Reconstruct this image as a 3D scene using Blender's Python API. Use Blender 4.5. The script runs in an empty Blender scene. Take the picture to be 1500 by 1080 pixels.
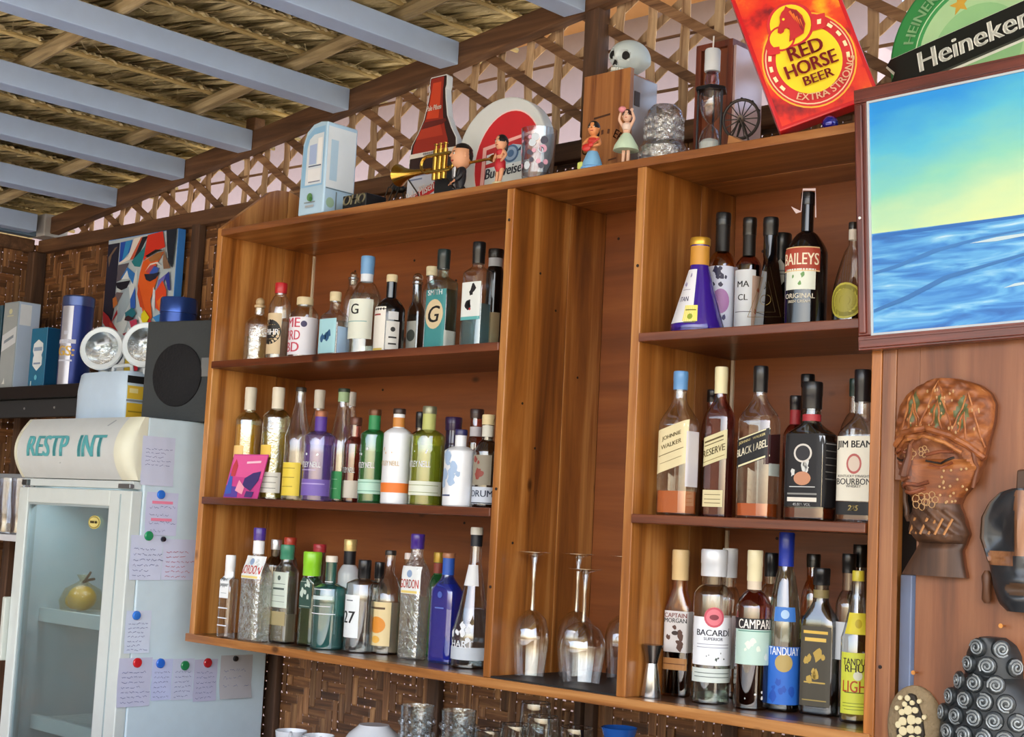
import bpy, bmesh, math, random
from mathutils import Vector, Matrix
R = math.radians
random.seed(7)
scene = bpy.context.scene
COL = scene.collection

# ------------------------------------------------------------------ camera
cam_data = bpy.data.cameras.new('camera')
cam = bpy.data.objects.new('camera', cam_data); COL.objects.link(cam)
_r = Vector((0.73061307, 0.68099808, 0.0494586)); _u = Vector((0.03646731, -0.11125137, 0.99312299)); _f = Vector((-0.68181719, 0.72378501, 0.10611587))
cam.matrix_world = Matrix(((_r.x, _u.x, -_f.x, 3.4383), (_r.y, _u.y, -_f.y, -2.4218), (_r.z, _u.z, -_f.z, 0.3385), (0, 0, 0, 1)))
cam_data.sensor_width = 36.0
cam_data.lens = 2158.85 / 1500 * 36
cam_data.clip_start = 0.05
scene.camera = cam

# ------------------------------------------------------------------ sky, sun, exposure
world = bpy.data.worlds.new('world'); scene.world = world
world.use_nodes = True
wn = world.node_tree.nodes; wl = world.node_tree.links
sky = wn.new('ShaderNodeTexSky'); sky.sky_type = 'NISHITA'; sky.sun_disc = False
sky.sun_elevation = R(48); sky.sun_rotation = R(150); sky.air_density = 1.0; sky.dust_density = 3.0
bg = wn['Background']; bg.inputs['Strength'].default_value = 0.42
wl.new(sky.outputs['Color'], bg.inputs['Color'])
sd = bpy.data.lights.new('sun', 'SUN'); sd.energy = 5.0; sd.angle = R(1.0); sd.color = (1.0, 0.95, 0.86)
sun = bpy.data.objects.new('sun', sd); COL.objects.link(sun)
sun.rotation_euler = (R(40), 0, R(100))      # high sun from the right, a little beyond the back wall
sun.location = (3, 6, 8)
vs = scene.view_settings
vs.view_transform = 'Standard'; vs.look = 'None'; vs.gamma = 1.0; vs.use_curve_mapping = False
vs.exposure = 0.82
scene.cycles.transparent_max_bounces = 48
scene.cycles.max_bounces = 14
scene.cycles.sample_clamp_indirect = 6.0

# ------------------------------------------------------------------ materials
def lin(c):
    if isinstance(c, str):
        c = c.lstrip('#'); c = tuple(int(c[i:i+2], 16) / 255 for i in (0, 2, 4))
    return tuple((x / 12.92 if x <= .04045 else ((x + .055) / 1.055) ** 2.4) for x in c[:3]) + (1.0,)
_M = {}
def paint(c, rough=.5, metal=0.0, coat=0.0, bump=0.0):
    key = ('p', c, rough, metal, coat, bump)
    if key in _M: return _M[key]
    m = bpy.data.materials.new('paint'); m.use_nodes = True; n = m.node_tree.nodes; l = m.node_tree.links; b = n['Principled BSDF']
    tc = n.new('ShaderNodeTexCoord'); nz = n.new('ShaderNodeTexNoise'); nz.inputs['Scale'].default_value = 22; nz.inputs['Detail'].default_value = 3
    l.new(tc.outputs['Object'], nz.inputs['Vector'])
    mx = n.new('ShaderNodeMix'); mx.data_type = 'RGBA'; L = lin(c)
    mx.inputs[6].default_value = tuple(x * .93 for x in L[:3]) + (1,); mx.inputs[7].default_value = tuple(min(1, x * 1.05) for x in L[:3]) + (1,)
    l.new(nz.outputs['Fac'], mx.inputs[0]); l.new(mx.outputs[2], b.inputs['Base Color'])
    b.inputs['Roughness'].default_value = rough; b.inputs['Metallic'].default_value = metal; b.inputs['Coat Weight'].default_value = coat
    if bump:
        bp = n.new('ShaderNodeBump'); bp.inputs['Strength'].default_value = bump; bp.inputs['Distance'].default_value = .004
        nz2 = n.new('ShaderNodeTexNoise'); nz2.inputs['Scale'].default_value = 120; l.new(tc.outputs['Object'], nz2.inputs['Vector'])
        l.new(nz2.outputs['Fac'], bp.inputs['Height']); l.new(bp.outputs['Normal'], b.inputs['Normal'])
    _M[key] = m; return m
def wood(dark, mid, light, axis='z', rough=.33, coat=.25, fine=26.0, rand=.25, knots=True):
    key = ('w', dark, mid, light, axis, rough, coat, fine)
    if key in _M: return _M[key]
    m = bpy.data.materials.new('wood'); m.use_nodes = True; n = m.node_tree.nodes; l = m.node_tree.links; b = n['Principled BSDF']
    tc = n.new('ShaderNodeTexCoord'); oi = n.new('ShaderNodeObjectInfo')
    mp = n.new('ShaderNodeMapping'); s = [fine, fine, fine]; s['xyz'.index(axis)] = fine * .055; mp.inputs['Scale'].default_value = s
    add = n.new('ShaderNodeVectorMath'); add.operation = 'ADD'
    sc = n.new('ShaderNodeVectorMath'); sc.operation = 'SCALE'; sc.inputs[0].default_value = (7.3, 5.1, 3.7)
    l.new(oi.outputs['Random'], sc.inputs['Scale']); l.new(tc.outputs['Object'], add.inputs[0]); l.new(sc.outputs[0], add.inputs[1]); l.new(add.outputs[0], mp.inputs['Vector'])
    nz = n.new('ShaderNodeTexNoise'); nz.inputs['Scale'].default_value = 1.0; nz.inputs['Detail'].default_value = 7; nz.inputs['Roughness'].default_value = .62; nz.inputs['Distortion'].default_value = .6
    l.new(mp.outputs[0], nz.inputs['Vector'])
    rp = n.new('ShaderNodeValToRGB'); e = rp.color_ramp.elements
    e[0].position = .30; e[0].color = lin(dark); e[1].position = .72; e[1].color = lin(light); x = e.new(.5); x.color = lin(mid)
    l.new(nz.outputs['Fac'], rp.inputs['Fac'])
    hsv = n.new('ShaderNodeHueSaturation'); mr = n.new('ShaderNodeMapRange'); mr.inputs['To Min'].default_value = 1 - rand; mr.inputs['To Max'].default_value = 1 + rand
    l.new(oi.outputs['Random'], mr.inputs['Value']); l.new(mr.outputs[0], hsv.inputs['Value']); l.new(rp.outputs[0], hsv.inputs['Color'])
    col = hsv.outputs[0]
    if knots:
        vo = n.new('ShaderNodeTexVoronoi'); vo.inputs['Scale'].default_value = 1.0
        mk = n.new('ShaderNodeMapping'); s2 = [9, 9, 9]; s2['xyz'.index(axis)] = 5.0; mk.inputs['Scale'].default_value = s2
        l.new(add.outputs[0], mk.inputs['Vector']); l.new(mk.outputs[0], vo.inputs['Vector'])
        kr = n.new('ShaderNodeValToRGB'); kr.color_ramp.elements[0].position = .045; kr.color_ramp.elements[0].color = (.10, .06, .04, 1); kr.color_ramp.elements[1].position = .10; kr.color_ramp.elements[1].color = (1, 1, 1, 1)
        l.new(vo.outputs['Distance'], kr.inputs['Fac'])
        mu = n.new('ShaderNodeMix'); mu.data_type = 'RGBA'; mu.blend_type = 'MULTIPLY'; mu.inputs[0].default_value = .8
        l.new(col, mu.inputs[6]); l.new(kr.outputs[0], mu.inputs[7]); col = mu.outputs[2]
    l.new(col, b.inputs['Base Color'])
    bp = n.new('ShaderNodeBump'); bp.inputs['Strength'].default_value = .12; bp.inputs['Distance'].default_value = .002
    l.new(nz.outputs['Fac'], bp.inputs['Height']); l.new(bp.outputs['Normal'], b.inputs['Normal'])
    b.inputs['Roughness'].default_value = rough; b.inputs['Coat Weight'].default_value = coat; b.inputs['Coat Roughness'].default_value = .18
    _M[key] = m; return m
def glass(center, edge=None, emboss=0.0, gloss=.05, rough=.02, milk=0.0):
    """thin glass wall: tinted see-through, mirror-like towards grazing angles"""
    key = ('g', center, edge, emboss, gloss, rough, milk)
    if key in _M: return _M[key]
    m = bpy.data.materials.new('glass'); m.use_nodes = True; n = m.node_tree.nodes; l = m.node_tree.links
    n.remove(n['Principled BSDF']); out = n['Material Output']
    lw = n.new('ShaderNodeLayerWeight'); lw.inputs['Blend'].default_value = .5
    p1 = n.new('ShaderNodeMath'); p1.operation = 'POWER'; p1.inputs[1].default_value = 3.0
    p2 = n.new('ShaderNodeMath'); p2.operation = 'POWER'; p2.inputs[1].default_value = 3.5
    ma = n.new('ShaderNodeMath'); ma.operation = 'MULTIPLY_ADD'; ma.inputs[1].default_value = .8; ma.inputs[2].default_value = gloss; ma.use_clamp = True
    mx = n.new('ShaderNodeMix'); mx.data_type = 'RGBA'
    c = lin(center); e = lin(edge) if edge else tuple(x * .45 for x in c[:3]) + (1,)
    mx.inputs[6].default_value = c; mx.inputs[7].default_value = e
    tr = n.new('ShaderNodeBsdfTransparent'); gl = n.new('ShaderNodeBsdfGlossy'); gl.inputs['Roughness'].default_value = rough; gl.inputs['Color'].default_value = (1, 1, 1, 1)
    ms = n.new('ShaderNodeMixShader')
    l.new(lw.outputs['Facing'], p1.inputs[0]); l.new(lw.outputs['Facing'], p2.inputs[0]); l.new(p1.outputs[0], mx.inputs[0]); l.new(mx.outputs[2], tr.inputs['Color'])
    l.new(p2.outputs[0], ma.inputs[0]); l.new(ma.outputs[0], ms.inputs[0]); base_ = tr.outputs[0]
    if milk:                                                         # coloured or frosted glass scatters some light itself
        df = n.new('ShaderNodeBsdfDiffuse'); tl = n.new('ShaderNodeBsdfTranslucent'); m1 = n.new('ShaderNodeMixShader'); m2 = n.new('ShaderNodeMixShader'); m1.inputs[0].default_value = .5; m2.inputs[0].default_value = milk
        for q in (df, tl): l.new(mx.outputs[2], q.inputs['Color'])
        l.new(df.outputs[0], m1.inputs[1]); l.new(tl.outputs[0], m1.inputs[2]); l.new(tr.outputs[0], m2.inputs[1]); l.new(m1.outputs[0], m2.inputs[2]); base_ = m2.outputs[0]
    l.new(base_, ms.inputs[1]); l.new(gl.outputs[0], ms.inputs[2]); l.new(ms.outputs[0], out.inputs['Surface'])
    if emboss:
        tc = n.new('ShaderNodeTexCoord'); nz = n.new('ShaderNodeTexNoise'); nz.inputs['Scale'].default_value = 55; nz.inputs['Detail'].default_value = 3; nz.inputs['Distortion'].default_value = 1.8
        bp = n.new('ShaderNodeBump'); bp.inputs['Strength'].default_value = emboss; bp.inputs['Distance'].default_value = .01
        l.new(tc.outputs['Object'], nz.inputs['Vector']); l.new(nz.outputs['Fac'], bp.inputs['Height'])
        for q in (lw, gl): l.new(bp.outputs['Normal'], q.inputs['Normal'])
    _M[key] = m; return m
def liquid(c, emboss=0.0):
    d = lin(c); return glass(c, '#%02x%02x%02x' % tuple(int(255 * (max(0, x) ** (1/2.2)) * .62) for x in d[:3]), emboss, .02 if not emboss else .10, .02 if not emboss else .08, milk=.34 if max(d[:3]) - min(d[:3]) > .18 else .04)

# ------------------------------------------------------------------ mesh helpers
class MB:
    def __init__(s): s.v = []; s.f = []; s.mi = []; s.k = 0
    def add(s, vs, fs):
        o = len(s.v); s.v += [tuple(v) for v in vs]; s.f += [tuple(i + o for i in f) for f in fs]; s.mi += [s.k] * len(fs); return s
    def box(s, x0, x1, y0, y1, z0, z1):
        return s.add([(x0,y0,z0),(x1,y0,z0),(x1,y1,z0),(x0,y1,z0),(x0,y0,z1),(x1,y0,z1),(x1,y1,z1),(x0,y1,z1)],
                     [(0,3,2,1),(4,5,6,7),(0,1,5,4),(1,2,6,5),(2,3,7,6),(3,0,4,7)])
    def rings(s, rings, caps=(True, True)):
        n = len(rings[0]); vs = [p for r in rings for p in r]; fs = []
        for a in range(len(rings) - 1):
            for i in range(n):
                j = (i + 1) % n; fs.append((a*n+i, a*n+j, (a+1)*n+j, (a+1)*n+i))
        if caps[0]: fs.append(tuple(range(n - 1, -1, -1)))
        if caps[1]: fs.append(tuple((len(rings)-1)*n + i for i in range(n)))
        return s.add(vs, fs)
    def lathe(s, prof, seg=24, c=(0, 0, 0), caps=(True, True)):
        return s.rings([[(c[0]+r*math.cos(2*math.pi*i/seg), c[1]+r*math.sin(2*math.pi*i/seg), c[2]+z) for i in range(seg)] for r, z in prof], caps)
    def loft(s, secs, seg=32, caps=(True, True)):
        """secs: (z, half width, half depth, roundness exponent, cx, cy)"""
        rs = []
        for q in secs:
            z, hx, hy, n = q[:4]; cx, cy = (q[4], q[5]) if len(q) > 4 else (0, 0); ring = []
            for i in range(seg):
                a = 2*math.pi*(i+.5)/seg; ca, sa = math.cos(a), math.sin(a); d = (abs(ca)**n + abs(sa)**n) ** (-1/n)
                ring.append((cx+hx*ca*d, cy+hy*sa*d, z))
            rs.append(ring)
        return s.rings(rs, caps)
    def tube(s, pts, r, seg=8, closed=False, taper=None):
        pts = [Vector(p) for p in pts]; n = len(pts); rs = []; prev = None
        for i, p in enumerate(pts):
            a = pts[(i-1) % n] if (i or closed) else p; b = pts[(i+1) % n] if (i < n-1 or closed) else p
            t = (b - a).normalized()
            if prev is None: prev = t.orthogonal().normalized()
            prev = (prev - t * prev.dot(t)).normalized(); q = t.cross(prev); rr = r if taper is None else taper[i]
            rs.append([tuple(p + prev*rr*math.cos(2*math.pi*k/seg) + q*rr*math.sin(2*math.pi*k/seg)) for k in range(seg)])
        if closed: rs.append(rs[0])
        return s.rings(rs, (not closed, not closed))
    def prism(s, pts, a0, a1, fn=None):
        """outline in the x-z plane (counter-clockwise seen from -y), thickness from y=a0 to y=a1"""
        fn = fn or (lambda u, v, w: (u, w, v)); n = len(pts)
        vs = [fn(u, v, a0) for u, v in pts] + [fn(u, v, a1) for u, v in pts]
        return s.add(vs, [tuple(range(n)), tuple(range(2*n-1, n-1, -1))] + [(i, i+n, (i+1) % n + n, (i+1) % n) for i in range(n)])
    def ball(s, c, rx, ry=None, rz=None, seg=16, rg=10):
        ry = ry or rx; rz = rz or rx
        return s.rings([[(c[0]+rx*math.sin(math.pi*max(.02, min(.98, j/rg)))*math.cos(2*math.pi*i/seg), c[1]+ry*math.sin(math.pi*max(.02, min(.98, j/rg)))*math.sin(2*math.pi*i/seg), c[2]-rz*math.cos(math.pi*j/rg)) for i in range(seg)] for j in range(rg+1)])
    def build(s, name, mat, parent=None, smooth=False, bevel=0.0, loc=None, rot=None):
        me = bpy.data.meshes.new(name); me.from_pydata(s.v, [], s.f)
        for m in (mat if isinstance(mat, (list, tuple)) else [mat]): me.materials.append(m)
        if isinstance(mat, (list, tuple)): me.polygons.foreach_set('material_index', s.mi)
        me.update()
        if smooth: shade(me)
        return link(name, me, parent, bevel, loc, rot)
def shade(me, ang=38):
    me.polygons.foreach_set('use_smooth', [True] * len(me.polygons))
    try: me.set_sharp_from_angle(angle=R(ang))
    except Exception: pass
def link(name, me, parent=None, bevel=0.0, loc=None, rot=None):
    o = bpy.data.objects.new(name, me); COL.objects.link(o)
    if parent is not None: o.parent = parent
    if loc is not None: o.location = loc
    if rot is not None: o.rotation_euler = rot
    if bevel:
        b = o.modifiers.new('bevel', 'BEVEL'); b.width = bevel; b.segments = 2; b.limit_method = 'ANGLE'; b.angle_limit = R(40)
    return o
def tag(o, label=None, cat=None, group=None, kind=None):
    if label: o['label'] = label
    if cat: o['category'] = cat
    if group: o['group'] = group
    if kind: o['kind'] = kind
    return o
def thing(name, label, cat, loc=(0, 0, 0), rotz=0.0, group=None, rot=None):
    o = bpy.data.objects.new(name, None); COL.objects.link(o); o.empty_display_size = .03
    o.location = loc; o.rotation_euler = rot or (0, 0, rotz); return tag(o, label, cat, group)
def struct(name, label=None):
    o = bpy.data.objects.new(name, None); COL.objects.link(o); return tag(o, label, None, None, 'structure')
_TX = {}
def glyphs(s, shear=0.0, bold=0.0):
    key = (s, shear, bold)
    if key in _TX: return _TX[key]
    cu = bpy.data.curves.new('t', 'FONT'); cu.body = s; cu.size = 1.0; cu.shear = shear; cu.offset = bold; cu.resolution_u = 3; cu.align_x = 'CENTER'
    ob = bpy.data.objects.new('t', cu); COL.objects.link(ob)
    me = bpy.data.meshes.new_from_object(ob)
    v = [tuple(x.co) for x in me.vertices]; f = [tuple(p.vertices) for p in me.polygons]
    bpy.data.objects.remove(ob); bpy.data.meshes.remove(me); bpy.data.curves.remove(cu)
    xs = [a[0] for a in v] or [0]; ys = [a[1] for a in v] or [0]; h = max(ys) - min(ys) or 1; cx = (max(xs)+min(xs))/2; y0 = (max(ys)+min(ys))/2
    _TX[key] = ([((a[0]-cx)/h, (a[1]-y0)/h) for a in v], f, (max(xs)-min(xs))/h); return _TX[key]
def text(parent, s, size, mat, fn, shear=0.0, bold=0.0, maxw=None, stretch=1.0, name='lettering', fine=False):
    """flat print: fn(u, v) puts a point of the text (u right, v up, centred, in metres) on its surface"""
    v, f, w = glyphs(s, shear); sx = size * stretch
    if maxw and w * sx > maxw: sx = maxw / w
    if bold:                                                         # heavier strokes: shifted copies of the same flat print
        n0 = len(v); sh_ = (-bold*1.3, 0, bold*1.3)
        f = [tuple(i + k*n0 for i in q) for k in range(3) for q in f]; v = [(a + d, b) for d in sh_ for a, b in v]
    me = bpy.data.meshes.new(name); me.from_pydata([(a * sx, b * size, 0) for a, b in v], [], f); me.materials.append(mat)
    if fine:                                                         # more points where the print bends with its surface
        b = bmesh.new(); b.from_mesh(me); bmesh.ops.triangulate(b, faces=b.faces)
        for _ in range(3):
            ed = [e for e in b.edges if e.calc_length() > size * .3]
            if not ed: break
            bmesh.ops.subdivide_edges(b, edges=ed, cuts=1); bmesh.ops.triangulate(b, faces=b.faces)
        b.to_mesh(me); b.free()
    for q in me.vertices: q.co = fn(q.co.x, q.co.y)
    return link(name, me, parent)
def flat(x=0, z=0, y=0, rot=0.0):
    c, s = math.cos(rot), math.sin(rot)
    return lambda u, v: (x + u*c - v*s, y, z + u*s + v*c)
def arc(x, z, y, rad, mid, below=False):
    """lettering bent on a circle in the x-z plane; mid = angle of its middle (degrees, 90 = top)"""
    def fn(u, v):
        if below: a = R(mid) + u / rad; r = rad - v
        else: a = R(mid) - u / rad; r = rad + v
        return (x + r*math.cos(a), y, z + r*math.sin(a))
    return fn
def circ(cx, cz, r, n=32, rz=None, a0=0, a1=360):
    rz = rz or r; full = abs(a1 - a0) >= 360
    return [(cx + r*math.cos(R(a0 + (a1-a0)*i/(n if full else n-1))), cz + rz*math.sin(R(a0 + (a1-a0)*i/(n if full else n-1)))) for i in range(n)]
def layers(parent, name, items, y0=0.0, step=.0004, fn=None):
    """flat printed shapes: list of (colour, polygon); each one a hair in front of the last (towards -y)"""
    mats = []; mb = MB(); fn = fn or (lambda u, v, w: (u, w, v))
    for i, (c, pts) in enumerate(items):
        if c not in mats: mats.append(c)
        mb.k = mats.index(c); y = y0 - step*(i+1)
        ar = sum(pts[k][0]*pts[(k+1) % len(pts)][1] - pts[(k+1) % len(pts)][0]*pts[k][1] for k in range(len(pts)))
        if ar < 0: pts = pts[::-1]
        mb.add([fn(u, v, y) for u, v in pts], [tuple(range(len(pts)))])
    return mb.build(name, [paint(c, .55) for c in mats], parent)
def scribble(parent, mat, fn, w, h, rows, seed, name='handwriting'):
    rnd = random.Random(seed); mb = MB()
    for k in range(rows):
        v = h*.5 - (k+.6)*h/rows; u = -w/2; end = w/2 - rnd.random()*w*.35
        while u < end:
            L = rnd.uniform(.1, .22)*w; pts = []; n = 5
            for i in range(n): pts.append((u + L*i/(n-1), v + rnd.uniform(-.2, .2)*h/rows))
            t = .0007
            for i in range(n-1):
                (a, b), (c, d) = pts[i], pts[i+1]
                mb.add([fn(a, b-t), fn(c, d-t), fn(c, d+t), fn(a, b+t)], [(0, 1, 2, 3)])
            u += L + w*.05
    return mb.build(name, mat, parent)
def skin(name, verts, edges, radii, mat, parent, sub=2):
    me = bpy.data.meshes.new(name); me.from_pydata(verts, edges, []); me.materials.append(mat)
    o = link(name, me, parent); o.modifiers.new('skin', 'SKIN'); me.skin_vertices if me.skin_vertices else None
    if not me.skin_vertices: me.attributes  # the skin layer comes with the modifier
    sv = me.skin_vertices[0].data
    for i, r in enumerate(radii): sv[i].radius = (r, r)
    sv[0].use_root = True
    s = o.modifiers.new('sub', 'SUBSURF'); s.levels = sub; s.render_levels = sub
    return o

# ================================================================== THE PLACE
W_V = wood('#5e3212', '#a06228', '#d69c58', 'z', fine=17)                     # varnished boards, grain upright
W_X = wood('#5a3016', '#945a2a', '#c48e54', 'x')                     # varnished boards, grain along the shelf
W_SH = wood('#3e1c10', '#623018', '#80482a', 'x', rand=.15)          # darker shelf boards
W_PLY = wood('#6c3a1a', '#824822', '#96582c', 'x', rough=.4, coat=.15, fine=16, rand=.05)
W_PAN = wood('#54301a', '#7e4a2a', '#9a6440', 'z', rough=.42, coat=.15, fine=14, rand=.06)
W_OLD = wood('#3d281a', '#5d3f28', '#7d5a3c', 'x', rough=.7, coat=0, fine=30, rand=.15)
W_OLDZ = wood('#33231a', '#4e3626', '#6b4c36', 'z', rough=.75, coat=0, fine=30, rand=.15)
BAM_V = wood('#4a2e1a', '#7c5434', '#ac8052', 'z', rough=.55, coat=.05, fine=60, rand=.42, knots=False)
BAM_X = wood('#3c230f', '#684224', '#96693e', 'x', rough=.55, coat=.05, fine=60, rand=.42, knots=False)
BAM_Y = wood('#3c230f', '#684224', '#96693e', 'y', rough=.55, coat=.05, fine=60, rand=.42, knots=False)
LAT_A = wood('#7a5a40', '#a88a6a', '#ccb08c', 'z', rough=.65, coat=0, fine=50, rand=.25, knots=False)
LAT_B = wood('#4a3020', '#7a583c', '#a07c5a', 'x', rough=.65, coat=0, fine=50, rand=.25, knots=False)
STEEL = paint('#b0c8ee', .45, 0, 0, .05)

# --- ground, floor
g = MB().box(-30, 30, -30, 30, -1.4, -1.28).build('ground', wood('#8f8168', '#b3a488', '#cfc2a8', 'x', rough=.95, coat=0, fine=3, rand=0, knots=False)); tag(g, None, None, None, 'structure')
fl = MB().box(-1.8, 6.0, -5.5, .5, -1.28, -1.2).build('floor', wood('#a8a098', '#bdb4aa', '#cec6bc', 'x', rough=.6, coat=0, fine=5, rand=0, knots=False)); tag(fl, None, None, None, 'structure')

# --- woven walls: every strip is a piece of its own
CELL = .0265
def over(i, j):
    return ((i + (j if (j // 6) % 2 == 0 else -j)) % 6) < 3
def woven(wall, n_u, n_v, place, mat_v, mat_h, seedn):
    rnd = random.Random(seedn); a = .0016; hw = CELL*.485; th = .0009
    def strip(idx, along_v, n):
        mb = MB(); rings = []; w = hw * (rnd.uniform(.66, .80) if rnd.random() < .22 else rnd.uniform(.90, 1.0))
        off = rnd.uniform(-.0008, .0008)
        for k in range(n):
            o = over(idx, k) if along_v else not over(k, idx)
            s = -a if o else a                       # negative = towards the room
            for q in ((k + .12) * CELL, (k + .88) * CELL):
                c = (idx + .5) * CELL + off
                if along_v: rings.append([place(c - w, q, s - th), place(c + w, q, s - th), place(c + w, q, s + th), place(c - w, q, s + th)])
                else: rings.append([place(q, c - w, s - th), place(q, c + w, s - th), place(q, c + w, s + th), place(q, c - w, s + th)])
        mb.rings(rings); return mb
    for i in range(n_u): strip(i, True, n_v).build('strip', mat_v, wall)
    for j in range(n_v): strip(j, False, n_u).build('strip', mat_h, wall)
wall_back = struct('wall_back', 'woven split-bamboo wall behind the shelves')
woven(wall_back, 147, 68, lambda u, v, w: (-1.72 + u, .405 + w, -.48 + v), BAM_V, BAM_X, 3)
for x0, x1, y0 in ((-.70, -.655, .372), (.545, .59, .378), (1.065, 1.085, .378), (1.098, 1.125, .378), (-.145, -.10, .378), (1.50, 1.53, .378)):
    MB().box(x0, x1, y0, .400, -1.2, 1.29).build('batten', W_OLDZ, wall_back, bevel=.003)
MB().box(-1.72, 2.2, .385, .43, -.62, -.48).build('rail', W_OLD, wall_back)
MB().box(-1.72, 2.2, .395, .42, -1.2, -.62).build('lower_panel', W_OLD, wall_back)
MB().box(-1.72, 3.4, .375, .425, 1.285, 1.335).build('plate', W_OLD, wall_back, bevel=.004)
wall_left = struct('wall_left', 'woven split-bamboo wall at the low end of the roof')
woven(wall_left, 56, 68, lambda u, v, w: (-1.735 - w * -1, .40 - u, -.48 + v), BAM_V, BAM_Y, 5)
MB().box(-1.76, -1.735, -5.5, .42, -1.2, -.48).build('lower_panel', W_OLD, wall_left)
MB().box(-1.76, -1.74, -5.5, -1.09, -.48, 1.29).build('upper_panel', W_OLD, wall_left)
MB().box(-1.765, -1.715, -5.5, .36, 1.285, 1.335).build('plate', W_OLD, wall_left, bevel=.004)
MB().box(-1.745, -1.69, .345, .40, -1.2, 1.285).build('corner_post', W_OLDZ, wall_left, bevel=.004)

# --- unseen counter, added before the shelves to shade the wall under them
bar = thing('added_bar_counter', 'long dark wooden bar counter, unseen, added in front of the shelves to block light', 'counter', (-.2, -1.75, -1.2))
MB().box(0, 4.6, 0, .62, 1.06, 1.11).build('counter_top', W_SH, bar, bevel=.004); MB().box(.05, 4.55, .12, .16, 0, 1.059).build('front_panel', W_OLD, bar)

# --- roof: sloping timber, lattice, purlins, thatch
ROOF = lambda x: 1.414 + .122 * (x + 1.57)
tr = struct('trim_1', 'brown sloping roof timber along the top of the lattice')
mb = MB(); xa, xb = -1.62, 3.6
mb.prism([(xa, ROOF(xa)-.064), (xb, ROOF(xb)-.064), (xb, ROOF(xb)), (xa, ROOF(xa))], .355, .395)
mb.build('timber', W_OLD, tr, bevel=.004)
MB().box(-1.70, -1.60, .33, .43, 1.335, 1.42).build('bracket', paint('#a9a7a6', .6), tr, bevel=.004)
MB().box(-1.70, -1.655, -3, .33, 1.335, 1.40).build('wall_plate', paint('#5d7388', .6), tr, bevel=.004)
MB().box(1.012, 1.058, .362, .41, 1.335, ROOF(1.03)).build('post', W_OLDZ, tr, bevel=.003)
MB().box(-.42, -.37, .36, .40, ROOF(-.4), ROOF(-.4)+.05).build('block', W_OLD, tr, bevel=.003)

lat = struct('trim_2', 'open cane lattice above the shelf wall')
P = .104; z0 = 1.335
def top(x): return ROOF(x) - .03
def ribbon(p, q, w, y, th, mat, nrm=None):
    p = Vector((p[0], 0, p[1])); q = Vector((q[0], 0, q[1])); d = (q - p)
    if d.length < .015: return
    d.normalize(); s = Vector((-d.z, 0, d.x)) * (w/2); rings = []
    n = 2 + int((q-p).length / .05); rr = random.Random(int(p.x*977+p.z*131)); ph = rr.random()*6
    for i in range(n):
        c = p + (q - p) * (i/(n-1)); yy = y + .0028*math.sin(ph + i*1.5)
        rings.append([(c.x - s.x, yy - th, c.z - s.z), (c.x + s.x, yy - th, c.z + s.z), (c.x + s.x, yy + th, c.z + s.z), (c.x - s.x, yy + th, c.z - s.z)])
    MB().rings(rings).build('lattice_strip', mat, lat)
S = .104; TN = math.tan(R(33)); DZ = 2*S*TN                          # uprights at half steps, slanting strips crossing between them
for k in range(-16, 28):
    x = (k + .5)*S
    if -1.5 < x < 2.75 and top(x) > z0 + .02: ribbon((x, z0-.03), (x, top(x)), .028, .410, .0012, LAT_A)
for sgn, y, mat in ((1, .4185, LAT_A), (-1, .4035, LAT_B)):
    for m in range(-40, 44):
        # z = z0 + .03 + sgn*TN*x + m*DZ, clipped between the plate and the sloping timber
        c0 = z0 + .03 + m*DZ; xa_ = (z0 - .02 - c0)/(sgn*TN); X = (1.384 + .122*1.57 - c0)/(sgn*TN - .122); zb = c0 + sgn*TN*X
        lo, hi = (xa_, z0 - .02), (X, zb)
        if zb < z0: continue
        (xl, zl), (xr, zr) = sorted((lo, hi))
        if xr < -1.5 or xl > 2.8: continue
        if xr > 2.85: zr = zl + (zr - zl)*(2.85 - xl)/(xr - xl); xr = 2.85
        ribbon((xl, zl), (xr, zr), .025, y, .0014, mat)
for k in range(7):                                                   # thin level strips tying the weave
    z = z0 + .03 + DZ*(k + .5); xs = max(-1.5, (z + .03 - 1.414)/.122 - 1.57)
    if xs < 2.7: ribbon((xs, z), (2.8, z), .008, .414, .0009, LAT_B)

ceil = struct('ceiling', 'thatched palm-leaf roof on blue-grey purlins')
for px in (-1.60, -1.149, -.738, -.37, .10, .56, 1.02, 1.48, 1.94, 2.4, 2.86):
    zt = ROOF(px); h, w = .066, .072
    MB().box(px - w, px, -3.9, .354 if px > -1.55 else .30, zt - h, zt).build('purlin', STEEL, ceil, bevel=.0025)
THATCH = wood('#87795a', '#beae82', '#e2d4aa', 'x', rough=.85, coat=0, fine=70, rand=0, knots=False)
POLE = wood('#7a6a4c', '#a08c66', '#c4b088', 'x', rough=.7, coat=0, fine=40, rand=.15, knots=False)
for yb in (-3.6, -2.95, -2.3, -1.66, -1.0, -.42, .14):                # bamboo rafters up the slope
    rr = random.Random(int(yb*100)); a, b = -1.9, 4.2
    MB().tube([(a + (b-a)*t/8, yb + rr.uniform(-.012, .012), ROOF(a + (b-a)*t/8) + .022) for t in range(9)], .021, 8).build('rafter', POLE, ceil, smooth=True)
RODM = wood('#8a7850', '#b09a66', '#d0bc88', 'y', rough=.7, coat=0, fine=60, rand=.2, knots=False)
rods = []; x = -1.86
while x < 2.4: rods.append(x); x += .142
for xr in rods:
    rr = random.Random(int(xr*1000))
    MB().tube([(xr + rr.uniform(-.006, .006), -4.0 + 4.6*t/14, ROOF(xr) + .047 + rr.uniform(-.004, .004)) for t in range(15)], .0075, 6).build('thatch_rod', RODM, ceil, smooth=True)
mb = MB(); rr = random.Random(11)
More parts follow.
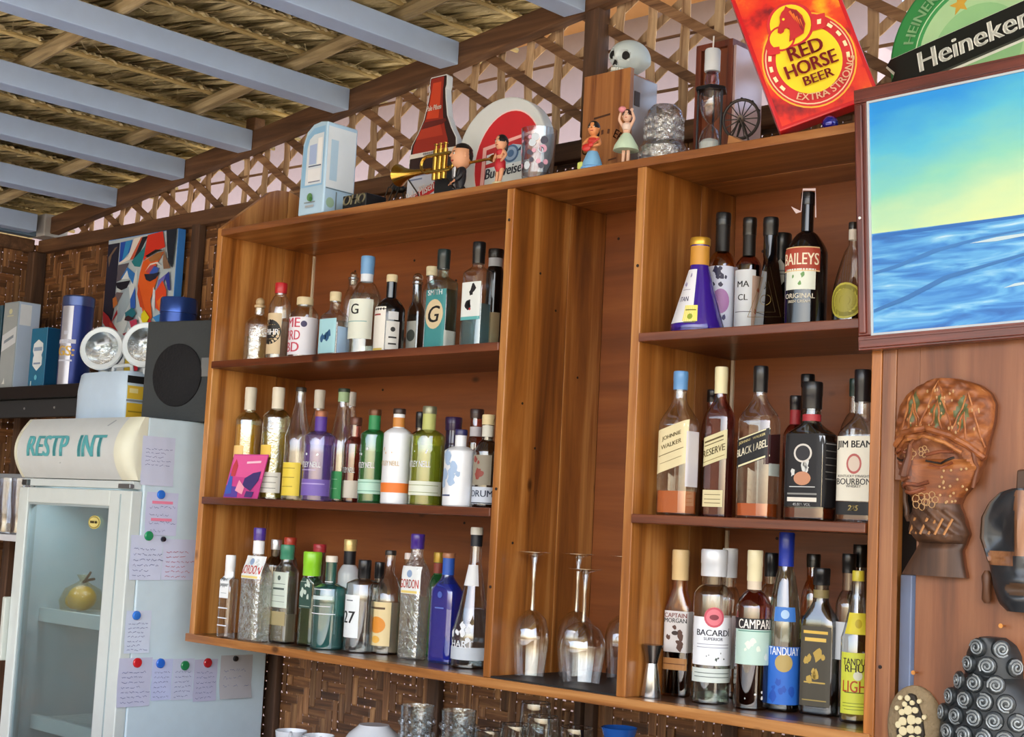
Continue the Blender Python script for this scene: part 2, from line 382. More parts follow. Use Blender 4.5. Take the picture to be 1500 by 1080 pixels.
for xr in rods:
    y = -2.6
    while y < .56:
        w = rr.uniform(.012, .026); L = rr.uniform(.2, .3); a = R(rr.gauss(-14, 7)); tw = rr.uniform(-.006, .006); zb = ROOF(xr) + .053
        if rr.random() < .04: a += R(rr.uniform(-30, 30))
        pts = []
        for i, t in enumerate((-.02, .05, .13, L)):
            xx = xr - t; yy = y + t*math.sin(a); lift = (.006 if t > 0 else -.002) + t*.17 + rr.uniform(-.003, .003)
            zz = zb - .122*t + lift; hw = w/2 * (1 - .3*(t/L if t > 0 else 0))
            pts += [(xx, yy - hw, zz - tw), (xx, yy, zz + .004), (xx, yy + hw, zz + tw)]
        mb.add(pts, [(3*i+k, 3*i+k+1, 3*i+k+4, 3*i+k+3) for i in range(3) for k in range(2)])
        y += w * rr.uniform(.55, .85)
for _ in range(420):                                                 # loose straws and ties hanging under the leaves
    xx, yy = rr.uniform(-1.6, 1.2), rr.uniform(-1.7, .35); zz = ROOF(xx) + .045; a = rr.uniform(0, 6.28); L = rr.uniform(.04, .1)
    mb.tube([(xx, yy, zz), (xx + L*.5*math.cos(a), yy + L*.5*math.sin(a), zz - .006), (xx + L*math.cos(a), yy + L*math.sin(a), zz + rr.uniform(-.02, .012))], .0011, 3)
lf = mb.build('leaf_thatch', THATCH, ceil); tag(lf, None, None, None, 'stuff')
mb = MB(); mb.prism([(-2.5, ROOF(-2.5)+.10), (5.2, ROOF(5.2)+.10), (5.2, ROOF(5.2)+.16), (-2.5, ROOF(-2.5)+.16)], -3.9, .62)
mb.build('outer_thatch', THATCH, ceil)

# --- neighbouring plastered building seen in scraps through the lattice
nb = thing('building', 'pale pink plastered building outside, seen in scraps through the lattice', 'building', (0, 3.2, -1.28))
MB().box(-9, .2, 0, .3, 0, 4.2).build('wall', paint('#85777a', .9), nb)
MB().box(-9.4, .5, -.5, .4, 4.2, 4.4).build('eave', paint('#b98a5a', .9), nb)
MB().box(-9, .2, -.02, 0, 2.2, 2.75).build('band', paint('#8f8a8c', .8), nb)

# --- panelled wall on the right
wall_right = struct('wall_right', 'varnished plywood wall right of the shelves')
MB().box(2.165, 3.5, 0.0, .018, -1.2, 1.16).build('panel', W_PAN, wall_right, bevel=.001)
MB().box(2.1195, 2.1645, .001, .018, .455, 1.16).build('panel', W_PAN, wall_right, bevel=.001)
MB().box(2.104, 2.127, .058, .085, -1.2, .285).build('metal_post', paint('#8fa2c6', .4), wall_right, bevel=.002)
MB().box(2.08, 2.2, .088, .12, -1.2, 1.1).build('stud', paint('#15100d', .8), wall_right)  # near-black box that paints in the dark of the gap
for (a, b) in ((2.172, .118), (2.331, .212)):
    n = MB().lathe([(.0016, 0), (.0016, .014), (.004, .0145), (.004, .016)], 10).build('nail', paint('#c98a4a', .3, .8), wall_right, smooth=True, loc=(a, .0, b), rot=(R(90), 0, 0))

# ================================================================== SHELF UNIT
cab = thing('shelf_unit', 'varnished wooden wall shelf unit with three bays holding the bottles', 'shelves', (0, 0, 0))
D = .333
def board(name, b, mat, bev=.0018, parent=cab): return MB().box(*b).build(name, mat, parent, bevel=bev)
# left side: front board with a raised rounded top, back board
sidep = [(0, 0), (0, 1.137)] + [(.012, 1.152), (.16, 1.272), (.185, 1.284), (.225, 1.288)]
mb = MB(); pts = [(0, -.022), (.225, -.022), (.225, 1.288), (.185, 1.284), (.16, 1.274), (.0, 1.137)]
mb.prism(pts, -.018, .004, lambda u, v, w: (w, u, v)); mb.build('side_board', W_V, cab, bevel=.0015)
mb = MB(); pts = [(.2265, -.022), (.345, -.022), (.345, 1.268), (.31, 1.266), (.28, 1.27), (.255, 1.283), (.2265, 1.288)]
mb.prism(pts, -.018, .004, lambda u, v, w: (w, u, v)); mb.build('side_board', W_V, cab, bevel=.0015)
board('top_board', (.004, 2.085, -.004, .20, 1.114, 1.133), W_X); board('top_board', (.004, 2.085, .201, .345, 1.114, 1.133), W_X)
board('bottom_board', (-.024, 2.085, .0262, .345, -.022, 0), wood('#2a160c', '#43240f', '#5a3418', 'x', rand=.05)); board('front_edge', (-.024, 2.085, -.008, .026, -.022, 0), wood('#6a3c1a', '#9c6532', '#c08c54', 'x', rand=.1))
for x0, x1 in ((1.1157, 1.1385), (1.4985, 1.5225)):
    board('divider', (x0, x1, -.002, .20, 0, 1.114), W_V); board('divider', (x0, x1, .2012, D, 0, 1.114), W_V)
for z in (.377, .756):
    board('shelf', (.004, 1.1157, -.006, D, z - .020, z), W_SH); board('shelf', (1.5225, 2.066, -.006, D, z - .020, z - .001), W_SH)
for x0, x1 in ((.004, 1.1157), (1.1385, 1.4985), (1.5225, 2.068)):
    board('back_panel', (x0, x1, D, .345, 0, 1.114), W_PLY, 0)
board('side_board', (2.0685, 2.09, -.002, .345, -1.2, 1.133), W_V); board('stile', (2.0905, 2.119, -.001, .02, -1.2, 1.12), wood('#5a341c', '#85502e', '#a87248', 'z', rough=.4, rand=.02))
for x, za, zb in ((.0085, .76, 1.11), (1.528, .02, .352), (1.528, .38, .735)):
    board('light_leak_strip', (x, x+.007, D-.006, D, za, zb), paint('#d8c8b0', .6), 0)  # pale paint stands for daylight leaking through the back corners
kb = paint('#1f0f08', .6)
for x, y, z, ax in ((.2, D, 1.05, 1), (.45, D, 1.06, 1), (.62, D, .99, 1), (.95, D, .985, 1), (.35, D, .70, 1), (.8, D, .69, 1), (.7, D, .34, 1), (.9, D, .32, 1), (1.18, D, 1.05, 1), (1.42, D, 1.0, 1), (1.3, D, .62, 1), (1.36, D, .5, 1), (1.66, D, .34, 1), (1.95, D, .33, 1), (1.99, D, 1.03, 1), (1.6, D, .98, 1), (1.97, D, .70, 1),
                    (1.127, -.002, 1.04, 1), (1.129, -.002, .42, 1), (1.126, -.002, .2, 1), (1.51, -.002, .9, 1), (2.1, -.001, .12, 1)):
    MB().lathe([(.0035, 0), (.0035, .0012), (.001, .0014)], 10).build('nail_head', kb, cab, loc=(x, y, z), rot=(R(90), 0, 0))
for y, z in ((.06, .62), (.11, .52), (.16, .85), (.05, .3), (.25, .7), (.1, .93)):
    MB().lathe([(.003, 0), (.003, .001), (.001, .0012)], 10).build('nail_head', kb, cab, loc=(1.1385, y, z), rot=(0, R(90), 0))

# ================================================================== BOTTLES
DIM = {}
for row in (
('a1', 'r', 0.069, 0.1, 0.756, 0.0777, 0.191, 0.11, 0.142, 0.161, 0.0136),
('a2', 'r', 0.2, 0.07, 0.756, 0.0605, 0.218, 0.148, 0.183, 0.191, 0.0151),
('a3', 'r', 0.309, 0.07, 0.756, 0.0779, 0.17, 0.119, 0.145, 0.151, 0.0204),
('a4', 's', 0.436, 0.07, 0.756, 0.0749, 0.176, 0.107, 0.133, 0.153, 0.0136),
('a5', 'r', 0.351, 0.2, 0.756, 0.0491, 0.259, 0.176, 0.209, 0.234, 0.0132),
('a6', 'r', 0.523, 0.1, 0.756, 0.0829, 0.269, 0.153, 0.201, 0.223, 0.0162),
('a7', 'r', 0.644, 0.08, 0.756, 0.0771, 0.207, 0.114, 0.147, 0.19, 0.0131),
('a8', 's', 0.676, 0.14, 0.756, 0.0435, 0.219, 0.116, 0.145, 0.188, 0.0123),
('a9', 'r', 0.623, 0.24, 0.756, 0.0472, 0.256, 0.185, 0.211, 0.233, 0.0145),
('a10', 's', 0.821, 0.09, 0.756, 0.0747, 0.258, 0.172, 0.192, 0.211, 0.0145),
('a11', 's', 0.943, 0.09, 0.756, 0.0697, 0.265, 0.187, 0.207, 0.214, 0.0141),
('a12', 'r', 0.894, 0.2, 0.756, 0.0446, 0.271, 0.208, 0.226, 0.25, 0.0172),
('b1', 'r', 0.055, 0.1, 0.377, 0.0735, 0.314, 0.219, 0.246, 0.252, 0.0145),
('b2', 'r', 0.194, 0.09, 0.377, 0.0773, 0.309, 0.224, 0.249, 0.252, 0.0151),
('b3', 'c', 0.304, 0.08, 0.377, 0.0702, 0.305, 0.172, 0.264, 0.296, 0.0129),
('b4', 'c', 0.238, 0.2, 0.377, 0.0649, 0.312, 0.181, 0.254, 0.262, 0.0134),
('b5', 'r', 0.396, 0.08, 0.377, 0.0817, 0.239, 0.171, 0.186, 0.226, 0.0154),
('b6', 'c', 0.412, 0.14, 0.377, 0.066, 0.305, 0.165, 0.257, 0.297, 0.0147),
('b7', 'c', 0.327, 0.24, 0.377, 0.0568, 0.308, 0.184, 0.264, 0.271, 0.0114),
('b8', 'r', 0.445, 0.16, 0.377, 0.0548, 0.229, 0.155, 0.177, 0.21, 0.0146),
('b9', 'r', 0.621, 0.07, 0.377, 0.0661, 0.239, 0.173, 0.187, 0.225, 0.0148),
('b10', 'r', 0.723, 0.06, 0.377, 0.0716, 0.238, 0.173, 0.19, 0.226, 0.0145),
('b11', 'r', 0.63, 0.22, 0.377, 0.0465, 0.246, 0.181, 0.195, 0.206, 0.0107),
('b12', 'r', 0.811, 0.08, 0.377, 0.0825, 0.244, 0.169, 0.186, 0.227, 0.016),
('b13', 'r', 0.765, 0.21, 0.377, 0.0418, 0.229, 0.145, 0.162, 0.197, 0.0191),
('b14', 'r', 0.955, 0.05, 0.377, 0.0747, 0.183, 0.13, 0.143, 0.171, 0.0138),
('b15', 'r', 0.886, 0.17, 0.377, 0.0406, 0.244, 0.156, 0.176, 0.223, 0.0152),
('b16', 'r', 1.024, 0.07, 0.377, 0.0612, 0.219, 0.129, 0.159, 0.197, 0.0137),
('c1', 's', 0.13, 0.015, 0.0, 0.0511, 0.222, 0.158, 0.163, 0.163, 0.0121),
('c2', 's', 0.239, 0.023, 0.0, 0.0833, 0.3, 0.17, 0.229, 0.269, 0.0146),
('c3', 'r', 0.062, 0.22, 0.0, 0.0585, 0.267, 0.19, 0.219, 0.24, 0.0137),
('c4', 's', 0.298, 0.074, 0.0, 0.0693, 0.259, 0.186, 0.215, 0.222, 0.0164),
('c5', 'r', 0.099, 0.24, 0.0, 0.0506, 0.275, 0.192, 0.221, 0.25, 0.0156),
('c6', 's', 0.387, 0.089, 0.0, 0.0583, 0.245, 0.16, 0.181, 0.184, 0.0216),
('c7', 'r', 0.255, 0.22, 0.0, 0.0491, 0.262, 0.201, 0.229, 0.242, 0.0161),
('c8', 'r', 0.467, 0.087, 0.0, 0.0853, 0.238, 0.154, 0.168, 0.224, 0.0142),
('c9', 'r', 0.406, 0.2, 0.0, 0.0587, 0.281, 0.187, 0.214, 0.252, 0.0156),
('c10', 'r', 0.564, 0.116, 0.0, 0.0878, 0.233, 0.171, 0.185, 0.188, 0.0149),
('c11', 'r', 0.55, 0.18, 0.0, 0.0463, 0.228, 0.16, 0.177, 0.188, 0.0116),
('c12', 'r', 0.62, 0.152, 0.0, 0.0735, 0.261, 0.133, 0.202, 0.251, 0.0131),
('c13', 'r', 0.638, 0.2, 0.0, 0.0458, 0.256, 0.187, 0.204, 0.242, 0.0106),
('c14', 's', 0.752, 0.12, 0.0, 0.0688, 0.307, 0.206, 0.257, 0.272, 0.0153),
('c15', 'r', 0.712, 0.235, 0.0, 0.0521, 0.262, 0.165, 0.206, 0.238, 0.0117),
('c16', 's', 0.855, 0.13, 0.0, 0.0759, 0.265, 0.169, 0.212, 0.255, 0.0142),
('c17', 'c', 0.954, 0.122, 0.0, 0.0948, 0.331, 0.085, 0.25, 0.315, 0.0139),
('d1', 'c', 1.633, 0.05, 0.753, 0.1113, 0.203, 0.015, 0.142, 0.189, 0.0193),
('d2', 'r', 1.64, 0.12, 0.753, 0.061, 0.269, 0.155, 0.185, 0.244, 0.0145),
('d3', 'r', 1.701, 0.13, 0.753, 0.0546, 0.254, 0.149, 0.172, 0.218, 0.0129),
('d4', 't', 1.773, 0.1, 0.753, 0.0572, 0.241, 0.042, 0.162, 0.205, 0.014),
('d5', 'r', 1.767, 0.15, 0.753, 0.0455, 0.217, 0.135, 0.157, 0.161, 0.0185),
('d6', 'r', 1.872, 0.08, 0.753, 0.0847, 0.278, 0.15, 0.198, 0.254, 0.0123),
('d7', 'r', 1.964, 0.1, 0.753, 0.075, 0.211, 0.057, 0.165, 0.2, 0.008),
('e1', 's', 1.588, 0.06, 0.376, 0.0782, 0.302, 0.186, 0.248, 0.265, 0.0136),
('e2', 'r', 1.557, 0.22, 0.376, 0.0448, 0.28, 0.192, 0.234, 0.255, 0.0112),
('e3', 's', 1.663, 0.1, 0.376, 0.0581, 0.313, 0.203, 0.253, 0.259, 0.0121),
('e4', 's', 1.78, 0.07, 0.376, 0.0772, 0.307, 0.192, 0.25, 0.256, 0.0131),
('e5', 'r', 1.781, 0.2, 0.376, 0.0481, 0.26, 0.175, 0.2, 0.232, 0.0106),
('e6', 'r', 1.784, 0.24, 0.376, 0.0515, 0.309, 0.192, 0.235, 0.284, 0.0129),
('e7', 's', 1.907, 0.06, 0.376, 0.0904, 0.27, 0.163, 0.193, 0.219, 0.0173),
('e8', 'r', 1.919, 0.2, 0.376, 0.0549, 0.291, 0.185, 0.222, 0.257, 0.0103),
('e9', 's', 2.003, 0.07, 0.376, 0.0554, 0.292, 0.164, 0.208, 0.232, 0.013),
('f1', 's', 1.55, 0.135, 0.0, 0.0544, 0.306, 0.173, 0.23, 0.244, 0.016),
('f2', 'r', 1.655, 0.109, 0.0, 0.079, 0.311, 0.217, 0.239, 0.258, 0.024),
('f3', 'r', 1.617, 0.22, 0.0, 0.0496, 0.314, 0.203, 0.232, 0.254, 0.0146),
('f4', 'r', 1.752, 0.113, 0.0, 0.0718, 0.314, 0.199, 0.233, 0.254, 0.0138),
('f5', 'r', 1.734, 0.2, 0.0, 0.0509, 0.31, 0.212, 0.246, 0.263, 0.0127),
('f6', 'r', 1.804, 0.146, 0.0, 0.066, 0.353, 0.156, 0.284, 0.287, 0.0137),
('f7', 'r', 1.822, 0.22, 0.0, 0.0474, 0.312, 0.218, 0.259, 0.287, 0.0125),
('f8', 's', 1.878, 0.16, 0.0, 0.0691, 0.286, 0.174, 0.227, 0.254, 0.0149),
('f9', 'r', 1.927, 0.18, 0.0, 0.0485, 0.317, 0.212, 0.245, 0.281, 0.0121),
('f10', 'r', 1.929, 0.22, 0.0, 0.049, 0.336, 0.225, 0.266, 0.293, 0.0129),
('f11', 'c', 1.978, 0.128, 0.0, 0.0603, 0.286, 0.158, 0.242, 0.268, 0.0105),
): DIM[row[0]] = row[1:]
CLEAR = ('#fbfdfd', '#4a5452')
GL = {'clear': CLEAR, 'green': ('#5fd488', '#14803c'), 'violet': ('#c4acea', '#5a3a94'), 'lime': ('#dce868', '#7a8c14'), 'red': ('#dca8a4', '#7a3030'), 'teal': ('#74c4c0', '#1c6a6c'),
      'blue': ('#5a78ea', '#101f78'), 'smoke': ('#b4b8b8', '#505252'), 'dgreen': ('#a4c4ac', '#3c6a54'), 'amber': ('#eec07c', '#8a5018'), 'aqua': ('#e0f2f0', '#78b0b2'), 'pale': ('#eef6e4', '#a0aa84')}
DARK = {'black': '#0d0c0e', 'white': '#e4e8ee', 'purple': '#3a1f8c', 'dpurple': '#2a1440'}
def fan(pts, fn, rings=3):
    cx = sum(p[0] for p in pts)/len(pts); cy = sum(p[1] for p in pts)/len(pts); n = len(pts); vs = [fn(cx, cy)]; fs = []
    for r in range(1, rings+1): vs += [fn(cx + (a-cx)*r/rings, cy + (b-cy)*r/rings) for a, b in pts]
    for k in range(n):
        q = (k+1) % n; fs.append((0, 1+k, 1+q))
        for r in range(rings-1): fs.append((1+r*n+k, 1+(r+1)*n+k, 1+(r+1)*n+q, 1+r*n+q))
    return vs, fs
def smooth(t): return t*t*(3-2*t)
def bottle(i, body, liq, cap, labels, label, group, phi=None, neck=None, emboss=0.0, cat='bottle', lip=True):
    sh, x, y, z0, w, h, ts, tn, tc, rn = DIM[i]
    if phi is None: phi = 0 if sh in 'st' else 22
    root = thing('bottle', label, cat, (x, y, z0), R(phi), group)
    rb = w/2; hd = rb*.62 if sh == 's' else rb
    wall_mat = paint(DARK[body], .12 if body != 'white' else .3, 0, .5) if body in DARK else glass(*GL[body], emboss=emboss, gloss=.12 if not emboss else .2, milk=.08 if emboss >= .5 else (.22 if body in ('green', 'violet', 'lime', 'teal', 'blue') else .0))
    def rad(z):
        if sh == 'c':
            if z <= ts: return rb
            if z >= tn: return rn
            t = (z-ts)/(tn-ts); return rb + (rn-rb)*(t**.85 if ts > .05 else t)
        if z <= ts: return rb
        if z >= tn: return rn
        t = (z-ts)/max(1e-4, tn-ts)
        return rn + (rb-rn)*math.sqrt(max(0, 1 - t*t))*.55 + (rb-rn)*(1-smooth(t))*.45 if sh != 's' else rb + (rn-rb)*smooth(t)
    zs = [0.0, .003, .008] + [ts*k/4 for k in range(1, 5)] + [ts + (tn-ts)*k/8 for k in range(1, 9)] + ([tc] if tc > tn + .002 else [])
    if sh in 'st':
        secs = []
        for k, z in enumerate(zs):
            f = 1 if z <= ts else max(0, 1 - (z-ts)/max(1e-4, tn-ts)); f = smooth(f) if z > ts else 1
            hx = rn + (rb-rn)*f; hy = rn + (hd-rn)*f; q = .93 if k == 0 else 1
            secs.append((z, hx*q, hy*q, 2 + 5*f))
        if sh == 't':                                               # three-sided tapering bottle
            rs = []
            for z in zs:
                f = 1 - .62*min(1, z/tn) if z < tn else .0; rr_ = max(rn, rb*1.1*f); ring = []
                for k in range(24):
                    a = 2*math.pi*k/24; d = (math.cos(math.pi/3)/math.cos(((a + R(90)) % (2*math.pi/3)) - math.pi/3)) * 1.35 if z < tn else 1
                    ring.append((rr_*d*math.cos(a), rr_*d*math.sin(a), z))
                rs.append(ring)
            g_ = MB().rings(rs)
        else: g_ = MB().loft(secs)
    else:
        g_ = MB().lathe([(rad(z)*(.93 if k == 0 else 1), z) for k, z in enumerate(zs)], 28)
    g_.build('glass', wall_mat, root, smooth=True)
    def hxhy(z):
        f = 1 if z <= ts else smooth(max(0, 1 - (z-ts)/max(1e-4, tn-ts))); return rn + (rb-rn)*f, rn + (hd-rn)*f, 2 + 5*f
    if liq and body not in DARK:
        lv = liq[0]*h; e = .0022; lm = paint(liq[1][1:], .15, 0, .4) if liq[1][0] == '!' else liquid(liq[1], emboss); zz = [.006, .010] + [z for z in zs if .012 < z < lv - .003] + [lv]
        if sh == 's': MB().loft([(z, hxhy(z)[0]-e, hxhy(z)[1]-e, hxhy(z)[2]) for z in zz]).build('liquid', lm, root, smooth=True)
        else: MB().lathe([(max(.002, rad(z)-e), z) for z in zz], 28).build('liquid', lm, root, smooth=True)
    # cap
    if cap:
        if cap[0] == 'ball':
            MB().lathe([(rn*.8, tc-.012), (rn*.85, tc), (rn*1.15, tc+.002), (rn*1.15, tc+.008)], 18).ball((0, 0, h-(h-tc)*.42), (h-tc)*.42).build('stopper', glass('#e6ece8', '#60706a', gloss=.12) if len(cap) < 2 else paint(cap[1], .4), root, smooth=True)
        else:
            rc = rn*1.12; m = paint(cap[0], cap[1] if len(cap) > 1 else .35, cap[2] if len(cap) > 2 else 0, .2)
            pr = [(rc*.98, tc - .002), (rc, tc), (rc, h-.003), (rc*.93, h), (rc*.5, h)]
            if lip and h - tc > .02: pr = [(rc*.98, tc-.002), (rc, tc), (rc, tc+(h-tc)*.45), (rc*1.03, tc+(h-tc)*.47), (rc*1.03, h-.003), (rc*.96, h), (rc*.5, h)]
            MB().lathe(pr, 20).build('cap', m, root, smooth=True)
    if tc - tn > .02 and neck:
        a, b, c = neck
        MB().lathe([(rn*1.04, tn+(tc-tn)*a), (rn*1.04, tn+(tc-tn)*b)], 20, caps=(False, False)).build('neck_label', paint(c, .5), root, smooth=True)
    # labels: wraps on round bodies, flat panels on square ones
    for spec in labels:
        t0, t1, span, colr, texts = spec[:5]; face = spec[5] if len(spec) > 5 else 'f'; slant = spec[6] if len(spec) > 6 else 0.0
        za, zb = t0*h, t1*h; zm = (za+zb)/2; eps = .0006
        if sh in 's':
            hw = rb if face == 'f' else hd
            def fn(u, v, e=0.0, face=face):
                z = zm + v; hx, hy, n = hxhy(z)
                if face == 'f':
                    c_ = min(.985, abs(u)/hx); return (u, -(hy*(1 - c_**n)**(1/n) + eps + e), z)
                c_ = min(.985, abs(u)/hy); return (hx*(1 - c_**n)**(1/n) + eps + e, u, z)
            half = span * hw
        else:
            off = R(spec[7]) if len(spec) > 7 else 0.0
            def fn(u, v, e=0.0, off=off):
                z = zm + v; r = rad(min(max(z, 0), h)) + eps + e; a = u/max(rb, .01) - math.pi/2 + off; return (r*math.cos(a), r*math.sin(a), z)
            half = R(span)*rb
        lab = None
        if colr:
            mb = MB(); nu, nv = 14, 6; vs = []
            for a in range(nv+1):
                for b in range(nu+1):
                    u = -half + 2*half*b/nu; v = -(zb-za)/2 + (zb-za)*a/nv + slant*u; vs.append(fn(u, v))
            mb.add(vs, [(a*(nu+1)+b, a*(nu+1)+b+1, (a+1)*(nu+1)+b+1, (a+1)*(nu+1)+b) for a in range(nv) for b in range(nu)])
            lab = mb.build('label', paint(colr, .55), root, smooth=True)
        par = lab or root; nd = 0
        for t in texts:
            s, tcen, sz, c = t[:4]; shear = t[4] if len(t) > 4 else 0; bold = .02; dv = tcen*h - zm
            dfn = lambda u, v, dv=dv, e=.0005: fn(u, v + dv + slant*u, e)
            if s[0] == '@':                                          # disc, "@@" ring of two discs
                ov = float(s[1:] or 1); mb = MB(); nd += 1; mb.add(*fan([(a*sz*h, b*sz*h*ov) for a, b in circ(0, 0, 1, 20)], lambda a, b: dfn(a, b, e=.0003 + .0001*nd))); mb.build('emblem', paint(c, .5), par)
            elif s[0] == '=':                                        # bar across the label
                k = float(s[1:] or .9)*half; mb = MB(); n = 10; vs = []
                for b in range(n+1):
                    u = -k + 2*k*b/n; vs += [dfn(u, -sz*h/2, e=.0003), dfn(u, sz*h/2, e=.0003)]
                mb.add(vs, [(2*b, 2*b+2, 2*b+3, 2*b+1) for b in range(n)]); mb.build('band', paint(c, .5), par)
            elif s[0] == '#':                                        # freehand picture: blobs of colour
                rnd = random.Random(len(i)*7 + int(tcen*100)); mb = MB()
                for _ in range(int(s[1:] or 5)):
                    cx, cy, r0 = rnd.uniform(-.55, .55)*half, rnd.uniform(-.5, .5)*sz*h, rnd.uniform(.08, .2)*min(half*2, sz*h)
                    pts = [(cx + r0*rnd.uniform(.5, 1.2)*math.cos(k*.7), cy + r0*rnd.uniform(.7, 1.6)*math.sin(k*.7)) for k in range(9)]
                    mb.add(*fan(pts, lambda a, b: dfn(a, b, e=.00035)))
                mb.build('picture', paint(c, .5), par)
            else: text(par, s, sz*h, paint(c, .5), dfn, shear, bold, maxw=2*half*.92 if sh == 's' else min(2*half*.92, rb*1.95), fine=(sh != 's'))
    return root

S = '#e8ecf2'; K = '#141416'
G1 = 'bottles on the top left shelf'; G2 = 'bottles on the middle left shelf'; G3 = 'bottles on the bottom left shelf'
G4 = 'bottles on the top right shelf'; G5 = 'bottles on the middle right shelf'; G6 = 'bottles on the bottom right shelf'
CORK = ('#d9c9a2', .7); BLK = ('#101114', .35)
# ---- top left shelf
bottle('a1', 'clear', (.40, '#e0c890'), ('ball', '#cdb48c'), [], 'dome-shaped clear bottle with amber spirit and round stopper, leftmost on the top left shelf', G1, emboss=.15)
bottle('a2', 'clear', (.5, '#f4e8d8'), ('#c0212b', .4), [(.08, .60, 66, '#d9c4a0', [('@1', .36, .16, K), ('OPIHR', .36, .075, S), ('=.5', .45, .006, '#c0a060'), ('=.5', .27, .006, '#c0a060')])], 'clear bottle with red-topped cap and round black label on cream', G1, 0, (.1, .9, '#e8e4e4'))
bottle('a3', 'clear', (.55, '#f6f0f0'), CORK, [(.06, .66, 100, '#e6e6f0', [('@1', .55, .05, '#3a3560')], 'f', 0, 30), (.06, .66, 38, '#e9e8f2', [('ME', .57, .15, '#c2405a'), ('RRD', .37, .15, '#c2405a'), ('BD', .18, .15, '#c2405a')], 'f', 0, -18)], 'squat bottle with big red letters on a white wrap and a cork', G1, 22)
bottle('a4', 'clear', (.55, '#eef6f8'), CORK, [(.06, .58, .92, '#a9dcea', [('#4', .33, .3, '#2f5f8f')]), (.06, .46, .75, '#a9c8ea', [], 's')], 'squat square bottle with pale blue label and cork', G1)
bottle('a5', 'clear', None, ('ball',), [], 'clear bottle with clear glass stopper behind the one with a big G', G1)
bottle('a6', 'clear', (.62, '#f2f6f2'), ('#6fa4d8', .4), [(.17, .56, 70, '#e4eadf', [('G', .46, .10, K, 0, .03), ('=.7', .34, .008, '#7fb0b0')])], 'tall clear bottle with blue and white capsule and a big G', G1, 8, (.0, .95, '#dfe8f4'))
bottle('a7', 'black', None, CORK, [(.02, .58, 42, '#e6e4de', [('=.8', .04, .05, '#d8c060'), ('=.5', .48, .02, '#9a3a3a')], 'f', 0, -32), (.05, .40, 26, '#d9d9d6', [('@1', .30, .03, K), ('=.6', .2, .02, K), ('=.6', .12, .02, K)], 'f', 0, 40), (.42, .52, 20, '#cfd2d6', [], 'f', 0, 40)], 'black glass bottle with white label and pale cork', G1, 22)
bottle('a8', 'smoke', (.5, '#e8ecec'), ('ball',), [(.1, .42, .8, '#b9bdb9', [('@1', .25, .07, '#4f5552')])], 'small grey bottle with round glass stopper beside the teal-labelled bottle', G1)
bottle('a9', 'clear', None, ('#e6dcb8', .6), [], 'clear bottle with cream cork at the back of the top left shelf', G1)
bottle('a10', 'aqua', (.6, '#cfe4e4'), ('#1d2b2c', .35), [(.02, .60, .95, '#3f8f94', [('SMITH', .57, .05, S), ('@1.2', .36, .12, '#d9c8a4'), ('G', .36, .16, K, .2)]), (.04, .2, .9, '#c4ccc8', [], 's')], 'square clear bottle with teal label and dark capsule', G1)
bottle('a11', 'clear', (.42, '#b8dce4'), ('#15181c', .3), [(.28, .62, .92, '#e9f1f2', [('=1', .285, .03, '#64b8bc'), ('#5', .47, .2, '#1c1c22'), ('@1', .37, .012, '#c03030')])], 'tall square clear bottle with brush writing on a white label', G1)
bottle('a12', 'black', None, ('#1a1412', .4), [(.1, .4, 40, '#c9b48c', [], 'f', 0, 30)], 'dark bottle with grey neck band squeezed against the divider on the top left shelf', G1, 22, (.0, .9, '#b8bcc4'))
# ---- middle left shelf
bottle('b1', 'pale', (.66, '!#d8982a'), ('#ddd6c4', .5), [(.36, .47, 34, '#f2cf84', [], 'f', 0, -20)], 'amber spirit bottle behind the pink card', G2, 22, emboss=.04)
bottle('b2', 'pale', (.6, '#f0dc50'), ('#e2d9c4', .5), [(.37, .48, 34, '#ecc654', [], 'f', 0, -20), (.06, .24, 60, '#e3e2da', [('=.8', .2, .006, '#8a8a80'), ('=.7', .15, .006, '#8a8a80'), ('=.7', .10, .006, '#8a8a80')])], 'pale yellow bottle with white lower label and small yellow label', G2, 22, emboss=.12)
bottle('b3', 'clear', (.3, '#f4f0d0'), ('#2b2118', .5), [(.04, .33, 62, '#e9cf45', [('=.6', .28, .006, '#9a8020'), ('=.6', .2, .006, '#9a8020'), ('=.5', .12, .006, '#9a8020')], 'f', 0, -14)], 'clear long-necked bottle with yellow label', G2, 22)
bottle('b4', 'clear', None, ('#e6dfd0', .5), [], 'clear bottle with pale capsule behind the violet bottle', G2)
bottle('b5', 'violet', (.62, '#c8a0f0'), ('#a86a4a', .45, .4), [(.1, .5, 80, None, [('WHITLEY NEILL', .40, .06, S), ('=.5', .34, .008, '#c8b8e8'), ('#3', .52, .08, S)], 'f', 0, -20), (.06, .24, 80, '#7a62b8', [('=.7', .19, .012, '#b9a8e0')])], 'violet glass bottle with white lettering', G2, 22, (.0, 1.0, '#5a3a9c'))
bottle('b6', 'clear', (.2, '#e8f2e0'), ('#2c3a2a', .5), [(.03, .27, 50, '#2f9a55', [('=.6', .2, .006, '#8fd0a4'), ('=.6', .12, .006, '#8fd0a4')], 'f', 0, -10)], 'clear long-necked bottle with green label at its foot', G2, 22, (.3, .95, '#9db88c'))
bottle('b7', 'clear', None, ('#d6d2ca', .4), [], 'clear bottle with silver capsule at the back behind the green-labelled bottle', G2)
bottle('b8', 'red', (.58, '#e0848a'), ('#6a3f30', .4, .3), [(.1, .5, 80, None, [('WHITLEY NEILL', .38, .06, S)], 'f', 0, -20), (.06, .26, 80, '#e4dccf', [])], 'reddish glass bottle with white lower band', G2, 22)
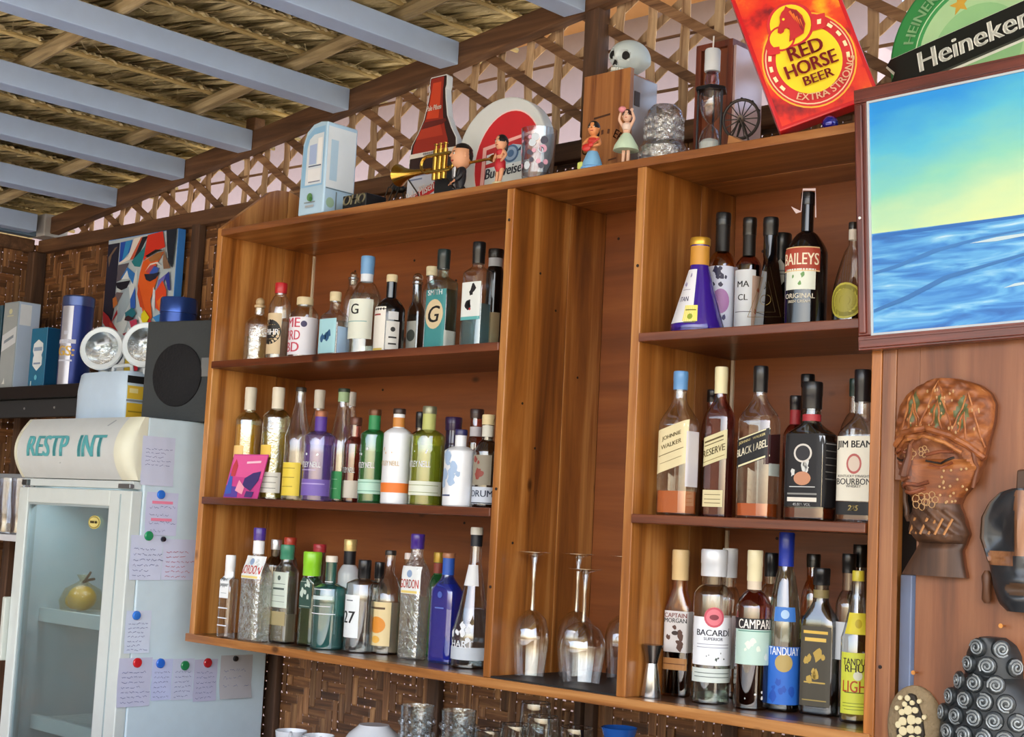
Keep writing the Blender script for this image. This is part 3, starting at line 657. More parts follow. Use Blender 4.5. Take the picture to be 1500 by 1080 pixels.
bottle('b9', 'green', (.55, '#48c878'), ('#6a3f22', .4, .4), [(.1, .5, 80, None, [('WHITLEY NEILL', .40, .06, S), ('#3', .54, .07, S)], 'f', 0, -20), (.10, .25, 88, '#b9e0d0', [('=.8', .22, .006, '#3f8f70'), ('=.8', .13, .006, '#3f8f70')])], 'emerald green bottle with pale band', G2, 22, (.0, 1.0, '#2a8a50'))
bottle('b10', 'white', None, ('#3a2a24', .4, .3), [(.12, .22, 88, '#e77a2c', []), (.3, .7, 60, None, [('WHITLEY NEILL', .42, .05, '#c9b08a'), ('#3', .53, .08, '#d8bfa0')], 'f', 0, -20)], 'white bottle with orange band', G2, 22, (.05, .7, '#c9843a'))
bottle('b11', 'smoke', None, ('#16141a', .3), [], 'dark-capped bottle squeezed behind the lime green bottle', G2)
bottle('b12', 'lime', (.6, '#d8e040'), ('#8a8a70', .35, .5), [(.1, .5, 80, None, [('WHITLEY NEILL', .41, .06, S), ('#3', .54, .07, S)], 'f', 0, -20), (.10, .24, 88, '#e0e6d6', [('=.8', .2, .006, '#8a9a60'), ('=.8', .13, .006, '#8a9a60')])], 'lime green bottle with white lower band', G2, 22, (.0, 1.0, '#b9bd70'))
bottle('b13', 'dpurple', None, ('#3a2450', .3), [], 'dark purple bottle standing behind between lime green and white bottles', G2)
bottle('b14', 'white', None, ('#2a2a5c', .35), [(.2, .7, 70, None, [('#9', .5, .4, '#9fb8d8')], 'f', 0, -8), (.05, .2, 40, None, [('=.8', .14, .02, '#3a4a74')], 'f', 0, -40)], 'white ceramic-looking bottle with a faint blue map and navy cap', G2, 22)
bottle('b15', 'red', (.5, '#7a3a50'), ('#3a2422', .4), [], 'dark reddish bottle with dark cap behind the white map bottle', G2, 22, (.0, .5, '#c9c4cc'))
bottle('b16', 'smoke', (.5, '#d0d8e0'), ('#e0d0a0', .6), [(.04, .22, 80, '#c9d3e2', [('=.9', .05, .01, K), ('ORUM', .15, .07, '#2c3a54')]), (.24, .56, 55, '#8f8878', [('#6', .42, .2, '#8a3a30')], 'f', 0, -10)], 'grey glass bottle with cork at the right end of the middle left shelf', G2, 22, (.2, .9, '#d8d8cc'))
# ---- bottom left shelf
bottle('c1', 'clear', None, ('#f0f0f0', .4), [(.48, .80, .78, '#eef2f4', [('Pink', .71, .05, '#3a4a5a', .2), ('pepper', .63, .05, '#3a4a5a', .2), ('=.6', .54, .005, '#8a96a0')]), (.08, .42, .8, None, [('=1', .36, .014, S), ('=1', .24, .012, S), ('=1', .15, .014, S)])], 'small square clear bottle with white cap, leftmost on the bottom left shelf', G3)
bottle('c2', 'clear', (.5, '#f2f6ee'), ('#4a2f8c', .3), [(.55, .75, 1.0, '#e8ecec', [('GORDON', .63, .075, '#c0392b'), ('=1', .565, .02, '#e9d27a'), ('@1', .70, .03, '#8fa6c8')])], 'tall square embossed bottle with purple cap, left of the two', G3, None, (.05, .9, '#f0eef0'), .5)
bottle('c3', 'smoke', None, ('#cfd3d8', .3, .7), [], 'silver-capped bottle behind at the left of the bottom left shelf', G3)
bottle('c4', 'clear', (.3, '#d8d0b8'), ('#3f8a6c', .4), [(.36, .72, .95, '#cdd8cc', [('=.8', .60, .006, '#5a6a60'), ('=.7', .55, .02, '#4a5a54'), ('=.8', .48, .006, '#8a968c'), ('=.8', .42, .006, '#8a968c'), ('@1', .66, .025, '#4a5a54')]), (.18, .32, .9, '#a89a70', [])], 'square bottle with soft green cap and pale bordered label', G3, None, (.0, .5, '#3f8a6c'))
bottle('c5', 'smoke', None, ('#c2402c', .4), [], 'bottle with orange-red cap behind the soft green cap', G3)
bottle('c6', 'dgreen', (.5, '#b8d8c0'), ('#8fd02a', .35), [(.40, .72, .85, '#2f4f46', [('=.8', .68, .005, '#c0d0c4'), ('#6', .56, .2, '#c8d8cc'), ('=.8', .42, .005, '#c0d0c4')])], 'green-tinted bottle with bright lime green capsule', G3)
bottle('c7', 'smoke', None, ('#b8303a', .4), [], 'bottle with red cap behind the lime green capsule', G3)
bottle('c8', 'teal', (.36, '!#1d5f62'), ('#e6dccc', .5), [(.36, .74, 62, None, [('=.9', .72, .008, S), ('=.9', .38, .008, S), ('=.7', .55, .04, '#cfe0de'), ('=.6', .64, .006, S), ('=.6', .46, .006, S)], 'f', 0, -5)], 'round teal glass bottle with white printed frame', G3, 22)
bottle('c9', 'white', None, ('#d8bd7c', .35, .4), [], 'pale bottle with black neck and gold cap at the back of the bottom left shelf', G3, 22, (.0, 1.0, '#18181c'))
bottle('c10', 'clear', (.6, '#e4e8ea'), BLK, [(.16, .62, 40, '#e6ecee', [('27', .38, .13, K, 0, .02), ('=.4', .56, .012, '#56626c')], 'f', 0, -24)], 'round clear bottle with the number 27 on a white label', G3, 22)
bottle('c11', 'smoke', None, ('#141418', .3), [], 'small black-capped bottle behind the number 27 bottle', G3)
bottle('c12', 'clear', (.5, '#f2ead8'), ('#2a2420', .4), [(.08, .50, 60, '#e4cf9c', [('@.8', .28, .1, '#e08f2c'), ('@.7', .14, .05, '#e9b24c'), ('=.6', .44, .02, '#5a4020')], 'f', 0, -20)], 'clear bottle with orange fruit label', G3, 22)
bottle('c13', 'clear', None, ('#f0e2dc', .4), [], 'white-capped bottle at the back between orange label and embossed bottle', G3)
bottle('c14', 'clear', (.5, '#f2f6ee'), ('#4a2f8c', .3), [(.52, .74, 1.0, '#e8ecec', [('GORDON', .60, .07, '#c0392b'), ('=1', .535, .02, '#e9d27a'), ('@1', .68, .03, '#8fa6c8')])], 'tall square embossed bottle with purple cap, right of the two', G3, None, (.05, .9, '#f0d890'), .5)
bottle('c15', 'green', (.5, '#7fae4a'), ('#c9a23c', .4, .4), [], 'green bottle with gold and red cap left of the blue bottle', G3, 22, (.1, .9, '#a04a3a'))
bottle('c16', 'blue', (.72, '!#1c2f9c'), ('#a8704c', .5), [(.3, .8, .8, None, [('=.5', .5, .012, '#5f78c8'), ('@1', .62, .03, '#4a62b8')])], 'deep cobalt blue square bottle', G3, None, (.0, 1.0, '#2a58b4'))
bottle('c17', 'clear', (.42, '#dfe8ee'), ('#e6e2d6', .45), [(.06, .15, 80, '#c9d2dc', []), (.14, .34, 70, None, [('#9', .26, .13, S), ('HART', .17, .05, S)], 'f', 0, -10), (.58, .73, 60, '#eef0f2', [], 'f', 0, -12)], 'tall tapering clear bottle with white tree print, rightmost on the bottom left shelf', G3, 22, (.55, 1.0, '#22252c'))
# ---- top right shelf
bottle('d1', 'purple', None, ('#d9a83c', .3, .6), [(.09, .66, 34, '#e0e2ea', [('ITAN', .34, .05, '#3a3560'), ('=.5', .44, .006, '#8a86a0'), ('#3', .54, .12, '#8f8ab0')], 'f', 0, -40), (.10, .27, 17, '#e8dc6c', [('=.8', .22, .012, '#6a6a20'), ('@1', .15, .03, '#8a9a30'), ('=.8', .09, .012, '#6a6a20')], 'f', 0, -12)], 'purple bell-shaped bottle with gold neck', G4, 30, (.05, .9, '#c98f34'))
bottle('d2', 'amber', (.5, '#5a2a10'), BLK, [(.01, .56, 62, '#cfd6ea', [('#9', .46, .16, '#2a2a4a'), ('@1.4', .28, .07, '#a878b0'), ('#4', .1, .14, '#3a3a6a')], 'f', 0, 4)], 'brown bottle with pale tattoo-print label and glossy black capsule', G4, 30, (.0, 1.0, '#14100f'))
bottle('d3', 'red', (.6, '#5c1a10'), ('#16120f', .3), [(.01, .55, 56, '#cdd2d8', [('MA', .43, .05, K), ('CL', .32, .05, K), ('=.7', .2, .006, '#5a5a64')], 'f', 0, -14), (.03, .5, 26, '#b89a88', [('#5', .28, .3, '#a04838')], 'f', 0, 52)], 'dark red-brown bottle with white label beside the triangular black one', G4, 26, (.0, 1.0, '#16120f'))
bottle('d4', 'black', None, BLK, [], 'black bottle of triangular shape with gold line pattern', G4, 20)
bottle('d5', 'black', None, BLK, [], 'black bottle with a grey diamond tag on its neck', G4, 30)
bottle('d6', 'black', None, ('#0e0d12', .25), [(.40, .58, 56, '#a8402c', [('BAILEYS', .49, .085, '#efe3c8', 0, .01), ('=1', .575, .008, '#e0c898'), ('=1', .405, .008, '#e0c898')], 'f', 0, -22), (.27, .42, 44, '#dfe6da', [('#4', .345, .09, '#6a9a5a')], 'f', 0, -22), (.1, .28, 60, None, [('ORIGINAL', .225, .035, '#d8d2c0'), ('IRISH CREAM', .185, .02, '#d8d2c0')], 'f', 0, -22)], 'tall black cream-liqueur bottle with arched red label', G4, 36)
bottle('d7', 'clear', (.26, '#6a4a1c'), ('#1c1512', .4), [(.06, .40, 48, None, [('@1.0', .24, .17, '#c4bc4c'), ('@1.0', .24, .15, '#8a8428'), ('@1.0', .24, .11, '#a49c3c')])], 'clear bottle with oval olive-yellow label beside the sea painting', G4, 10, (.3, .9, '#d8d0c4'))
# ---- middle right shelf
JW = lambda c, tcx: None
bottle('e1', 'clear', (.17, '!#b85a1e'), ('#5f93c8', .35), [(.32, .62, 1.0, '#dccfa4', [('JOHNNIE', .545, .035, '#6a5a34'), ('WALKER', .49, .03, '#6a5a34'), ('=.8', .435, .005, '#6a5a34'), ('=.7', .38, .004, '#8a7a54')], 'f', .32), (.20, .58, .9, '#d6d2d6', [], 's')], 'nearly empty square bottle with blue cap and slanted cream label', G5, 0)
bottle('e2', 'red', (.6, '#4a1810'), ('#121014', .3), [], 'dark bottle with black cap behind the two slanted cream labels', G5)
bottle('e3', 'red', (.72, '#c9a8a0'), ('#e6dcb0', .5), [(.36, .55, 1.0, '#d9cfa0', [('=.8', .515, .012, '#5a4a24'), ('=.8', .49, .006, '#5a4a24'), ('RESERVE', .44, .045, '#5a4a24'), ('=.9', .385, .005, '#8a7a4a')], 'f', .32), (.07, .18, .86, '#ddd2a6', [('=.8', .15, .004, '#6a5a34'), ('=.8', .12, .004, '#6a5a34'), ('=.8', .095, .004, '#6a5a34')])], 'square bottle with cream cap and slanted cream reserve label', G5, 0, (.0, 1.0, '#e0d4a4'))
bottle('e4', 'clear', (.10, '!#b8521a'), BLK, [(.36, .55, 1.0, '#17181c', [('BLACK LABEL', .455, .05, '#e9e2c8', 0, .02), ('JOHNNIE WALKER', .515, .022, '#d8c88c'), ('=1', .37, .012, '#e0d8b0'), ('=1', .545, .008, '#e0d8b0')], 'f', .32), (.36, .55, 1.0, '#3a1618', [], 's', .1), (.28, .36, .8, '#c8d2cc', [], 's')], 'square clear bottle with slanted black label', G5, 0)
bottle('e5', 'red', (.5, '#7a1c1c'), ('#1c1a1e', .3), [], 'bottle with red neck band behind and left of the square whiskey bottle', G5, 0, (.0, 1.0, '#a02830'))
bottle('e6', 'smoke', None, ('#101216', .3), [], 'tall black-capped bottle at the back of the middle right shelf', G5)
bottle('e7', 'smoke', (.09, '!#a83c18'), BLK, [(.10, .62, .9, '#16161a', [('@.9', .48, .075, '#d0ccc4'), ('@.9', .48, .06, '#2a2a2e'), ('#6', .44, .22, '#cfd2ce'), ('@.7', .30, .07, '#c08868'), ('=.8', .19, .012, '#8a8a86'), ('=.7', .24, .006, '#cfcfcf'), ('=.8', .15, .03, '#e2dcd0'), ('45.00% VOL', .115, .02, '#cfcfcf')]), (.10, .62, .9, '#19191c', [('=.8', .55, .006, '#8a8a88'), ('=.8', .5, .006, '#6a6a68'), ('=.8', .45, .006, '#6a6a68'), ('=.8', .40, .006, '#6a6a68'), ('=.8', .35, .006, '#6a6a68'), ('=.8', .30, .006, '#6a6a68')], 's')], 'square whiskey bottle with black label and pink medallion', G5, 0, (.0, .5, '#a83038'))
bottle('e8', 'clear', None, ('#12302a', .35), [], 'bottle with dark green cap behind the cream bourbon label', G5)
DIM['e9'] = ('s', 2.008, .075, .376, .082, .292, .164, .208, .232, .014)
bottle('e9', 'clear', (.06, '#c06a2c'), ('#141218', .35), [(.14, .56, .97, '#e4e0d0', [('JIM BEAM', .50, .06, K, 0, .02), ('@1.2', .38, .055, '#b5605c'), ('@1.2', .38, .042, '#d9c8b8'), ('BOURBON', .265, .04, '#3a3a3c'), ('KENTUCKY STRAIGHT', .30, .016, '#5a5a5c'), ('WHISKEY', .235, .018, '#5a5a5c')]), (.05, .135, .97, '#1a1a1c', [('225', .095, .035, '#e0c878', .2)]), (.14, .56, .9, '#e0dcc8', [], 's')], 'square bourbon bottle with cream label beside the right post', G5, 0)
# ---- bottom right shelf
bottle('f1', 'amber', (.5, '#3a1c0c'), ('#dfc08a', .6), [(.30, .58, 1.0, '#d6d2d0', [('CAPTAIN', .55, .03, '#7a2a20'), ('MORGAN', .515, .03, K), ('#7', .40, .17, '#5a3a2c'), ('@.6', .43, .025, '#3a2a24')]), (.18, .26, 1.0, '#b8824c', [('=.9', .22, .006, '#6a3a1c')]), (.30, .58, .9, '#cfcac6', [], 's')], 'dark rum bottle with seated figure on a white label, beside the jigger', G6, 14, (.1, .9, '#c08050'))
bottle('f2', 'clear', (.5, '#eef4ee'), ('#dfe3e8', .35, .2), [(.25, .56, 74, '#e9edf2', [('BACARDÍ', .465, .05, '#1a1c2c', 0, .02), ('SUPERIOR', .42, .02, '#4a4c5c'), ('=.7', .385, .004, '#8a8c9c'), ('=.7', .365, .004, '#8a8c9c'), ('#6', .31, .05, '#3a4a44'), ('@1', .56, .066, '#c04a5a'), ('@1', .56, .052, '#d8707c'), ('@.6', .56, .03, '#7a2030')]), (.14, .23, 74, '#cfd8d2', [('=.8', .2, .005, '#5a6a64'), ('=.8', .175, .005, '#5a6a64')])], 'big clear rum bottle with red round emblem on white label', G6, 40)
bottle('f3', 'clear', None, ('#eef0f4', .4), [(.2, .55, 70, '#d4d4d0', [])], 'white-capped bottle directly behind the red emblem bottle', G6)
bottle('f4', 'red', (.30, '#3a0c10'), ('#e4d9b0', .5), [(.28, .50, 74, '#bcd8cc', [('=.8', .49, .006, '#4a8a78'), ('#5', .38, .12, '#dfe8da')]), (.50, .57, 80, '#1c1a1c', [('CAMPARI', .535, .058, '#eeeae2', 0, .03)]), (.06, .12, 60, None, [('#5', .09, .05, '#d8d4d0')])], 'bottle with white letters on black over a mint green label', G6, 40, (.1, .95, '#d8c8b0'))
bottle('f5', 'clear', None, ('#121216', .35), [], 'black-capped bottle between the mint label and the blue capsule, behind', G6, None, (.0, .9, '#c8ccd4'))
bottle('f6', 'aqua', (.10, '#3a1c10'), ('#2038a8', .3), [(.04, .36, 80, '#2a6ac8', [('TANDUAY', .335, .045, '#e9eef4', 0, .02), ('@1', .27, .05, '#b8a060'), ('#6', .16, .16, '#1c50b0')]), (.50, .58, 40, '#3a78c8', [('@1', .54, .025, '#a8c8e8')])], 'tall clear bottle with bright blue capsule and blue label', G6, 34, (.0, .3, '#2038a8'))
bottle('f7', 'amber', (.6, '#4a2a10'), ('#16130f', .35), [(.45, .58, 50, '#e0d048', [('@1', .52, .03, '#8a6a20')])], 'bottle with black cap and yellow round label behind the dark gold bottle', G6, 30)
bottle('f8', 'smoke', (.60, '#5c2a14'), BLK, [(.06, .60, .92, '#4a4436', [('=.8', .56, .02, '#e0b84c'), ('=.7', .51, .025, '#e6c05a'), ('#8', .34, .2, '#c0a048'), ('=.7', .22, .01, '#c8a850'), ('=.8', .1, .008, '#a08a48')])], 'square dark rum bottle with dark gold label', G6, 8, (.0, .6, '#8a7a4c'))
bottle('f9', 'clear', None, ('#141414', .35), [(.35, .58, 60, '#d4d8dc', [])], 'black-capped bottle second from the right at the back of the bottom right shelf', G6)
bottle('f10', 'smoke', None, ('#101012', .3), [], 'tallest black-capped bottle at the right back corner of the bottom right shelf', G6)
bottle('f11', 'clear', (.10, '#e8d080'), ('#d8c83c', .4), [(.06, .46, 70, '#dbe04a', [('TANDUAY', .40, .045, '#3a2a1c', 0, .02), ('RHUM', .355, .045, '#3a2a1c', 0, .02), ('LIGHT', .24, .075, '#c04a1c', 0, .02), ('=.7', .2, .006, '#5a5a1c'), ('@1', .31, .03, '#e9ead0'), ('=.8', .13, .004, '#7a8a2c'), ('=.8', .11, .004, '#7a8a2c'), ('=.7', .09, .004, '#7a8a2c')]), (.58, .72, 60, '#e8d83c', [('@1', .65, .03, '#c8b020')])], 'clear bottle with yellow light rum label beside the right post', G6, 36)
# extras on bottles
def deco(root_label, items, y):
    for o in bpy.data.objects:
        if o.get('label') == root_label: return layers(o, 'printed_pattern', items, y)
# gold line pattern of the triangular bottle, diamond tag of the black one
for o in list(bpy.data.objects):
    lb = o.get('label') or ''
    if 'triangular shape' in lb:
        mb = MB()
        for pts in ([(-.034, .03), (0, .15), (.034, .03), (-.034, .03)], [(-.022, .04), (0, .115), (.022, .04), (-.022, .04)]):
            mb.tube([(a, -.041 + .20*b, b) for a, b in pts], .0006, 4)
        mb.tube([(.011*math.cos(t*.5), -.0275 + .2*(.011*math.sin(t*.5)), .066 + .011*math.sin(t*.5)) for t in range(14)], .0006, 4)
        mb.build('gold_pattern', paint('#8a7440', .35, .7), o)
    if 'grey diamond tag' in lb:
        MB().prism([(0, .100), (.021, .130), (0, .160), (-.021, .130)], -.0275, -.025).build('tag', paint('#8a8a80', .5), o)
        layers(o, 'print', [('#4a4a46', [(-.011, .133), (.011, .133), (.011, .136), (-.011, .136)]), ('#4a4a46', [(-.011, .126), (.011, .126), (.011, .129), (-.011, .129)])], -.0275)
    if 'cream-liqueur' in lb:                                        # torn clear seal on the capsule
        mb = MB(); mb.prism([(-.015, .235), (-.012, .283), (.013, .284), (.016, .225), (.0135, .225), (.0125, .279), (-.0115, .279), (-.0135, .236)], -.0142, -.0136)
        mb.prism([(-.013, .236), (-.034, .246), (-.024, .232)], -.0142, -.0136); mb.build('torn_seal', paint('#cdb8ba', .4), o)

# pink card leaning on the amber bottle
cd = thing('card', 'pink and violet illustrated card leaning on the amber bottle', 'card', (.15, .022, .377), R(6)); 
cb = MB().prism([(-.075, 0), (.060, 0), (.075, .122), (-.060, .122)], 0, .0025).build('card_sheet', paint('#c8408c', .5), cd, rot=(R(-8), 0, 0))
layers(cb, 'print', [('#e0589a', [(-.058, .06), (.066, .055), (.073, .119), (-.058, .119)]), ('#5a3fa0', [(-.073, .002), (-.02, .002), (-.02, .03), (-.07, .035)]), ('#3a5ab8', [(-.07, .01), (-.045, .012), (-.05, .06), (-.06, .07)]), ('#c03a44', [(-.058, .06), (-.04, .06), (-.035, .09), (-.045, .108), (-.055, .09)]),
                  ('#3a2a6c', [(-.005, .035), (.03, .02), (.055, .05), (.06, .075), (.03, .07), (.0, .055)]), ('#f0a0b8', [(-.03, .02), (.0, .01), (.005, .03), (-.02, .05)]), ('#4a2a70', [(.01, .003), (.04, .003), (.045, .018), (.015, .02)]), ('#f6c8dc', [(.0, .095), (.055, .098), (.056, .104), (.0, .101)])], 0)

# ================================================================== WINE GLASSES (upside down in the middle bay)
SHEER = glass('#fbfcfc', '#c2caca', gloss=.19)
MB().box(1.1386, 1.4984, .0, D, .0, .004).build('rubber_mat', paint('#141312', .6), tag(bpy.data.objects.new('bar_mat', None), 'black rubber mat under the hanging-free wine glasses', 'mat')) 
mat_o = next(o for o in bpy.data.objects if o.get('category') == 'mat'); COL.objects.link(mat_o); mat_o['label'] = 'black rubber mat lying under the upturned wine glasses'
wg_prof = lambda rb, h, hb: [(rb*.80, 0), (rb*.90, hb*.25), (rb, hb*.55), (rb*.97, hb*.68), (rb*.78, hb*.86), (rb*.40, hb*.965), (rb*.13, hb*1.0)]
wglab = ['upturned tall wine glass, leftmost in the middle bay', 'upturned tall wine glass, second from the left in the middle bay', 'upturned shorter wine glass with a rounder bowl, in front in the middle bay',
         'upturned tall wine glass at the back of the middle bay', 'upturned wine glass touching the right divider of the middle bay']
for k, (x, y, rb, h, hb) in enumerate(((1.186, .075, .041, .279, .150), (1.236, .17, .043, .279, .15), (1.330, .085, .050, .249, .135), (1.300, .262, .042, .278, .145), (1.408, .185, .045, .279, .145))):
    t = thing('wine_glass', wglab[k], 'wine glass', (x, y, .004), 0, 'upturned wine glasses')
    MB().lathe(wg_prof(rb, h, hb), 28, caps=(False, False)).build('bowl', SHEER, t, smooth=True)
    MB().lathe([(.0055, hb*.985), (.0042, hb+.02), (.0038, hb+.06), (.0045, h-.03), (.008, h-.008)], 12).build('stem', glass('#f4f8f8', '#c0caca', gloss=.3), t, smooth=True)
    MB().lathe([(.008, h-.009), (.030, h-.003), (.037, h-.0012), (.037, h), (.02, h)], 28).build('foot', glass('#f4f8f8', '#d0d8d8', gloss=.3), t, smooth=True)
# jigger
j = thing('jigger', 'steel double jigger standing left of the dark rum bottle', 'jigger', (1.545, .055, 0))
MB().lathe([(.0205, 0), (.0215, .003), (.0125, .066), (.012, .070)], 24).build('large_cup', paint('#c9c9c6', .22, 1.0), j, smooth=True)
MB().lathe([(.012, .070), (.0215, .106), (.0225, .108), (.0205, .108)], 24).build('small_cup', paint('#8f9092', .25, 1.0), j, smooth=True)

# ================================================================== ON TOP OF THE SHELF
T = 1.133
# white moulded pack
wp = thing('white_pack', 'white and pale blue plastic pack with rounded top on the shelf top', 'package', (.345, -.004, T))
ol = [(0, 0), (.104, 0), (.104, .246), (.075, .250), (.045, .246), (.018, .228), (.004, .195)]
MB().prism(ol, 0, .105).build('shell', paint('#b9daf4', .22, 0, .5), wp, bevel=.004)
layers(wp, 'front_print', [('#8fbfe6', [(.008, .075), (.096, .075), (.096, .236), (.05, .234), (.024, .216), (.010, .185)]), ('#d9e6f2', [(.024, .08), (.092, .08), (.092, .218), (.052, .216), (.034, .205), (.026, .18)]), ('#a9bfe8', [(.036, .135), (.066, .135), (.066, .19), (.036, .188)]), ('#f2f6fa', [(.070, .13), (.088, .13), (.088, .205), (.070, .204)]),
                            ('#5a6a8a', [(.036, .128), (.088, .128), (.088, .1315), (.036, .1315)]), ('#e9edf4', [(.036, .085), (.088, .085), (.088, .122), (.036, .122)]), ('#7a86a0', [(.04, .085), (.088, .085), (.088, .088), (.04, .088)]),
                            ('#5f8f5a', circ(.050, .046, .011, 14)), ('#3f7a3f', circ(.056, .040, .007, 10)), ('#8a949c', [(.03, .030), (.075, .030), (.075, .033), (.03, .033)]), ('#aab2ba', [(.035, .018), (.07, .018), (.07, .024), (.035, .024)])], -.0002)
layers(wp, 'side_print', [('#e6f0f8', [(.004, .07), (.100, .07), (.100, .235), (.004, .235)]), ('#b9d8ee', [(.015, .09), (.04, .09), (.04, .2), (.015, .2)]), ('#7a8a96', [(.04, .0), (.044, .0), (.044, .062), (.04, .062)]), ('#9fc0a8', circ(.022, .03, .014, 12)), ('#6a7a88', [(.004, .066), (.100, .066), (.100, .0685), (.004, .0685)])], 0, fn=lambda u, v, w: (.1042 - w, u, v))
# low black carton with cream letters
bc = thing('black_carton', 'low black carton with cream letters between the white pack and the bottle sign', 'box', (.50, .02, T))
MB().box(0, .092, 0, .07, 0, .041).build('carton', paint('#121114', .4), bc, bevel=.002)
text(bc, 'OHO', .026, paint('#e9dfb8'), flat(.046, .028, -.0006), .25, .03)
# wire spider ornament
sp = thing('wire_ornament', 'small black wire insect ornament standing behind the low black carton', 'ornament', (.600, .13, T))
mb = MB(); mb.ball((0, 0, .07), .016, .012, .010); mb.ball((-.022, 0, .076), .009)
for k in range(6):
    s = -1 if k % 2 else 1; a = (k//2 - 1)*.022
    mb.tube([(a*.4, 0, .068), (a + .012*s, s*.012, .078), (a + .020*s, s*.02, .040), (a + .026*s, s*.024, 0)], .0018, 5)
mb.tube([(-.02, 0, .078), (-.035, .004, .092), (-.05, .006, .082)], .0015, 5)
mb.build('wire_body', paint('#15120f', .5), sp, smooth=True)
# flat bottle-shaped beer sign
bs = thing('bottle_sign', 'flat beer sign in the shape of a brown bottle', 'sign', (.738, .105, T + .002), 0, rot=(R(-3), R(-1.0), R(3))); bs.scale = (.90, .9, .865)
H = .405; half = [(.0, .092), (.16, .092), (.20, .088), (.235, .066), (.275, .047), (.33, .036), (.36, .032), (.372, .035), (.40, .034), (.405, .030)]
olb = [(-r, z) for z, r in half[::-1]] + [(r, z) for z, r in half]; olb = [(u, v) for u, v in olb]
def inset(pts, d): return [(u - math.copysign(d, u), v + (d if v < .001 else (-d if v > .4 else 0))) for u, v in pts]
MB().prism(olb, 0, .022).build('edge', paint('#d9dcde', .4), bs)
body = [(u, v) for u, v in inset(olb, .003)]
layers(bs, 'bottle_print', [('#2a0f0c', body), ('#8f2412', [(-r*.84, z) for z, r in half[8:3:-1]] + [(-r*.88, z) for z, r in half[3:0:-1]] + [(r*.62, z) for z, r in half[1:4]] + [(r*.62, z) for z, r in half[4:9]]),
    ('#c4401c', [(-.020, .385), (-.026, .33), (-.036, .275), (.012, .272), (.014, .33), (.012, .385)]), ('#a83218', [(-.07, .215), (-.045, .262), (.02, .258), (.035, .215)]), ('#5c1710', [(-.052, .245), (.03, .25), (.045, .258), (.04, .266), (-.04, .266)]), ('#d8d2cc', [(-.088, .158), (.088, .158), (.088, .172), (-.088, .172)]),
    ('#cfd6e6', [(-.089, .012), (.02, .012), (.02, .118), (-.089, .118)]), ('#1c2028', [(.02, .012), (.089, .012), (.089, .14), (.02, .128)]), ('#c0222c', [(-.089, .035), (.02, .075), (.02, .045), (-.06, .012), (-.089, .012)]), ('#7a8ab0', [(-.08, .10), (-.01, .10), (-.01, .106), (-.08, .106)]), ('#7a8ab0', [(-.08, .088), (-.03, .088), (-.03, .093), (-.08, .093)])], -.0002)
text(bs, 'Pale Pilsen', .016, paint('#f0ece4'), flat(-.004, .305, -.0065), .1, .03, maxw=.056)
text(bs, 'Pale Pilsen', .030, paint('#f4eef0'), flat(-.034, .050, -.0065, R(18)), .2, .03, maxw=.11)
text(bs, '*********', .008, paint('#3a3f5a'), flat(0, .165, -.0065), 0, .02, maxw=.16)
# round white illuminated beer sign
rs = thing('round_sign', 'round white beer sign with a red centre and a small printed label', 'sign', (.975, .105, T), 0, rot=(R(-3), 0, R(2))); rs.scale = (.95, .9, .855)
ol = circ(0, .142, .150, 48, .155); ol = [p for p in ol if p[1] > .01]; ol = sorted(ol, key=lambda p: math.atan2(p[1]-.142, p[0]) if math.atan2(p[1]-.142, p[0]) > -math.pi/2 else math.atan2(p[1]-.142, p[0]) + 2*math.pi)
ol = [(-.10, 0)] + [] if False else [(.105, 0)] + ol + [(-.105, 0)]
MB().prism(ol, 0, .045).build('rim', paint('#d6dcdf', .3, 0, .3), rs, bevel=.006)
red = [p for p in circ(.030, .100, .112, 44, .150)]; red = [(u, max(.004, v)) for u, v in red]
lbl = [(-.045, .012), (.112, .012), (.112, .172), (-.045, .144)]
layers(rs, 'face_print', [('#f0d8d8', [(.032+(u-.032)*1.03, .098+(v-.098)*1.03) for u, v in red]), ('#c8242c', red), ('#f2b8b4', [(-.058, .008), (.122, .008), (.122, .183), (-.058, .153)]), ('#b82c34', lbl), ('#a9c4d6', [(-.005, .02), (.088, .022), (.088, .14), (.045, .150), (-.005, .128)]), ('#e0e6ea', [(-.042, .100), (-.018, .104), (-.018, .132), (-.042, .128)]),
    ('#4a6a92', circ(.042, .122, .026, 24)), ('#8fa8c8', circ(.042, .122, .020, 24)), ('#4a6a92', circ(.042, .122, .011, 16)), ('#2a3a5a', [(.062, .125), (.08, .128), (.075, .138)]), ('#2a3a5a', [(.004, .118), (.016, .12), (.01, .13)]), ('#d9e2e6', [(-.04, .022), (.108, .026), (.108, .096), (-.04, .088)])], -.0004)
text(rs, 'Budweiser', .030, paint('#2a3348'), flat(.030, .074, -.0062, R(4)), .2, .03, maxw=.14)
# drinking glass with pink print
tg = thing('tumbler', 'printed drinking glass with a pink pattern in front of the round sign', 'glass', (1.180, .028, T))
MB().lathe([(.034, 0), (.036, .004), (.042, .118), (.0405, .118), (.035, .012)], 28).build('glass_wall', glass('#eef2f6', '#8a94a4', gloss=.10), tg, smooth=True)
mb = MB(); rr = random.Random(4)
for k in range(26):
    a, z, r0 = R(-90 + rr.uniform(-60, 70)), rr.uniform(.02, .10), rr.uniform(.004, .010); pts = []
    for q in range(8):
        aa = a + r0/.04*math.cos(q*.785); zz = z + r0*math.sin(q*.785); rad = .036 + .006*zz/.118 + .0012; pts.append((rad*math.cos(aa), rad*math.sin(aa), zz))
    mb.k = k % 3; mb.add(pts, [tuple(range(8))])
mb.build('printed_pattern', [paint('#d8a0b8'), paint('#c9d4e2'), paint('#4a4a5c')], tg)
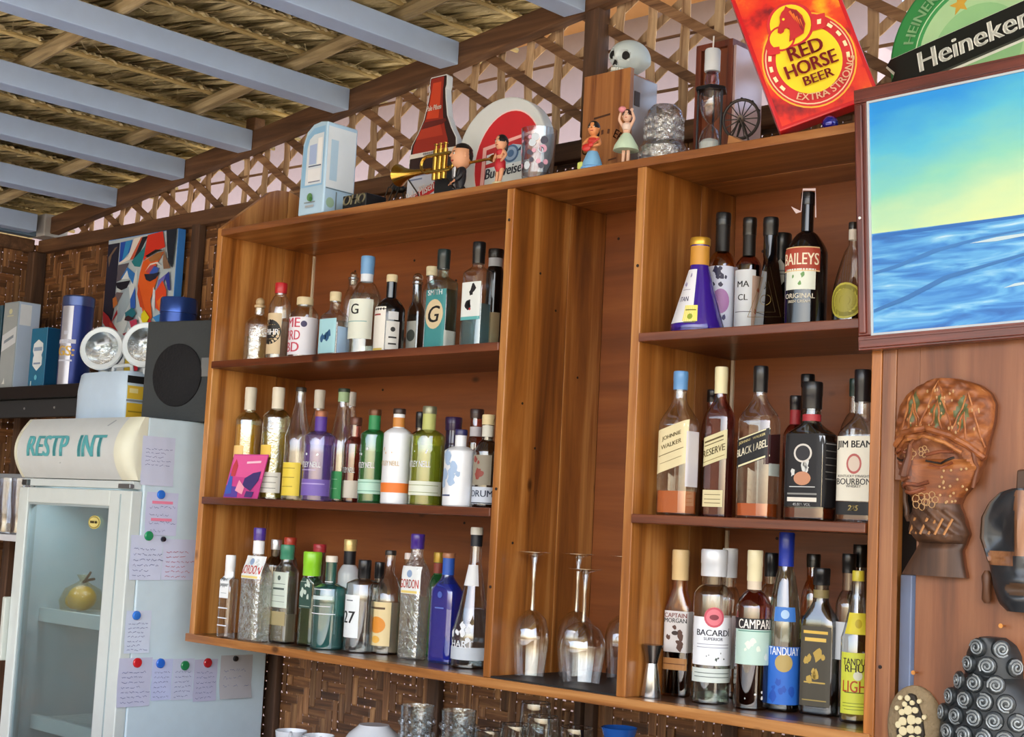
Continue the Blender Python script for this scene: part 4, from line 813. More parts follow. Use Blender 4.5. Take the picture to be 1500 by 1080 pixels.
# trumpet
BRASS = paint('#c9a24a', .22, 1.0)
tp = thing('trumpet', 'small brass trumpet lying across in front of the bottle sign', 'trumpet', (.712, .030, T + .073), 0, rot=(0, R(1), 0)); tp.scale = (.80, .80, .80)
bell = [(.036, -.012), (.034, -.008), (.025, .008), (.017, .03), (.011, .06), (.0085, .10), (.0065, .14)]
MB().lathe([(r, z) for r, z in bell], 24, caps=(False, False)).build('bell', BRASS, tp, smooth=True, rot=(0, R(90), 0))
mb = MB(); mb.tube([(.14, 0, 0), (.22, 0, 0)], .0055, 8)
mb.tube([(.25 + .0*k, 0, .004) for k in (0,)] + [(.30, 0, .004), (.37, 0, .006)], .0045, 8); mb.build('lead_pipe', BRASS, tp, smooth=True)
loop = [(.13 + .028*math.cos(a), -.012, .016 + .026*math.sin(a)) for a in [R(90 + 180*k/8) for k in range(9)]] + [(.225 + .022*math.cos(a), -.012, .016 + .026*math.sin(a)) for a in [R(-90 + 180*k/8) for k in range(9)]]
MB().tube(loop, .0055, 8, closed=True).build('tuning_loop', BRASS, tp, smooth=True)
for k in range(3):
    v = MB().lathe([(.0085, -.045), (.0085, .050), (.004, .051), (.004, .064), (.0075, .065), (.0075, .068)], 14).build('valve', BRASS, tp, smooth=True, loc=(.158 + .021*k, -.006, .01), rot=(R(0), 0, 0))
MB().lathe([(.004, 0), (.005, .02), (.0115, .034), (.012, .038), (.008, .038)], 14).build('mouthpiece', BRASS, tp, smooth=True, loc=(.365, 0, .0055), rot=(0, R(90), 0))
MB().tube([(.02, .012, -.014), (.03, .05, -.055), (.03, .06, -.089)], .0025, 6).build('wire_stand', paint('#2a2420', .5), tp)
MB().tube([(.20, .006, -.03), (.20, .05, -.06), (.20, .06, -.089)], .0025, 6).build('wire_stand', paint('#2a2420', .5), tp)

# ---- little figures
SKIN1 = paint('#d9a07c', .45); HAIR = paint('#17100e', .4)
def head(p, c, r, skin_m, hair_m, yaw=0, name='head', hair_kind='short'):
    e = bpy.data.objects.new(name, None)
    h = MB(); h.rings([[(r*.86*math.sin(math.pi*j/12)**.9*math.cos(2*math.pi*i/16)*(1 - .16*max(0, .45 - j/12)), r*.95*math.sin(math.pi*j/12)**.9*math.sin(2*math.pi*i/16), -r*1.15*math.cos(math.pi*j/12)) for i in range(16)] for j in range(1, 12)])
    h.add([(-r*.13, -r*.93, -r*.15), (r*.13, -r*.93, -r*.15), (0, -r*1.2, -r*.12), (0, -r*.92, r*.22)], [(0, 1, 2), (0, 2, 3), (1, 3, 2)])      # nose
    for s in (-1, 1): h.ball((s*r*.86, 0, 0), r*.09, r*.18, r*.24, 8, 6)
    o = h.build(name, skin_m, p, smooth=True, loc=c, rot=(0, 0, R(yaw)))
    hb = MB()
    n = 8 if hair_kind == 'short' else 6
    rings = []
    for j in range(n, 13):
        rings.append([(r*.95*math.sin(math.pi*min(j, 11.8)/12)**.9*math.cos(2*math.pi*i/16), r*1.04*math.sin(math.pi*min(j, 11.8)/12)**.9*math.sin(2*math.pi*i/16) + r*.10, -r*1.22*math.cos(math.pi*min(j, 11.8)/12)) for i in range(16)])
    hb.rings(rings)
    if hair_kind != 'short': hb.ball((0, r*.55, -r*.5), r*.75, r*.5, r*1.1, 12, 8)
    else: hb.ball((0, r*.42, r*.1), r*.82, r*.62, r*.8, 12, 8)
    hb.build('hair', hair_m, o, smooth=True)
    f = MB()
    for s in (-1, 1):
        f.k = 0; f.ball((s*r*.33, -r*.86, r*.12), r*.14, r*.06, r*.09, 8, 6)
        f.k = 1; f.ball((s*r*.33, -r*.91, r*.12), r*.06, r*.04, r*.07, 8, 6)
        f.box(s*r*.33 - r*.16, s*r*.33 + r*.16, -r*.93, -r*.84, r*.29, r*.34)
    f.k = 2; f.ball((0, -r*.86, -r*.46), r*.26, r*.09, r*.07, 10, 6)
    f.build('face_paint', [paint('#efe9e2'), HAIR, paint('#a83a34')], o, smooth=True)
    return o
def hands(mb, c, r, d):
    """tiny open hand: palm and five fingers"""
    c = Vector(c); d = Vector(d).normalized(); sd = d.cross(Vector((0, -1, .3))).normalized()
    mb.ball(tuple(c), r, r*.6, r, 8, 6)
    for k, L in enumerate((1.2, 1.9, 2.1, 1.9, 1.5)):
        b = c + sd*r*(k-2)*.42; e = b + d*r*L + sd*r*(k-2)*.25; mb.tube([tuple(b), tuple((b+e)/2 + Vector((0, -r*.15, 0))), tuple(e)], r*.24, 5)
# bobble-head man in a dark suit
bm_ = thing('figurine', 'big-headed figurine of a man in a dark suit with white shirt by the trumpet', 'figurine', (.935, .02, T), R(-30))
skin('body', [(0, 0, .028), (0, 0, .046), (0, 0, .060), (-.017, 0, .052), (-.022, -.006, .034), (-.016, -.016, .024), (.017, 0, .052), (.022, -.006, .034), (.016, -.016, .024), (-.008, 0, .014), (-.009, -.002, .003), (.008, 0, .014), (.009, -.002, .003)],
     [(0, 1), (1, 2), (1, 3), (3, 4), (4, 5), (1, 6), (6, 7), (7, 8), (0, 9), (9, 10), (0, 11), (11, 12)], [.015, .016, .007, .008, .0065, .005, .008, .0065, .005, .008, .007, .008, .007], paint('#1a1a22', .5), bm_)
mb = MB(); mb.prism([(-.008, .034), (.008, .034), (.010, .058), (-.010, .058)], -.0185, -.015); mb.build('shirt', paint('#d9dce4'), bm_)
mb = MB(); mb.prism([(-.0025, .036), (0, .030), (.0025, .036), (.0018, .056), (-.0018, .056)], -.0195, -.0187); mb.build('tie', paint('#1c2440'), bm_)
mb = MB(); hands(mb, (-.016, -.019, .023), .004, (.2, -.6, -.6)); hands(mb, (.016, -.019, .023), .004, (-.2, -.6, -.6)); mb.build('hands', SKIN1, bm_, smooth=True)
head(bm_, (0, 0, .087), .028, SKIN1, HAIR, 10)
MB().lathe([(.022, 0), (.022, .004), (.020, .005)], 20).build('base', paint('#15151a'), bm_)
# woman in red
wr = thing('figurine', 'small figurine of a black-haired woman in a red two-piece costume', 'figurine', (1.075, .012, T), R(-10))
skin('body', [(0, 0, .050), (0, 0, .062), (0, 0, .076), (0, 0, .086), (-.013, 0, .078), (-.019, -.004, .064), (-.010, -.012, .056), (.013, 0, .078), (.022, .0, .068), (.016, -.006, .056), (-.007, 0, .036), (-.008, -.001, .018), (-.008, -.004, .003), (.007, 0, .036), (.009, -.003, .018), (.008, -.006, .003)],
     [(0, 1), (1, 2), (2, 3), (2, 4), (4, 5), (5, 6), (2, 7), (7, 8), (8, 9), (0, 10), (10, 11), (11, 12), (0, 13), (13, 14), (14, 15)], [.010, .007, .0095, .004, .0045, .0038, .003, .0045, .0038, .003, .0065, .005, .004, .0065, .005, .004], SKIN1, wr)
MB().lathe([(.0085, .030), (.0135, .040), (.0125, .055), (.009, .060)], 16).build('red_skirt', paint('#b8202c'), wr, smooth=True)
MB().lathe([(.0100, .070), (.0120, .075), (.0115, .080), (.008, .083)], 16).build('red_top', paint('#b8202c'), wr, smooth=True)
mb = MB(); hands(mb, (-.010, -.012, .056), .003, (.4, -.2, .4)); hands(mb, (.016, -.006, .056), .003, (-.4, -.2, -.4)); mb.build('hands', SKIN1, wr, smooth=True)
head(wr, (0, 0, .100), .0165, SKIN1, HAIR, 8, hair_kind='long')
MB().lathe([(.017, 0), (.017, .003), (.015, .004)], 18).build('base', paint('#cfc8a0'), wr)
# ukulele hula figure
hu = thing('figurine', 'hula figurine holding a red ukulele on a blue base', 'figurine', (1.350, .022, T), R(14))
skin('body', [(0, 0, .034), (0, 0, .050), (0, 0, .066), (0, 0, .080), (-.014, 0, .070), (-.020, -.008, .058), (-.006, -.016, .056), (.014, 0, .070), (.020, -.006, .056), (.006, -.017, .050), (-.007, 0, .022), (-.007, 0, .010), (.007, 0, .022), (.007, 0, .010)],
     [(0, 1), (1, 2), (2, 3), (2, 4), (4, 5), (5, 6), (2, 7), (7, 8), (8, 9), (0, 10), (10, 11), (0, 12), (12, 13)], [.011, .0085, .0105, .0045, .005, .004, .0034, .005, .004, .0034, .008, .007, .008, .007], paint('#d98e58', .45), hu)
MB().lathe([(.024, .004), (.021, .018), (.013, .038), (.011, .042)], 18).build('blue_skirt', paint('#7db4e0', .5), hu, smooth=True)
MB().lathe([(.026, 0), (.026, .005), (.022, .008)], 20).build('base', paint('#6aa0d8', .4), hu, smooth=True)
mb = MB(); mb.ball((-.006, -.021, .047), .011, .004, .009, 14, 8); mb.ball((.004, -.021, .053), .0075, .004, .0065, 12, 8); mb.tube([(.008, -.021, .055), (.024, -.020, .066)], .0022, 6); mb.build('ukulele', paint('#c02c28', .35), hu, smooth=True)
MB().lathe([(.0105, .072), (.013, .066), (.0105, .060), (.012, .066)], 14).build('red_garland', paint('#c83a30'), hu, smooth=True)
mb = MB(); hands(mb, (-.006, -.018, .056), .003, (.5, -.1, -.4)); hands(mb, (.006, -.019, .050), .003, (-.5, -.1, .1)); mb.build('hands', paint('#d98e58', .45), hu, smooth=True)
head(hu, (0, 0, .0945), .0150, paint('#d98e58', .45), HAIR, 6, hair_kind='long')
MB().box(-.034, -.018, -.010, .008, 0, .020).build('leaf_base', paint('#c9d470', .5), hu, bevel=.005)
# dancer with raised arms
da = thing('figurine', 'dancer figurine in a pale green skirt with both arms raised', 'figurine', (1.438, .030, T), R(18))
skin('body', [(0, 0, .062), (0, 0, .076), (0, 0, .090), (0, 0, .100), (-.011, 0, .092), (-.018, -.003, .104), (-.014, -.004, .120), (.011, 0, .092), (.018, -.003, .104), (.012, -.004, .121), (-.005, 0, .044), (-.005, 0, .024), (-.005, -.002, .004), (.005, 0, .044), (.006, 0, .024), (.006, -.002, .004)],
     [(0, 1), (1, 2), (2, 3), (2, 4), (4, 5), (5, 6), (2, 7), (7, 8), (8, 9), (0, 10), (10, 11), (11, 12), (0, 13), (13, 14), (14, 15)], [.008, .006, .0082, .0036, .004, .0033, .0028, .004, .0033, .0028, .0055, .0042, .0036, .0055, .0042, .0036], paint('#d9b098', .45), da)
MB().lathe([(.0285, .034), (.026, .044), (.013, .066), (.0085, .072)], 22).build('skirt', paint('#c4dcc4', .6), da, smooth=True)
MB().lathe([(.0085, .080), (.0103, .086), (.0098, .092), (.0068, .095)], 14).build('top', paint('#e0c8bc'), da, smooth=True)
mb = MB(); hands(mb, (-.014, -.004, .121), .0028, (.1, -.1, 1)); hands(mb, (.012, -.004, .122), .0028, (-.1, -.1, 1)); mb.build('hands', paint('#d9b098', .45), da, smooth=True)
head(da, (0, 0, .112), .0125, paint('#d9b098', .45), paint('#3a1c18', .4), 6, hair_kind='long')
MB().ball((-.010, -.006, .126), .009, .007, .007, 12, 8).build('flower', paint('#d88a94'), da, smooth=True)
MB().lathe([(.016, 0), (.016, .003), (.014, .004)], 18).build('base', paint('#d8d0b8'), da)
# wooden bottle case with burnt letters
wc = thing('wooden_case', 'tall wooden bottle case with burnt arched letters and a sheen painted on its side', 'box', (1.196, .16, T))
BOX = wood('#6a3a1e', '#9a6234', '#b87e48', 'z', rough=.4, coat=.1, fine=40, rand=.05, knots=False)
MB().box(0, .140, 0, .014, 0, .276).build('front_panel', BOX, wc, bevel=.001)
MB().box(.0, .128, .0145, .105, 0, .270).build('case_body', BOX, wc, bevel=.001)
MB().box(.1285, .138, .0145, .105, 0, .262).build('sheen_side', paint('#a89c96', .18, .35), wc, bevel=.001)  # sky reflection on the varnished side, put into a pale colour
MB().box(.1381, .1395, .02, .04, .19, .225).build('hinge', paint('#4a3a30', .4, .7), wc, bevel=.0005)
BURN = paint('#3f1e0e', .7)
text(wc, 'OLD', .020, BURN, arc(.072, .068, -.0006, .064, 142), 0, .02, maxw=.05)
text(wc, 'ER', .020, BURN, arc(.072, .068, -.0006, .064, 50), 0, .02)
layers(wc, 'burnt_lines', [('#4a2814', [(.035, .166), (.085, .170), (.085, .175), (.035, .171)]), ('#5a321a', [(.06, .126), (.067, .127), (.067, .138), (.06, .137)]), ('#5a321a', [(.078, .127), (.085, .125), (.087, .136), (.08, .138)]), ('#5a321a', [(.085, .06), (.11, .062), (.11, .066), (.085, .064)])], -.0002)
# skull
sk = thing('skull', 'pale blue-white plastic skull peering over the wooden bottle case', 'skull', (1.272, .225, T + .272), R(8), rot=(R(4), R(12), R(2))); sk.scale = (.9, .9, .9)
mb = MB(); cen = (0, 0, .055); NS, NR = 40, 28; vs = []
for jx in range(1, NR):
    for ix in range(NS):
        th = math.pi*jx/NR; ph = 2*math.pi*ix/NS; d = Vector((math.sin(th)*math.cos(ph), math.sin(th)*math.sin(ph), math.cos(th)))
        r = Vector((d.x*.050, d.y*.064, d.z*.050))
        if d.z < -.15: r.x *= 1 + .35*(d.z + .15); r.y *= (1 + .25*(d.z+.15)) if d.y < 0 else (1 + .7*(d.z+.15)); r.z *= 1.0
        p = r
        if d.y < 0:
            for (ex, ez, rad_, dep) in ((-.020, .002, .0135, .020), (.020, .002, .0135, .020), (0, -.018, .0065, .010)):
                q = math.hypot(p.x - ex, (p.z - ez))
                if q < rad_: p = p + Vector((0, dep*(1 - (q/rad_)**3), 0))
            if -.034 < p.z < -.028: p = p + Vector((0, .004, 0))
        for s in (-1, 1):
            q = math.hypot((p.y + .03), (p.z + .012))
            if d.x*s > .3 and q < .016: p = p + Vector((-s*.008*(1 - q/.016), 0, 0))
        vs.append((p.x, p.y, p.z + .055))
fs = []
for jx in range(NR-2):
    for ix in range(NS):
        k = (ix+1) % NS; fs.append((jx*NS+ix, (jx+1)*NS+ix, (jx+1)*NS+k, jx*NS+k))
fs += [tuple(range(NS)), tuple((NR-2)*NS + i for i in range(NS-1, -1, -1))]
mb.add(vs, fs); mb.build('cranium', paint('#c9d6d8', .4), sk, smooth=True)
for s in (-1, 1): MB().ball((s*.020, -.0455, .057), .0128, .006, .0125, 14, 8).build('eye_socket', paint('#0c0b0c', .7), sk, smooth=True)
MB().prism([(-.006, -.008), (0, .012), (.006, -.008), (0, -.004)], -.0605, -.056).build('nose_hole', paint('#0c0b0c', .7), sk, loc=(0, 0, .037))
mb = MB(); mb.loft([(-.004, .018, .014, 2.5, 0, -.030), (.006, .026, .020, 2.5, 0, -.034), (.016, .030, .016, 2.5, 0, -.032)], 20); mb.build('jaw', paint('#c9d6d8', .4), sk, smooth=True)
mb = MB()
for k in range(8):
    x = -.0195 + .0055*k; mb.box(x, x+.0046, -.055 + abs(k-3.5)*.0018, -.045, .016, .025)
mb.build('teeth', paint('#dfe4e0', .4), sk, bevel=.001)
# cut-crystal glasses, one upturned on the other
CUT = glass('#f4f6f8', '#9a9ea8', .5, .26)
for nm, z, prof, lb in (('lower', 0, [(.046, 0), (.052, .006), (.055, .045), (.046, .058), (.046, .060)], 'wide cut-crystal bowl upturned under the crystal tumbler'), ('upper', .060, [(.041, 0), (.041, .045), (.038, .070), (.028, .082), (.0, .084)], 'cut-crystal tumbler upturned on the wide crystal bowl')):
    t = thing('crystal_glass', lb, 'glass', (1.487, .10, T + z), 0, 'upturned crystal glasses')
    MB().lathe(prof, 32).build('cut_glass', CUT, t, smooth=True)
    mb = MB()
    for k in range(14):
        a = 2*math.pi*k/14; r = prof[1][0]*.99
        for q in range(3 if nm == 'upper' else 2):
            zz = .012 + q*.018; mb.ball((r*math.cos(a), r*math.sin(a), zz), .0065, .0065, .0085, 6, 4)
    mb.build('facets', CUT, t)
# wooden case behind the hourglass
w2 = thing('wooden_case', 'reddish wooden case with a painted side sheen behind the hourglass', 'box', (1.522, .16, T))
RED = wood('#4a1f12', '#6f331c', '#87452a', 'z', rough=.4, coat=.1, fine=40, rand=.05, knots=False)
MB().box(0, .014, 0, .11, 0, .290).box(.084, .098, 0, .11, 0, .290).box(.014, .084, 0, .11, .276, .290).box(.014, .084, 0, .11, 0, .012).build('frame', RED, w2, bevel=.001)
MB().box(.014, .084, .012, .11, .012, .276).build('front_panel', wood('#4f2415', '#7a3f22', '#94552f', 'z', rough=.45, coat=.05, fine=40, rand=.05, knots=False), w2)
MB().box(.0981, .1055, .004, .108, 0, .275).build('sheen_side', paint('#d8bcb8', .2, .2), w2, bevel=.001)  # bright reflection painted into the colour of this side
layers(w2, 'printed_lines', [('#c89a80', [(.018, .198 - .012*k), (.05, .200 - .012*k), (.05, .203 - .012*k), (.018, .201 - .012*k)]) for k in range(5)], .0118)
# hourglass with a pale candle on it
hg = thing('hourglass', 'small black-framed hourglass with white sand before the reddish case', 'hourglass', (1.622, .085, T))
for z in (0, .148): MB().lathe([(.036, 0), (.036, .006), (.033, .009)], 6).build('end_plate', paint('#15161a', .3, .3), hg, loc=(0, 0, z))
for k in range(3):
    a = R(90 + 120*k + 25); MB().tube([(.029*math.cos(a), .029*math.sin(a), .008), (.029*math.cos(a), .029*math.sin(a), .150)], .0026, 8).build('post', paint('#3a3a3c', .3, .8), hg, smooth=True)
MB().lathe([(.023, .010), (.024, .04), (.018, .062), (.004, .078), (.018, .094), (.024, .118), (.023, .147)], 24).build('bulbs', glass('#eef0f2', '#6a6e78', gloss=.10), hg, smooth=True)
MB().lathe([(.022, .011), (.0225, .036), (.016, .043), (.0, .048)], 20).build('sand', paint('#dfe6e2', .8), hg, smooth=True)
cn = thing('candle', 'short white candle standing on top of the hourglass', 'candle', (1.622, .085, T + .157))
MB().lathe([(.015, 0), (.016, .012), (.013, .034), (.006, .036)], 18).build('holder', glass('#d8b8bc', '#6a4048', gloss=.1), cn, smooth=True)
MB().lathe([(.0165, .036), (.017, .039), (.017, .082), (.0155, .085), (.0, .085)], 22).build('wax', paint('#d3dbe2', .5), cn, smooth=True)
MB().tube([(0, 0, .084), (.001, 0, .115)], .0017, 6).build('wick', paint('#e6e4e0', .6), cn)
# spinning wheel
wh = thing('spinning_wheel', 'small dark model spinning wheel left of the red sign', 'wheel', (1.690, .10, T + .0), R(18)); wh.scale = (.78, .78, .84)
DK = paint('#2a211c', .5)
mb = MB(); mb.tube([(.050*math.cos(2*math.pi*k/28), 0, .098 + .050*math.sin(2*math.pi*k/28)) for k in range(28)], .0042, 8, closed=True); mb.build('rim', DK, wh, smooth=True)
for k in range(14):
    a = 2*math.pi*k/14; MB().tube([(.006*math.cos(a), 0, .098 + .006*math.sin(a)), (.048*math.cos(a), 0, .098 + .048*math.sin(a))], .0016, 6).build('spoke', DK, wh)
MB().lathe([(.008, -.010), (.010, -.004), (.010, .004), (.008, .010)], 14).build('hub', paint('#6a5a4c', .5), wh, smooth=True, loc=(0, 0, .098), rot=(R(90), 0, 0))
for s in (-1, 1):
    MB().tube([(s*.034, -.012, 0), (s*.030, -.012, .03), (0, -.012, .098)], .003, 6).build('leg', DK, wh); MB().tube([(s*.034, .016, 0), (0, .016, .098)], .003, 6).build('leg', DK, wh)
    for k in range(5): MB().ball((.052*math.cos(R(20+35*k))*s, 0, .098 + .052*math.sin(R(20+35*k))), .0045, .0045, .0045, 6, 4).build('knob', DK, wh)
MB().box(-.04, .05, -.02, .024, .018, .024).build('bench', paint('#4a3a2c', .6), wh, bevel=.001)
wd = thing('wood_chip', 'small pale brown wooden wedge lying at the shelf edge', 'wedge', (1.745, .012, T), R(-15))
MB().prism([(-.024, 0), (.024, 0), (-.020, .022)], -.008, .012).build('wedge', paint('#b07a4a', .6), wd)
# tilted red beer sign
rh = thing('red_sign', 'large tilted red and yellow illuminated beer sign with a horse head', 'sign', (1.945, .031, 1.171), 0, rot=(R(-5.2), R(-20.7), R(30.6))); rh.scale = (.8, .8, .8)
wd_, hh = .127, .45
MB().box(-wd_, wd_, 0, .05, 0, hh).build('light_box', paint('#c3121e', .3, 0, .4), rh, bevel=.004)
ins = [(-wd_+.010, .010), (wd_-.010, .010), (wd_-.010, hh-.010), (-wd_+.010, hh-.010)]
SPR = bpy.data.materials.new('sprayed_red'); SPR.use_nodes = True
_n = SPR.node_tree.nodes; _l = SPR.node_tree.links; _b = _n['Principled BSDF']; _tc = _n.new('ShaderNodeTexCoord'); _z = _n.new('ShaderNodeTexNoise'); _z.inputs['Scale'].default_value = 9; _z.inputs['Detail'].default_value = 9
_l.new(_tc.outputs['Object'], _z.inputs['Vector']); _rp = _n.new('ShaderNodeValToRGB'); _e = _rp.color_ramp.elements
_e[0].position = .36; _e[0].color = lin('#7a1a24'); _e[1].position = .66; _e[1].color = lin('#f0b020'); _x = _e.new(.44); _x.color = lin('#d42a22'); _x = _e.new(.56); _x.color = lin('#e04a24')
_l.new(_z.outputs['Fac'], _rp.inputs['Fac']); _l.new(_rp.outputs[0], _b.inputs['Base Color']); _b.inputs['Roughness'].default_value = .3
mb = MB(); mb.add([(u, -.0006, v) for u, v in ins], [(0, 1, 2, 3)]); mb.build('sprayed_face', SPR, rh)
CX, CZ = .0, .150
def ring_(r1, r2, a0, a1, n=30): return [(CX + r1*math.cos(R(a0+(a1-a0)*k/n)), CZ + r1*1.12*math.sin(R(a0+(a1-a0)*k/n))) for k in range(n+1)] + [(CX + r2*math.cos(R(a1-(a1-a0)*k/n)), CZ + r2*1.12*math.sin(R(a1-(a1-a0)*k/n))) for k in range(n+1)]
YE = '#f0d21c'; RE = '#c8222a'
items = [('#f0b030', circ(CX, CZ, .114, 40, .128)), (RE, circ(CX, CZ, .110, 40, .124)), ('#f4c4a0', ring_(.106, .103, -215, 40)), (YE, circ(CX, CZ, .080, 40, .090)), (RE, circ(CX - .012, CZ + .105, .058, 32, .060)), (YE, circ(CX - .012, CZ + .105, .050, 32, .054)),
         (RE, circ(CX - .044, CZ + .078, .034, 24)), (YE, circ(CX - .044, CZ + .078, .029, 24))]
for k in range(8):
    a = -205 + 16*k if k < 4 else -18 + 17*(k-4)
    items.append(('#f2e0b0', ring_(.098, .090, a, a + 8, 4)))
items.append((RE, [(CX+.030, CZ+.066), (CX+.044, CZ+.105), (CX+.075, CZ+.100), (CX+.066, CZ+.062)])); items.append(('#f2e0b0', [(CX+.048, CZ+.078), (CX+.052, CZ+.090), (CX+.062, CZ+.088), (CX+.057, CZ+.076)]))
items.append((RE, [(CX-.088, CZ+.044), (CX-.088, CZ+.066), (CX-.056, CZ+.058), (CX-.060, CZ+.040)]))
HX, HZ = CX - .012, CZ + .108
horse = [(-.018, -.048), (.022, -.040), (.034, -.018), (.034, .006), (.026, .026), (.010, .038), (.004, .046), (-.002, .038), (-.010, .034), (-.018, .024), (-.022, .010), (-.032, -.004), (-.036, -.014), (-.030, -.020), (-.022, -.018), (-.018, -.012), (-.010, -.010), (-.006, -.016), (-.010, -.030)]
items.append(('#b81c22', [(HX + a, HZ + b) for a, b in horse])); items.append(('#8a1018', [(HX + a, HZ + b) for a, b in [(.010, .036), (.026, .022), (.033, -.012), (.022, -.036), (.018, -.02), (.022, .0), (.014, .02)]])); items.append((YE, circ(HX - .012, HZ + .014, .0035, 8)))
for k in range(4): items.append(('#e06a20', [(HX+.006+.006*k, HZ+.028-.010*k), (HX+.012+.005*k, HZ+.03-.010*k), (HX+.014+.004*k, HZ-.004-.009*k)]))
layers(rh, 'emblem', items, -.0006)
TXR = paint('#8a1418', .4); FY = -.0006 - .0004*(len(items)+2)
text(rh, 'RED', .036, TXR, flat(CX, CZ + .026, FY), 0, .04, maxw=.085)
text(rh, 'HORSE', .036, TXR, flat(CX, CZ - .017, FY), 0, .04, maxw=.128)
text(rh, 'BEER', .024, TXR, flat(CX + .006, CZ - .054, FY), 0, .03, maxw=.075)
text(rh, 'EXTRA STRONG', .018, paint('#f0d0a8', .4), arc(CX, CZ, FY, .101, -72, True), 0, .02, maxw=.19)
ba = thing('glass_bauble', 'small shiny cobalt blue glass ball lying before the red sign', 'ball', (1.948, .03, T))
MB().ball((0, 0, .016), .016, .016, .016, 20, 12).build('ball', paint('#1c1a8c', .08, .3, .8), ba, smooth=True)
dk = thing('bottle_cap_tray', 'dark twisted scrap of driftwood on the shelf top by the painting', 'driftwood', (2.01, .075, T))
MB().tube([(-.035, 0, .010), (-.01, .01, .018), (.015, -.004, .012), (.04, .006, .022)], .010, 8, taper=[.007, .012, .010, .006]).build('driftwood', paint('#2a1a18', .7, 0, 0, .5), dk, smooth=True)
dk.name = 'driftwood'
# green round beer sign
hs = thing('green_sign', 'round green beer sign with a black name banner above the painting', 'sign', (2.197, .14, 1.283), 0, rot=(R(-6), 0, 0))
hs.rotation_euler = (R(-6), R(-13), 0); hs.scale = (.92, .92, .92)
SC = .200
MB().prism(circ(0, .015, SC, 64), 0, .03).build('disc', paint('#1f7a3c', .35, 0, .2), hs, bevel=.004)
layers(hs, 'rings', [('#2f8a48', circ(0, .015, SC-.006, 64)), ('#bfe0b8', circ(0, .015, SC*.70, 56)), ('#3f9a58', circ(0, .015, SC*.685, 56)), ('#a9d2a0', circ(0, .015, SC*.64, 56)), ('#8fc48c', circ(.0, .0, SC*.5, 40)),
   ('#c9a23c', [(-.02 + .024*(1 if k % 2 == 0 else .42)*math.cos(R(90+36*k)), .115 + .024*(1 if k % 2 == 0 else .42)*math.sin(R(90+36*k))) for k in range(10)]),
   ('#e6ece0', [(-.205, .045), (-.19, .060), (.23, .060), (.245, .045), (.23, .02), (.245, -.028), (-.185, -.028), (-.205, -.012), (-.19, .02)]), ('#101410', [(-.198, .043), (-.188, .054), (.226, .054), (.236, .043), (.222, .02), (.236, -.022), (-.182, -.022), (-.198, -.008), (-.182, .02)])], -.0004)
bnr = MB().prism([(-.198, -.008), (-.182, -.022), (.236, -.022), (.222, .02), (.236, .043), (.226, .054), (-.188, .054), (-.198, .043), (-.182, .02)], -.012, -.004).build('banner', paint('#101410', .35), hs)
text(hs, 'Heineken', .046, paint('#eef2ec', .4), flat(.0, .018, -.0126), .0, .035, maxw=.29)
GT = paint('#a8d8a8', .45)
text(hs, 'HEINEKEN', .024, GT, arc(0, .015, -.0045, SC*.79, 128), 0, .02)
text(hs, 'LAGER BEER', .024, GT, arc(0, .015, -.0045, SC*.79, 48), 0, .02)
text(hs, 'PREMIUM QUALITY', .022, GT, arc(0, .015, -.0045, SC*.84, -55, True), 0, .02)

# ================================================================== FRIDGE
WH = paint('#cbdfea', .35, 0, .3); WH2 = paint('#cfd8d6', .35, 0, .2); CREAM = paint('#dcdcc8', .4)
fr = thing('drinks_fridge', 'tall white glass-door drinks fridge left of the shelves', 'fridge', (-.737, -.15, -1.2))
W, FD, FT = .62, .50, 1.79
mb = MB(); mb.box(W-.03, W, .035, FD, .05, FT).box(0, .03, .035, FD, .05, FT).box(.03, W-.03, FD-.03, FD, .05, FT).box(.03, W-.03, .035, FD-.03, FT-.03, FT).box(.03, W-.03, .035, FD-.03, .05, .30).box(.03, W-.03, .035, FD-.03, 1.585, 1.605)
mb.build('cabinet', WH, fr, bevel=.004)
MB().box(.03, W-.03, .04, FD-.031, .30, .302).box(.0305, .032, .04, FD-.031, .30, 1.585).box(W-.032, W-.0305, .04, FD-.031, .30, 1.585).box(.032, W-.032, FD-.033, FD-.031, .302, 1.585).build('liner', paint('#c3cfd2', .4), fr)
hz0, hz1 = 1.612, FT
def hp(v): t = (v - hz0)/(hz1 - hz0); return .025 - .055*math.sin(math.pi*min(1, max(0, .10 + .86*t)))**.8
prof = [(hp(hz0 + (hz1-hz0)*k/14), hz0 + (hz1-hz0)*k/14) for k in range(15)]
rs = []
for u in (0, .004, .012, .04): pass
def hring(x, k): return [(x, .035 - (.035 - y)*k, z) for y, z in prof] + [(x, .0345, hz1), (x, .0345, hz0)]
MB().rings([hring(.020, 1), hring(W-.062, 1)]).build('header', paint('#cdd3d4', .35, 0, .3), fr, smooth=True)
MB().rings([hring(-.006, .55), hring(-.002, .9), hring(.006, 1.03), hring(.0195, 1.03)]).build('header_end', CREAM, fr, smooth=True)
MB().rings([hring(W-.0615, 1.03), hring(W-.03, 1.02), hring(W-.008, .85), hring(W, .62)]).build('header_end', CREAM, fr, smooth=True)
hfn = lambda cu, cv: (lambda u, v: (cu + u, hp(cv + v) - .0018, cv + v))
TEAL = paint('#58a9b0', .4)
text(fr, 'RESTP', .062, TEAL, hfn(.195, 1.706), .0, .05, maxw=.225, fine=True)
text(fr, 'INT', .062, TEAL, hfn(.437, 1.706), .0, .05, maxw=.135, fine=True)
